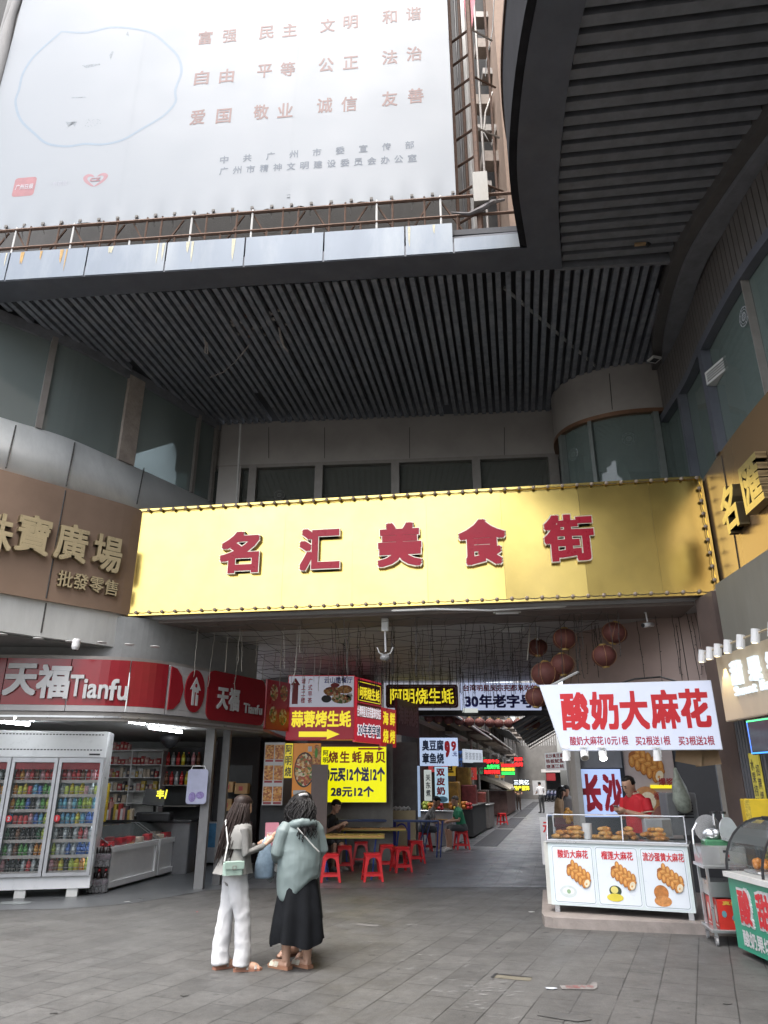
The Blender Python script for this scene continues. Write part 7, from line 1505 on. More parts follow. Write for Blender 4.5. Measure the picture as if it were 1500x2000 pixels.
class Fig:
    """collects limbs in body space: x to the figure's left, -y to the front, z up"""
    def __init__(s, M): s.b = MB(M); s.t = []; s.M = M
    def limb(s, pts, rad, m, n=10):
        s.b.tube(pts, rad, n)
        P = [Vector(p) for p in pts]
        for (p, q), (r0, r1) in zip(zip(P, P[1:]), zip(rad, rad[1:])):
            k = max(2, int((q - p).length / .025))
            for i in range(k + 1): f = i / k; s.t.append((s.M @ p.lerp(q, f), r0 + (r1 - r0) * f, m))
    def torso(s, rings, m):
        """rings: (cx, cy, z, rx, ry, mat)"""
        s.b.loft([[(c[0] + c[3] * math.cos(a), c[1] + c[4] * math.sin(a), c[2]) for a in [2 * math.pi * k / 16 for k in range(16)]] for c in rings])
        for c, d in zip(rings, rings[1:]):
            for f in (0, .5):
                for a in [2 * math.pi * k / 10 for k in range(10)]:
                    q = [c[i] + (d[i] - c[i]) * f for i in range(5)]; s.t.append((s.M @ Vector((q[0] + q[3] * .75 * math.cos(a), q[1] + q[4] * .75 * math.sin(a), q[2])), .02, c[5] if len(c) > 5 else m))
    def head(s, c, yaw=0, pitch=0, sc=1.0, m=0, hm=None, long_=False):
        """head with jaw, nose, ears, brow; c = centre"""
        H = Matrix.Translation(c) @ Matrix.Rotation(yaw, 4, 'Z') @ Matrix.Rotation(pitch, 4, 'X') @ Matrix.Scale(sc, 4)
        o = s.b.M; s.b.M = o @ H
        s.b.loft([[(rx * math.cos(a), cy + ry * math.sin(a), z) for a in [2 * math.pi * k / 14 for k in range(14)]] for z, rx, ry, cy in
                  ((-.118, .022, .022, -.062), (-.108, .042, .040, -.045), (-.085, .055, .068, -.02), (-.05, .064, .085, -.006), (-.01, .071, .093, .002), (.03, .074, .096, .006), (.065, .070, .090, .010), (.095, .052, .068, .012), (.112, .022, .03, .012))])
        s.b.loft([[(x * w_, y, z) for x in (-1, 1)] + [(x * w_ * .6, y - d, z) for x in (1, -1)] for z, w_, y, d in ((-.042, .016, -.082, .018), (-.03, .018, -.082, .03), (0, .010, -.088, .016), (.018, .008, -.09, .006))])
        for sx in (-1, 1): s.b.ball((sx * .073, .012, -.01), (.010, .020, .030), 8, 6); s.b.ball((sx * .031, -.078, .004), (.017, .012, .012), 7, 5)
        s.b.M = o; HM = s.M @ H
        for q in ((0, -.05, -.08), (0, -.07, -.03), (0, -.07, .02), (0, 0, -.06), (.05, -.02, -.04), (-.05, -.02, -.04), (.07, .01, -.01), (-.07, .01, -.01), (0, -.06, .055), (.04, -.05, 0), (-.04, -.05, 0)): s.t.append((HM @ Vector(q), .05, m))
        return HM
    def hand(s, w, d, up, m=0, curl=.5, spread=.18, only=None, side=1, r=.0085):
        """w = wrist, d = finger direction, up = back of the hand"""
        d = Vector(d).normalized(); up = Vector(up); up = (up - d * up.dot(d)).normalized(); x = d.cross(up) * side
        w = Vector(w); s.limb([w, w + d * .045, w + d * .085], [.024, .034, .030], m, 8)
        for i, (o_, L) in enumerate(((-.027, .068), (-.009, .078), (.009, .073), (.026, .056))):
            c_ = curl if only is None else (.08 if i in only else 1.3)
            p = w + d * .085 + x * o_; dirv = (d + x * (o_ * 6 * spread)).normalized(); P = [p - d * .02, p]
            for k in range(3):
                a = c_ * (k + .6) * .75; P.append(P[-1] + (dirv * math.cos(a) - up * math.sin(a)) * L * (.44, .32, .26)[k])
            s.limb(P, [r, r, r, r * .92, r * .8], m, 6)
        p = w + d * .03 - x * .03; s.limb([p, p - x * .025 + d * .03 - up * .01, p - x * .025 + d * .06 - up * .025], [r * 1.15, r * 1.1, r * .9], m, 6)
    def foot(s, a, d, m=0, L=.23, w=.042):
        a = Vector(a); d = Vector(d).normalized(); g = Vector((a.x, a.y, 0))
        s.limb([g - d * .045 + Vector((0, 0, .04)), g + d * .06 + Vector((0, 0, .042)), g + d * (L - .09) + Vector((0, 0, .028)), g + d * (L - .045) + Vector((0, 0, .02))], [.036, w * .95, w, w * .6], m, 10)
        for k in range(5): x = d.cross(Vector((0, 0, 1))) * (-.03 + .015 * k); p = g + d * (L - .06) + x + Vector((0, 0, .018)); s.limb([p, p + d * (.045 - .005 * k)], [.0115, .009], m, 6)
def hair_cap(b, HM, grow=.012, low=-.03, front=.035, back=.06, m=0):
    """scalp shell open over the face"""
    o = b.M; b.M = HM
    rings = []
    for z, rx, ry, cy in ((low, .072, .092, .004), (0, .075, .098, .004), (.03, .077, .100, .006), (.065, .073, .094, .010), (.095, .056, .073, .012), (.118, .026, .034, .012), (.124, .004, .005, .012)):
        f = max(0, 1 - (z - low) / (front + .05 - low)); ring = []
        for k in range(18):
            a = 2 * math.pi * k / 18; y = math.sin(a); g = grow + .003 * math.sin(k * 5 + z * 90)
            if y < -.15 and z < front: ring.append((rx * .9 * math.cos(a) * (.97), cy + ry * .82 * y * .9, z))
            else: ring.append(((rx + g) * math.cos(a), cy + (ry + g) * y, z))
        rings.append(ring)
    b.loft(rings, m); b.M = o
def strands(b, HM, M, n, length, spread, wave, rad, back=.05, m=0, z0=.1, zr=.1, seed=1, fall=Vector((0, .02, -1)), curl=0, side=1.0):
    """locks growing from the scalp and falling down the back"""
    R = random.Random(seed); Mi = M.inverted()
    for i in range(n):
        a = R.uniform(-.35, math.pi + .35); h = R.uniform(-.02, .1); k = math.sqrt(max(0, 1 - (h / .125) ** 2))
        p = Mi @ (HM @ Vector((.083 * math.cos(a) * k, .008 + .103 * math.sin(a) * k, h))); L = length * R.uniform(.72, 1.05); P = [p]; ph = R.uniform(0, 6); w_ = R.uniform(.6, 1.3) * wave
        out = Mi.to_3x3() @ HM.to_3x3() @ Vector((math.cos(a), math.sin(a), .1)); N = 12
        for j in range(1, N + 1):
            f = j / N; d = (out * max(0, .5 - f * 1.1) * spread + fall + Vector((math.sin(ph + f * curl) * w_, math.cos(ph * 1.3 + f * curl) * w_, 0))).normalized(); P.append(P[-1] + d * L / N)
        r = rad * R.uniform(.7, 1.3); b.tube(P, [r * (1.1 - .75 * (j / N) ** 2) for j in range(N + 1)], 5, m)
def face(HM, p):
    for sx in (-1, 1):
        b = MB(HM); b.ball((sx * .031, -.0885, .006), (.012, .004, .006), 8, 5); b.build('eye', M_black, p); b = MB(HM); b.cbox((sx * .032, -.090, .026), (.034, .008, .007), sx * .15); b.build('eyebrow', M_hairb, p)
    b = MB(HM); b.ball((0, -.083, -.066), (.022, .008, .006), 8, 5); b.build('mouth', M_lip, p)
def person(label, loc, rz, group=None): return thing('person', label, 'person', loc, rz, group)
def garment(b, rings, n=40, m=0, th=.006, seed=0):
    """hanging cloth: rings (cx, cy, z, rx, ry, fold depth, fold count)"""
    out = []
    for cx, cy, z, rx, ry, am, k in rings:
        ring = []
        for i in range(n):
            a = 2 * math.pi * i / n; f = 1 + am * (math.sin(k * a + seed) + .6 * math.sin((k // 2 + 1) * a + 2.1 + seed) + .4 * noise.noise((math.cos(a) * 2 + seed, math.sin(a) * 2, (0 if callable(z) else z) * 3)))
            zz = z(a) if callable(z) else z; ring.append((cx + rx * f * math.cos(a), cy + ry * f * math.sin(a), zz))
        out.append(ring)
    b.loft(out, m, False); b.loft([[(p[0] * .985 + r[0][0] * 0, p[1], p[2]) for p in r] for r in out][::-1], m, False)
# ---------------------------------------------------------------- woman in grey shawl and white trousers (seen from behind, turned right)
def woman_white():
    p = person('woman with long brown hair in grey cape top and white trousers making a V sign', (-1.455, 7.86, 0), math.radians(118)); M = WM[p.name]; F = Fig(M); S, C = 0, 1
    F.torso([(0, 0, .74, .13, .10, 1), (0, .01, .84, .155, .115, 1), (0, .0, .95, .135, .10, 1), (0, -.01, 1.08, .135, .095, 1), (0, -.01, 1.2, .155, .10, 1), (0, 0, 1.28, .16, .09, 1), (0, .01, 1.33, .11, .07, 1), (0, .012, 1.36, .055, .05, 0)], 1)
    F.limb([(0, .012, 1.33), (0, -.005, 1.43)], [.046, .044], 0)
    for sx, fy, fx in ((1, .07, .095), (-1, -.08, -.085)):
        F.limb([(sx * .072, .01, .82), (sx * .082, fy * .3, .62), (sx * .092, -.005 + fy * .8, .44), (fx * 1.06, fy * 1.08, .2), (fx, .02 + fy, .07)], [.085, .068, .052, .045, .038], 0); F.foot((fx, fy + .01, 0), (sx * .25, -1, 0), 0)
    # figure's right arm lifted with a V sign, left arm bent holding a card
    F.limb([(-.165, .0, 1.28), (-.20, -.02, 1.05), (-.13, -.22, 1.10)], [.052, .045, .034], 1); F.limb([(-.13, -.22, 1.10), (-.11, -.27, 1.13)], [.026, .024], 0); F.hand((-.11, -.265, 1.13), (.1, -.75, .5), (-1, 0, .3), 0, .3, .6, (0, 1), 1)
    F.limb([(.165, 0, 1.28), (.20, -.02, 1.05), (.10, -.22, 1.09)], [.052, .045, .034], 1); F.hand((.09, -.24, 1.10), (-.3, -.8, .35), (.3, .2, 1), 0, .9, .2)
    HM = F.head((0, -.03, 1.475), .15, .18, .98, 0)
    remesh(F.b, 'body', .009, 3, p, [M_skin, mat('grey knit', (.17, .167, .157), .75, var=.08)], F.t, .002)
    b = MB(M)                                                                # trousers
    for sx, fy, fx in ((1, .07, .095), (-1, -.08, -.085)): b.tube([(sx * .072, .01, .86), (sx * .082, .0 + fy * .3, .62), (sx * .092, -.005 + fy * .8, .44), (fx * 1.1, .0 + fy * 1.1, .2), (fx * 1.05, .0 + fy, .045)], [.100, .092, .078, .080, .088], 14)
    b.loft([[(.148 * k_ * math.cos(a), .01 + .118 * k_ * math.sin(a), z) for a in [2 * math.pi * k / 16 for k in range(16)]] for z, k_ in ((.78, .96), (.85, 1.04), (.93, .98), (.99, .93))])
    remesh(b, 'trousers', .010, 3, p, [mat('white denim', (.55, .55, .555), .75, var=.04)], None, .0105, 9, 3)
    b = MB(M)                                                                # cape top with a flared back
    garment(b, [(0, .005, 1.345, .085, .07, .02, 5), (0, .005, 1.30, .18, .125, .02, 5), (0, .02, 1.22, .195, .14, .06, 6), (0, .03, 1.14, .185, .15, .08, 6), (0, .035, 1.09, .18, .155, .10, 6)], seed=1); b.build('cape', mat('grey cape', (.22, .217, .205), .8, var=.07), p, True)
    b = MB(M); garment(b, [(0, .0, 1.16, .165, .13, .02, 5), (0, .015, 1.02, .172, .15, .04, 6), (0, .03, .90, .195, .185, .06, 7), (0, .035, .86, .205, .2, .07, 7)], seed=4); b.build('blouse', mat('grey blouse', (.20, .196, .185), .8, var=.07), p, True)
    b = MB(M); b.lathe([(.075, 1.33), (.085, 1.35), (.07, 1.375), (.06, 1.37)], (0, .012, 0), 14, sy=.85); b.build('collar', mat('yellow collar', (.55, .56, .16), .7), p, True)
    b = MB(M); garment(b, [(0, .0, .93, .160, .13, .01, 4), (0, .0, .865, .158, .132, .02, 5)], seed=2); b.build('undershirt', mat('pale yellow hem', (.56, .52, .22), .7), p, True)
    b = MB(M); hair_cap(b, HM, .014); strands(b, HM, M, 360, .56, .75, .14, .0065, seed=3, fall=Vector((0, .20, -1)), curl=4); b.build('hair', M_hairbr, p, True)
    # sandals
    for sx, fy, fx in ((1, .08, .095), (-1, -.07, -.085)):
        d = Vector((sx * .25, -1, 0)).normalized(); x = d.cross(Vector((0, 0, 1))); c = Vector((fx, fy, 0)); b = MB(M)
        pts = [c - d * .06 + x * .032, c - d * .06 - x * .032, c + d * .08 - x * .045, c + d * .19 - x * .04, c + d * .22, c + d * .19 + x * .04, c + d * .08 + x * .045]; b.prism([(q.x, q.y) for q in pts][::-1], 0, .022)
        for k in (.07, .15): q = c + d * k; b.tube([q - x * .045 + Vector((0, 0, .015)), q - x * .03 + Vector((0, 0, .062 - k * .15)), q + Vector((0, 0, .075 - k * .17)), q + x * .03 + Vector((0, 0, .062 - k * .15)), q + x * .045 + Vector((0, 0, .015))], .013, 6, 1)
        b.build('sandal', [mat('tan sole', (.36, .17, .11), .6), mat('grey strap', (.36, .33, .30), .6)], p)
    # things carried
    q = M @ Vector((-.205, .10, .90)); t = thing('shoulder_bag', 'small mint green flap bag hanging at the hip of the woman in white trousers', 'bag', q, math.radians(118 + 180 - 30)); B = Matrix.Translation(q) @ Matrix.Rotation(math.radians(28), 4, 'Z'); M_mint = mat('mint leather', (.33, .44, .38), .4, var=.05)
    b = MB(B); b.rbox(-.095, .095, -.035, .035, -.07, .05, .018); b.build('bag_body', M_mint, t); b = MB(B); b.rbox(-.098, .098, -.042, -.034, -.015, .052, .006); b.build('flap', M_mint, t); b = MB(B); b.box(-.018, .018, -.048, -.041, -.02, .015); b.box(-.012, .012, -.0485, -.047, -.012, .009, 1); b.build('clasp', [M_mull, M_mint], t)
    b = MB(); b.M = Matrix(); b.tube([B @ Vector((-.09, 0, .05)), M @ Vector((-.15, .15, 1.1)), M @ Vector((-.05, .16, 1.3)), M @ Vector((.07, .06, 1.37))], .007, 5); b.build('strap', M_offw, t)
    b = MB(); q = M @ Vector((.06, -.37, 1.16)); b.M = frame(q, (.9, .35, 0), (.08, .1, 1)); b.plate(rrect(-.07, .07, -.11, .11, .008), -.004, .004); b.plate([(-.055, -.08), (.05, -.08), (.05, .02), (-.055, .02)], .004, .0055, 1); solo(b, 'menu_card', [mat('pink card', (.48, .20, .25), .5, var=.1), mat('pink print', (.56, .40, .42), .5, var=.4, scale=40)], 'pink menu card held up by the woman in white trousers', 'card')
    b = MB(); q = M @ Vector((.02, -.30, .98)); b.M = Matrix.Translation(q) @ Matrix.Rotation(.4, 4, 'Z'); b.loft([[(r * math.cos(a) * (1 + .12 * math.sin(3 * a + z * 30)), .45 * r * math.sin(a), z) for a in [2 * math.pi * k / 14 for k in range(14)]] for z, r in ((-.22, .085), (-.2, .10), (-.08, .095), (.04, .07), (.12, .035), (.16, .012))]); solo(b, 'plastic_bag', mat('pale blue bag', (.24, .33, .42), .35, var=.3, scale=12), 'pale blue plastic bag dangling in front of the woman in white trousers', 'bag', smooth=True)
woman_white()
# ---------------------------------------------------------------- woman in grey green jacket and black skirt (back view)
def woman_jacket():
    rz = math.radians(215); p = person('woman with curly black hair in a grey green hooded jacket and long black skirt', (-.85, 7.94, 0), rz); M = WM[p.name]; F = Fig(M)
    F.torso([(0, 0, .76, .15, .12, 1), (0, .01, .86, .165, .125, 1), (0, 0, .97, .15, .11, 1), (0, -.01, 1.1, .155, .11, 1), (0, -.01, 1.22, .175, .11, 1), (0, 0, 1.29, .175, .10, 1), (0, .01, 1.34, .11, .075, 1), (0, .012, 1.37, .055, .05, 0)], 1)
    F.limb([(0, .012, 1.34), (0, -.005, 1.44)], [.05, .046], 0)
    feet = ((1, (.10, -.03), (.35, -1, 0)), (-1, (-.10, .04), (.2, -1, 0)))
    for sx, f, d in feet: F.limb([(sx * .08, .01, .82), (sx * .085, .01 + f[1] * .4, .45), (f[0], f[1] + .02, .23), (f[0], f[1] + .02, .07)], [.09, .066, .052, .04], 0); F.foot((f[0], f[1] + .01, 0), d, 0)
    F.limb([(-.18, 0, 1.29), (-.25, .02, 1.07), (-.23, -.14, .92)], [.056, .05, .036], 1); F.hand((-.23, -.15, .91), (.15, -.9, -.4), (-.8, 0, .5), 0, .7)
    F.limb([(.18, 0, 1.29), (.245, .0, 1.06), (.17, -.17, .98)], [.056, .05, .036], 1); F.hand((.165, -.19, .975), (-.4, -.8, -.2), (.5, .1, .9), 0, 1.0)
    HM = F.head((0, -.035, 1.485), .1, .22, 1.0, 0)
    M_jk = mat('grey green nylon', (.155, .197, .195), .5, var=.05)
    remesh(F.b, 'body', .009, 3, p, [M_skin, M_jk], F.t, .002)
    b = MB(M)                                                                # jacket: loose, hem dips to the figure's left
    b.loft([[(cx + rx * math.cos(a), cy + ry * math.sin(a), z + dip * max(0, math.cos(a - .3)) ** 1.5) for a in [2 * math.pi * k / 28 for k in range(28)]] for cx, cy, z, rx, ry, dip in
            ((0, .005, .80, .215, .175, -.20), (0, .005, .83, .225, .185, -.19), (0, .01, .92, .232, .185, -.10), (0, .01, 1.02, .225, .175, -.03), (0, .005, 1.14, .218, .16, 0), (0, .005, 1.24, .212, .145, 0), (0, .005, 1.31, .175, .12, 0), (0, .01, 1.355, .10, .085, 0))])
    for sx, e, w_ in ((-1, (-.26, .025, 1.06), (-.235, -.13, .925)), (1, (.255, .0, 1.05), (.175, -.165, .98))): b.tube([(sx * .15, .0, 1.30), (sx * .2, .005, 1.24), e, w_], [.068, .076, .068, .046], 14)
    remesh(b, 'jacket', .0085, 3, p, [M_jk], None, .008, 7, 9)
    b = MB(M); b.loft([[(r * math.cos(a), .05 + .8 * r * math.sin(a), z + .03 * math.sin(a)) for a in [2 * math.pi * k / 20 for k in range(20)]] for z, r in ((1.26, .13), (1.285, .165), (1.32, .165), (1.345, .13), (1.35, .10), (1.33, .085))]); remesh(b, 'hood', .009, 4, p, [M_jk], None, .012, 9, 2)
    b = MB(M); b.tube([(.12, .16, 1.28), (-.06, .197, 1.10), (-.12, .199, 1.05)], .007, 5); b.build('bag_strap', M_offw, p)
    b = MB(M)                                                                # long skirt with deep folds
    garment(b, [(0, .005, .98, .155, .12, .01, 5), (0, .005, .86, .185, .15, .025, 6), (0, .01, .66, .215, .19, .06, 8), (0, .01, .44, .245, .22, .09, 8), (.0, .01, .27, .262, .235, .11, 8), (0, .01, lambda a: .225 + .03 * math.sin(3 * a), .262, .235, .115, 8)], 56, seed=2.4)
    b.build('skirt', mat('black cotton', (.010, .011, .013), .85, var=.3, spec=.1), p, True)
    b = MB(M); hair_cap(b, HM, .022); strands(b, HM, M, 330, .42, 1.6, .8, .0078, seed=8, fall=Vector((0, .22, -1)), curl=10); b.build('hair', M_hairb, p, True)
    b = MB(M); b.tube([M.inverted() @ (HM @ Vector(q)) for q in ((-.05, .09, .085), (-.02, .115, .09), (.03, .115, .09), (.06, .09, .085))], .016, 7); b.build('hair_clip', mat('pale clip', (.4, .4, .4), .3), p)
    for sx, f, d in feet:
        d = Vector(d).normalized(); x = d.cross(Vector((0, 0, 1))); c = Vector((f[0], f[1] + .01, 0)); b = MB(M)
        pts = [c - d * .065 + x * .036, c - d * .065 - x * .036, c + d * .08 - x * .05, c + d * .19 - x * .045, c + d * .225, c + d * .19 + x * .045, c + d * .08 + x * .05]; b.prism([(q.x, q.y) for q in pts][::-1], 0, .03)
        for k in (.085, .145): q = c + d * k; b.loft([[q + d * e - x * .053 + Vector((0, 0, .02)), q + d * e - x * .035 + Vector((0, 0, .07 - k * .12)), q + d * e + Vector((0, 0, .085 - k * .14)), q + d * e + x * .035 + Vector((0, 0, .07 - k * .12)), q + d * e + x * .053 + Vector((0, 0, .02)), q + d * e + Vector((0, 0, .05))] for e in (-.026, .026)], 1)
        b.build('sandal', [mat('cork sole', (.34, .17, .10), .7), mat('cream leather', (.62, .58, .47), .5)], p)
    q = M @ Vector((.12, -.27, .84)); t = thing('water_bottle', 'clear plastic water bottle hanging from the hand of the woman in the jacket', 'bottle', q); b = MB(Matrix.Translation(q) @ Matrix.Rotation(.5, 4, 'Y')); b.lathe([(.03, -.13), (.033, -.12), (.033, .04), (.025, .08), (.013, .11)], n=14); b.build('bottle_body', glass('bottle plastic', (.4, .42, .44), .1, .6, .1), t, True); b = MB(Matrix.Translation(q) @ Matrix.Rotation(.5, 4, 'Y')); b.lathe([(.034, -.02), (.034, .04)], n=14); b.build('label', M_offw, t); b = MB(Matrix.Translation(q) @ Matrix.Rotation(.5, 4, 'Y')); b.lathe([(.015, .11), (.015, .13), (0, .13)], n=10); b.build('cap', M_white, t)
woman_jacket()
# ---------------------------------------------------------------- third woman, mostly hidden, facing the viewer
def woman_hidden():
    p = person('woman in yellow top and dark skirt mostly hidden behind the grey green jacket', (-.86, 8.42, 0), math.radians(-35)); M = WM[p.name]; F = Fig(M)
    F.torso([(0, 0, .74, .14, .11, 2), (0, 0, .86, .15, .115, 2), (0, 0, .97, .13, .10, 1), (0, 0, 1.1, .14, .10, 1), (0, 0, 1.2, .155, .10, 1), (0, 0, 1.26, .155, .09, 1), (0, .01, 1.31, .1, .07, 1), (0, .012, 1.34, .052, .05, 0)], 1)
    F.limb([(0, .012, 1.31), (0, -.005, 1.40)], [.046, .044], 0)
    for sx in (-1, 1): F.limb([(sx * .075, 0, .8), (sx * .08, 0, .44), (sx * .085, .02, .07)], [.085, .06, .037], 0); F.foot((sx * .085, .01, 0), (sx * .2, -1, 0), 0); F.limb([(sx * .155, 0, 1.26), (sx * .2, .0, 1.03), (sx * .12, -.16, .98)], [.05, .042, .03], 1); F.hand((sx * .12, -.17, .98), (-sx * .3, -.8, .1), (sx * .3, .1, .9), 0, .8, side=sx)
    HM = F.head((0, -.03, 1.445), 0, .2, .97, 0); remesh(F.b, 'body', .010, 3, p, [M_skin, mat('yellow cotton', (.55, .45, .14), .7), M_dark], F.t, .003)
    b = MB(M); garment(b, [(0, 0, .97, .14, .11, .01, 5), (0, 0, .7, .18, .16, .04, 6), (0, 0, .36, .23, .2, .06, 7)], 48, seed=5); b.build('skirt', mat('dark olive skirt', (.035, .035, .028), .8), p, True)
    b = MB(M); hair_cap(b, HM, .014); strands(b, HM, M, 50, .28, .5, .1, .012, seed=4, curl=3); b.build('hair', M_hairb, p, True)
    for sx in (-1, 1):
        d = Vector((sx * .2, -1, 0)).normalized(); x = d.cross(Vector((0, 0, 1))); c = Vector((sx * .085, .01, 0)); b = MB(M); pts = [c - d * .06 + x * .034, c - d * .06 - x * .034, c + d * .08 - x * .047, c + d * .2 - x * .03, c + d * .2 + x * .03, c + d * .08 + x * .047]; b.prism([(q.x, q.y) for q in pts][::-1], 0, .024); q = c + d * .12; b.tube([q - x * .05 + Vector((0, 0, .015)), q + Vector((0, 0, .065)), q + x * .05 + Vector((0, 0, .015))], .016, 6); b.build('sandal', mat('brown sandal', (.14, .07, .045), .6), p)
woman_hidden()
# ---------------------------------------------------------------- man in red polo behind the bread counter
def vendor():
    c = PY(1247, 1600, 10.98); p = person('man in red polo shirt looking down at his phone behind the bread counter', (c.x, 10.98, .115), math.radians(-62)); M = WM[p.name]; F = Fig(M)
    F.torso([(0, 0, .80, .165, .13, 2), (0, 0, .92, .175, .15, 1), (0, -.01, 1.02, .175, .155, 1), (0, -.015, 1.14, .18, .135, 1), (0, -.02, 1.26, .195, .125, 1), (0, -.025, 1.33, .19, .11, 1), (0, -.03, 1.385, .12, .085, 1), (0, -.04, 1.41, .062, .06, 0)], 1)
    F.limb([(0, -.04, 1.38), (0, -.075, 1.47)], [.06, .056], 0)
    for sx in (-1, 1):
        F.limb([(sx * .09, 0, .84), (sx * .095, 0, .45), (sx * .1, .02, .08)], [.1, .075, .05], 2); F.foot((sx * .1, .01, 0), (sx * .2, -1, 0), 2, .25)
        F.limb([(sx * .19, -.02, 1.33), (sx * .235, -.03, 1.17)], [.068, .07], 1); F.limb([(sx * .235, -.03, 1.17), (sx * .235, -.05, 1.09), (sx * .08, -.29, 1.17)], [.046, .045, .03], 0); F.hand((sx * .075, -.30, 1.175), (-sx * .35, -.75, .25), (sx * .8, -.1, -.4), 0, .8, side=sx)
    HM = F.head((0, -.115, 1.505), -.05, .42, 1.06, 0)
    remesh(F.b, 'body', .010, 3, p, [M_skin, mat('red polo', (.50, .012, .022), .75, var=.08), M_dark], F.t, .003)
    face(HM, p); b = MB(M); hair_cap(b, HM, .006, .02, .09); b.build('hair', M_hairb, p, True)
    b = MB(M); b.tube([(.075 * math.cos(a), -.045 + .07 * math.sin(a), 1.405 + .012 * math.sin(a)) for a in [2 * math.pi * k / 14 for k in range(15)]], .016, 6); b.build('collar', mat('cream collar', (.6, .5, .38), .6), p, True)
    for sx in (-1, 1): b = MB(M); b.tube([(sx * .234, -.03, 1.172), (sx * .236, -.03, 1.158)], .072, 14); b.build('sleeve_trim', mat('cream collar', (.6, .5, .38), .6), p)
    b = MB(M @ Matrix.Translation((0, -.37, 1.20)) @ Matrix.Rotation(-.7, 4, 'X')); b.rbox(-.037, .037, -.075, .075, -.005, .005, .004); solo(b, 'phone', M_mull, 'phone in the hands of the man in the red polo', 'phone')
vendor()
# ---------------------------------------------------------------- seated people
def seated(label, loc, rz, skin, shirt, pants, hair, seat=.46, lean=.12, bald=False, head_pitch=.3, arms='front', shorts=True, long_sleeve=False, vox=.012, hair_long=0, fat=1.0):
    p = person(label, loc, rz); M = WM[p.name]; F = Fig(M); z = seat; k = fat
    F.torso([(0, .04, z + .01, .17 * k, .14, 2), (0, .03, z + .1, .17 * k, .13, 2), (0, .01 - lean * .25, z + .2, .155 * k, .115 * k, 1), (0, -lean * .6, z + .36, .17 * k, .115 * k, 1), (0, -lean, z + .5, .18 * k, .105, 1), (0, -lean * 1.1, z + .56, .11, .075, 1), (0, -lean * 1.2, z + .59, .055, .05, 0)], 1)
    F.limb([(0, -lean * 1.15, z + .56), (0, -lean * 1.4 - .01, z + .66)], [.052, .048], 0)
    for sx in (-1, 1):
        F.limb([(sx * .09, .02, z + .07), (sx * .12, -.22, z + .08), (sx * .13, -.36, z + .06)], [.09, .078, .066], 2); F.limb([(sx * .13, -.38, z + .05), (sx * .125, -.36, .28), (sx * .12, -.36, .08)], [.06, .05, .036], 0 if shorts else 2); F.foot((sx * .12, -.36, 0), (sx * .15, -1, 0), 3)
        sh = (sx * .18 * k, -lean, z + .5); el = (sx * .24, -lean - .06, z + .27)
        wr = (sx * .07, -lean - .30, z + .40) if arms == 'face' else (sx * .1, -.36, z + .24)
        F.limb([sh, tuple(Vector(sh).lerp(Vector(el), .6))], [.058, .055], 1); F.limb([tuple(Vector(sh).lerp(Vector(el), .6)), el, wr], [.042, .04, .028], 1 if long_sleeve else 0); F.hand(wr, (-sx * .3, -.7, .35 if arms == 'face' else -.1), (sx * .7, .2, .3), 0, .9, side=sx)
    HM = F.head((0, -lean * 1.4 - .05, z + .75), 0, head_pitch, 1.03, 0); remesh(F.b, 'body', vox, 3, p, [skin, shirt, pants, mat('pale shoe', (.4, .38, .35), .6)], F.t, .003)
    face(HM, p); b = MB(M); hair_cap(b, HM, .004 if bald else .012, .0, .05)
    if hair_long: strands(b, HM, M, 40, hair_long, .5, .1, .013, seed=6, curl=3)
    b.build('hair', hair, p, True); return p
c = PY(630, 1600, 16.3)
seated('young man with black hair sitting with hands clasped near his face behind the front table', (c.x, 16.3, 0), math.radians(62), M_skin, mat('black tee', (.02, .02, .022), .8), M_dark, M_hairb, arms='face', head_pitch=.35, lean=.2)
c = PZ(903, 1660, 0); seated('bald man in green shirt and dark shorts sitting on a stool by the alley', (c.x, c.y, 0), math.radians(-78), M_skin2, mat('green shirt', (.012, .16, .075), .75, var=.1), M_dark, M_hairg, bald=True, lean=.08, fat=1.08, head_pitch=.15)
c = PZ(828, 1664, 0); seated('man in grey vest leaning over the blue railed table opposite the man in green', (c.x, c.y, 0), math.radians(80), M_skin2, mat('grey vest', (.20, .19, .18), .8), M_dark, M_hairb, lean=.22, head_pitch=.5)
c = A(-2.95, 24.2); seated('person in black with dark hair sitting behind the man in green', (c.x - .3, c.y, 0), math.radians(160), M_skin2, mat('black tee', (.02, .02, .022), .8), M_dark, M_hairb, hair_long=.2)
# tables for the diners
b = thing('folding_table', 'small table with bowls between the man in green and the man in the vest', 'table', PZ(868, 1655, 0), .2); M = WM[b.name]
k = MB(M); k.rbox(-.35, .35, -.3, .3, .70, .73, .01); k.build('tabletop', TOPM, b)
for sx in (-1, 1):
    for sy in (-1, 1): k = MB(M); k.tube([(sx * .28, sy * .24, .7), (sx * .3, sy * .26, 0)], .014, 6); k.build('leg', M_bl, b)
for i, (x, y) in enumerate(((-.15, .05), (.1, -.08), (.2, .12))):
    k = MB(M @ Matrix.Translation((x, y, .73))); k.lathe([(.03, 0), (.055, .03), (.065, .055), (.058, .055), (.03, .02), (0, .02)], n=12); solo(k, 'bowl', M_offw, 'pale bowl on the small table between the two seated men', 'bowl', 'bowls on the small table')
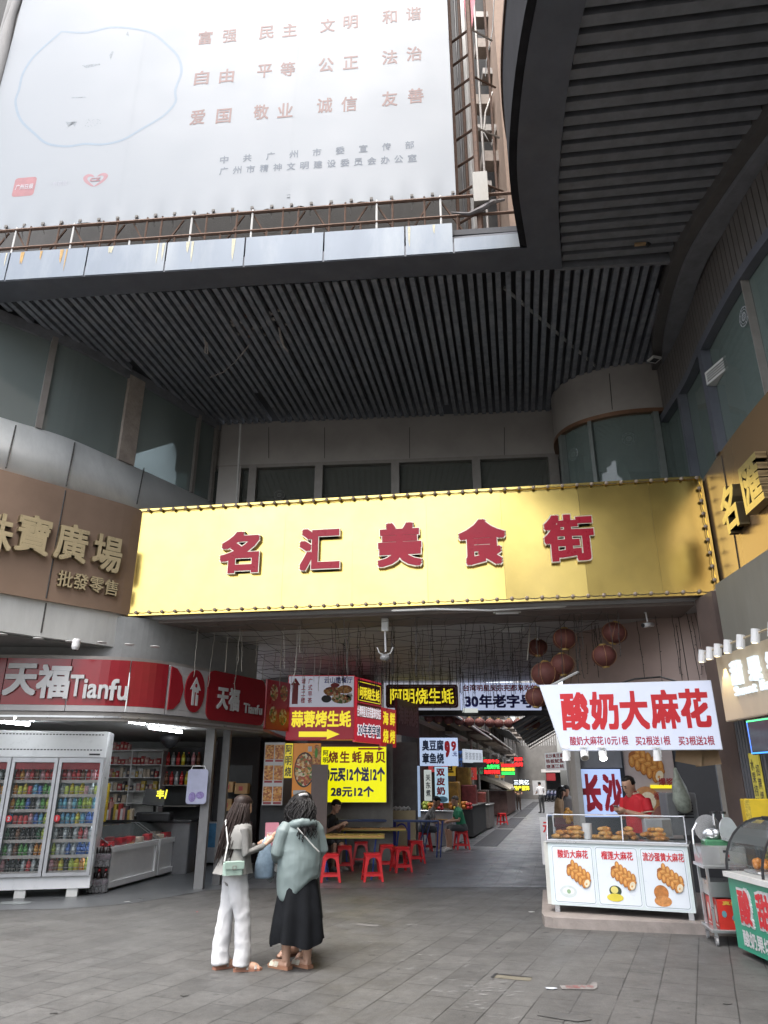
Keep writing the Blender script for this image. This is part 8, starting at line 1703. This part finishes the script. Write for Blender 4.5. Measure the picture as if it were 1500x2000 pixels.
# ---------------------------------------------------------------- standing people farther off
def standing(label, loc, rz, skin, shirt, pants, hair, h=1.68, hl=0, vox=.014, pitch=.2):
    p = person(label, loc, rz); M = WM[p.name] @ Matrix.Scale(h / 1.70, 4); F = Fig(M)
    F.torso([(0, 0, .80, .155, .115, 2), (0, 0, .92, .16, .12, 2), (0, 0, 1.0, .15, .11, 1), (0, -.02, 1.14, .16, .11, 1), (0, -.04, 1.3, .185, .11, 1), (0, -.05, 1.37, .18, .1, 1), (0, -.05, 1.42, .11, .075, 1), (0, -.055, 1.45, .055, .05, 0)], 1); F.limb([(0, -.05, 1.42), (0, -.075, 1.51)], [.05, .047], 0)
    for sx in (-1, 1):
        F.limb([(sx * .085, 0, .85), (sx * .095, 0, .47), (sx * .1, .02, .08)], [.095, .07, .05], 2); F.foot((sx * .1, .01, 0), (sx * .2, -1, 0), 3); F.limb([(sx * .18, -.05, 1.37), (sx * .23, -.05, 1.2)], [.06, .055], 1); F.limb([(sx * .23, -.05, 1.2), (sx * .235, -.07, 1.1), (sx * .14, -.28, 1.05)], [.045, .042, .03], 1 if hl else 0); F.hand((sx * .14, -.29, 1.05), (-sx * .2, -.8, -.1), (sx * .5, 0, .8), 0, .6, side=sx)
    HM = F.head((0, -.11, 1.56), 0, pitch, 1.02, 0); remesh(F.b, 'body', vox, 3, p, [skin, shirt, pants, M_dark], F.t, .003); b = MB(M); hair_cap(b, HM, .012, -.02)
    if hl: strands(b, HM, M, 45, hl, .4, .08, .013, seed=9, curl=2)
    b.build('hair', hair, p, True)
c = A(-.05, 17.6); standing('woman in tan jacket bending over the warm lit alley stall', (c.x, c.y, 0), math.radians(75), M_skin, mat('tan jacket', (.24, .16, .09), .8), M_dark, M_hairb, 1.6, .28, pitch=.5)
c = A(-1.05, 47); standing('man in white shirt and dark trousers standing far down the alley', (c.x, c.y, 0), math.radians(200), M_skin2, mat('white shirt', (.6, .6, .62), .7), M_dark, M_hairb, 1.75, vox=.016)
c = A(-2.6, 51); standing('person in khaki shirt standing by the far left alley wall', (c.x, c.y, 0), math.radians(10), M_skin2, mat('khaki shirt', (.26, .19, .12), .8), mat('brown trousers', (.07, .05, .04), .8), M_hairb, 1.65, vox=.016)
c = A(-.3, 19.2); standing('person in grey behind the warm lit alley stall beside the woman in tan', (c.x + .5, c.y, 0), math.radians(-20), M_skin2, mat('grey tee', (.2, .2, .2), .8), M_dark, M_hairb, 1.62, vox=.016)
for o in list(COL.objects):
    if o.type == 'EMPTY' and o.get('category') == 'person' and o.location.y < 8.2: o.scale = (.965, .965, .965)
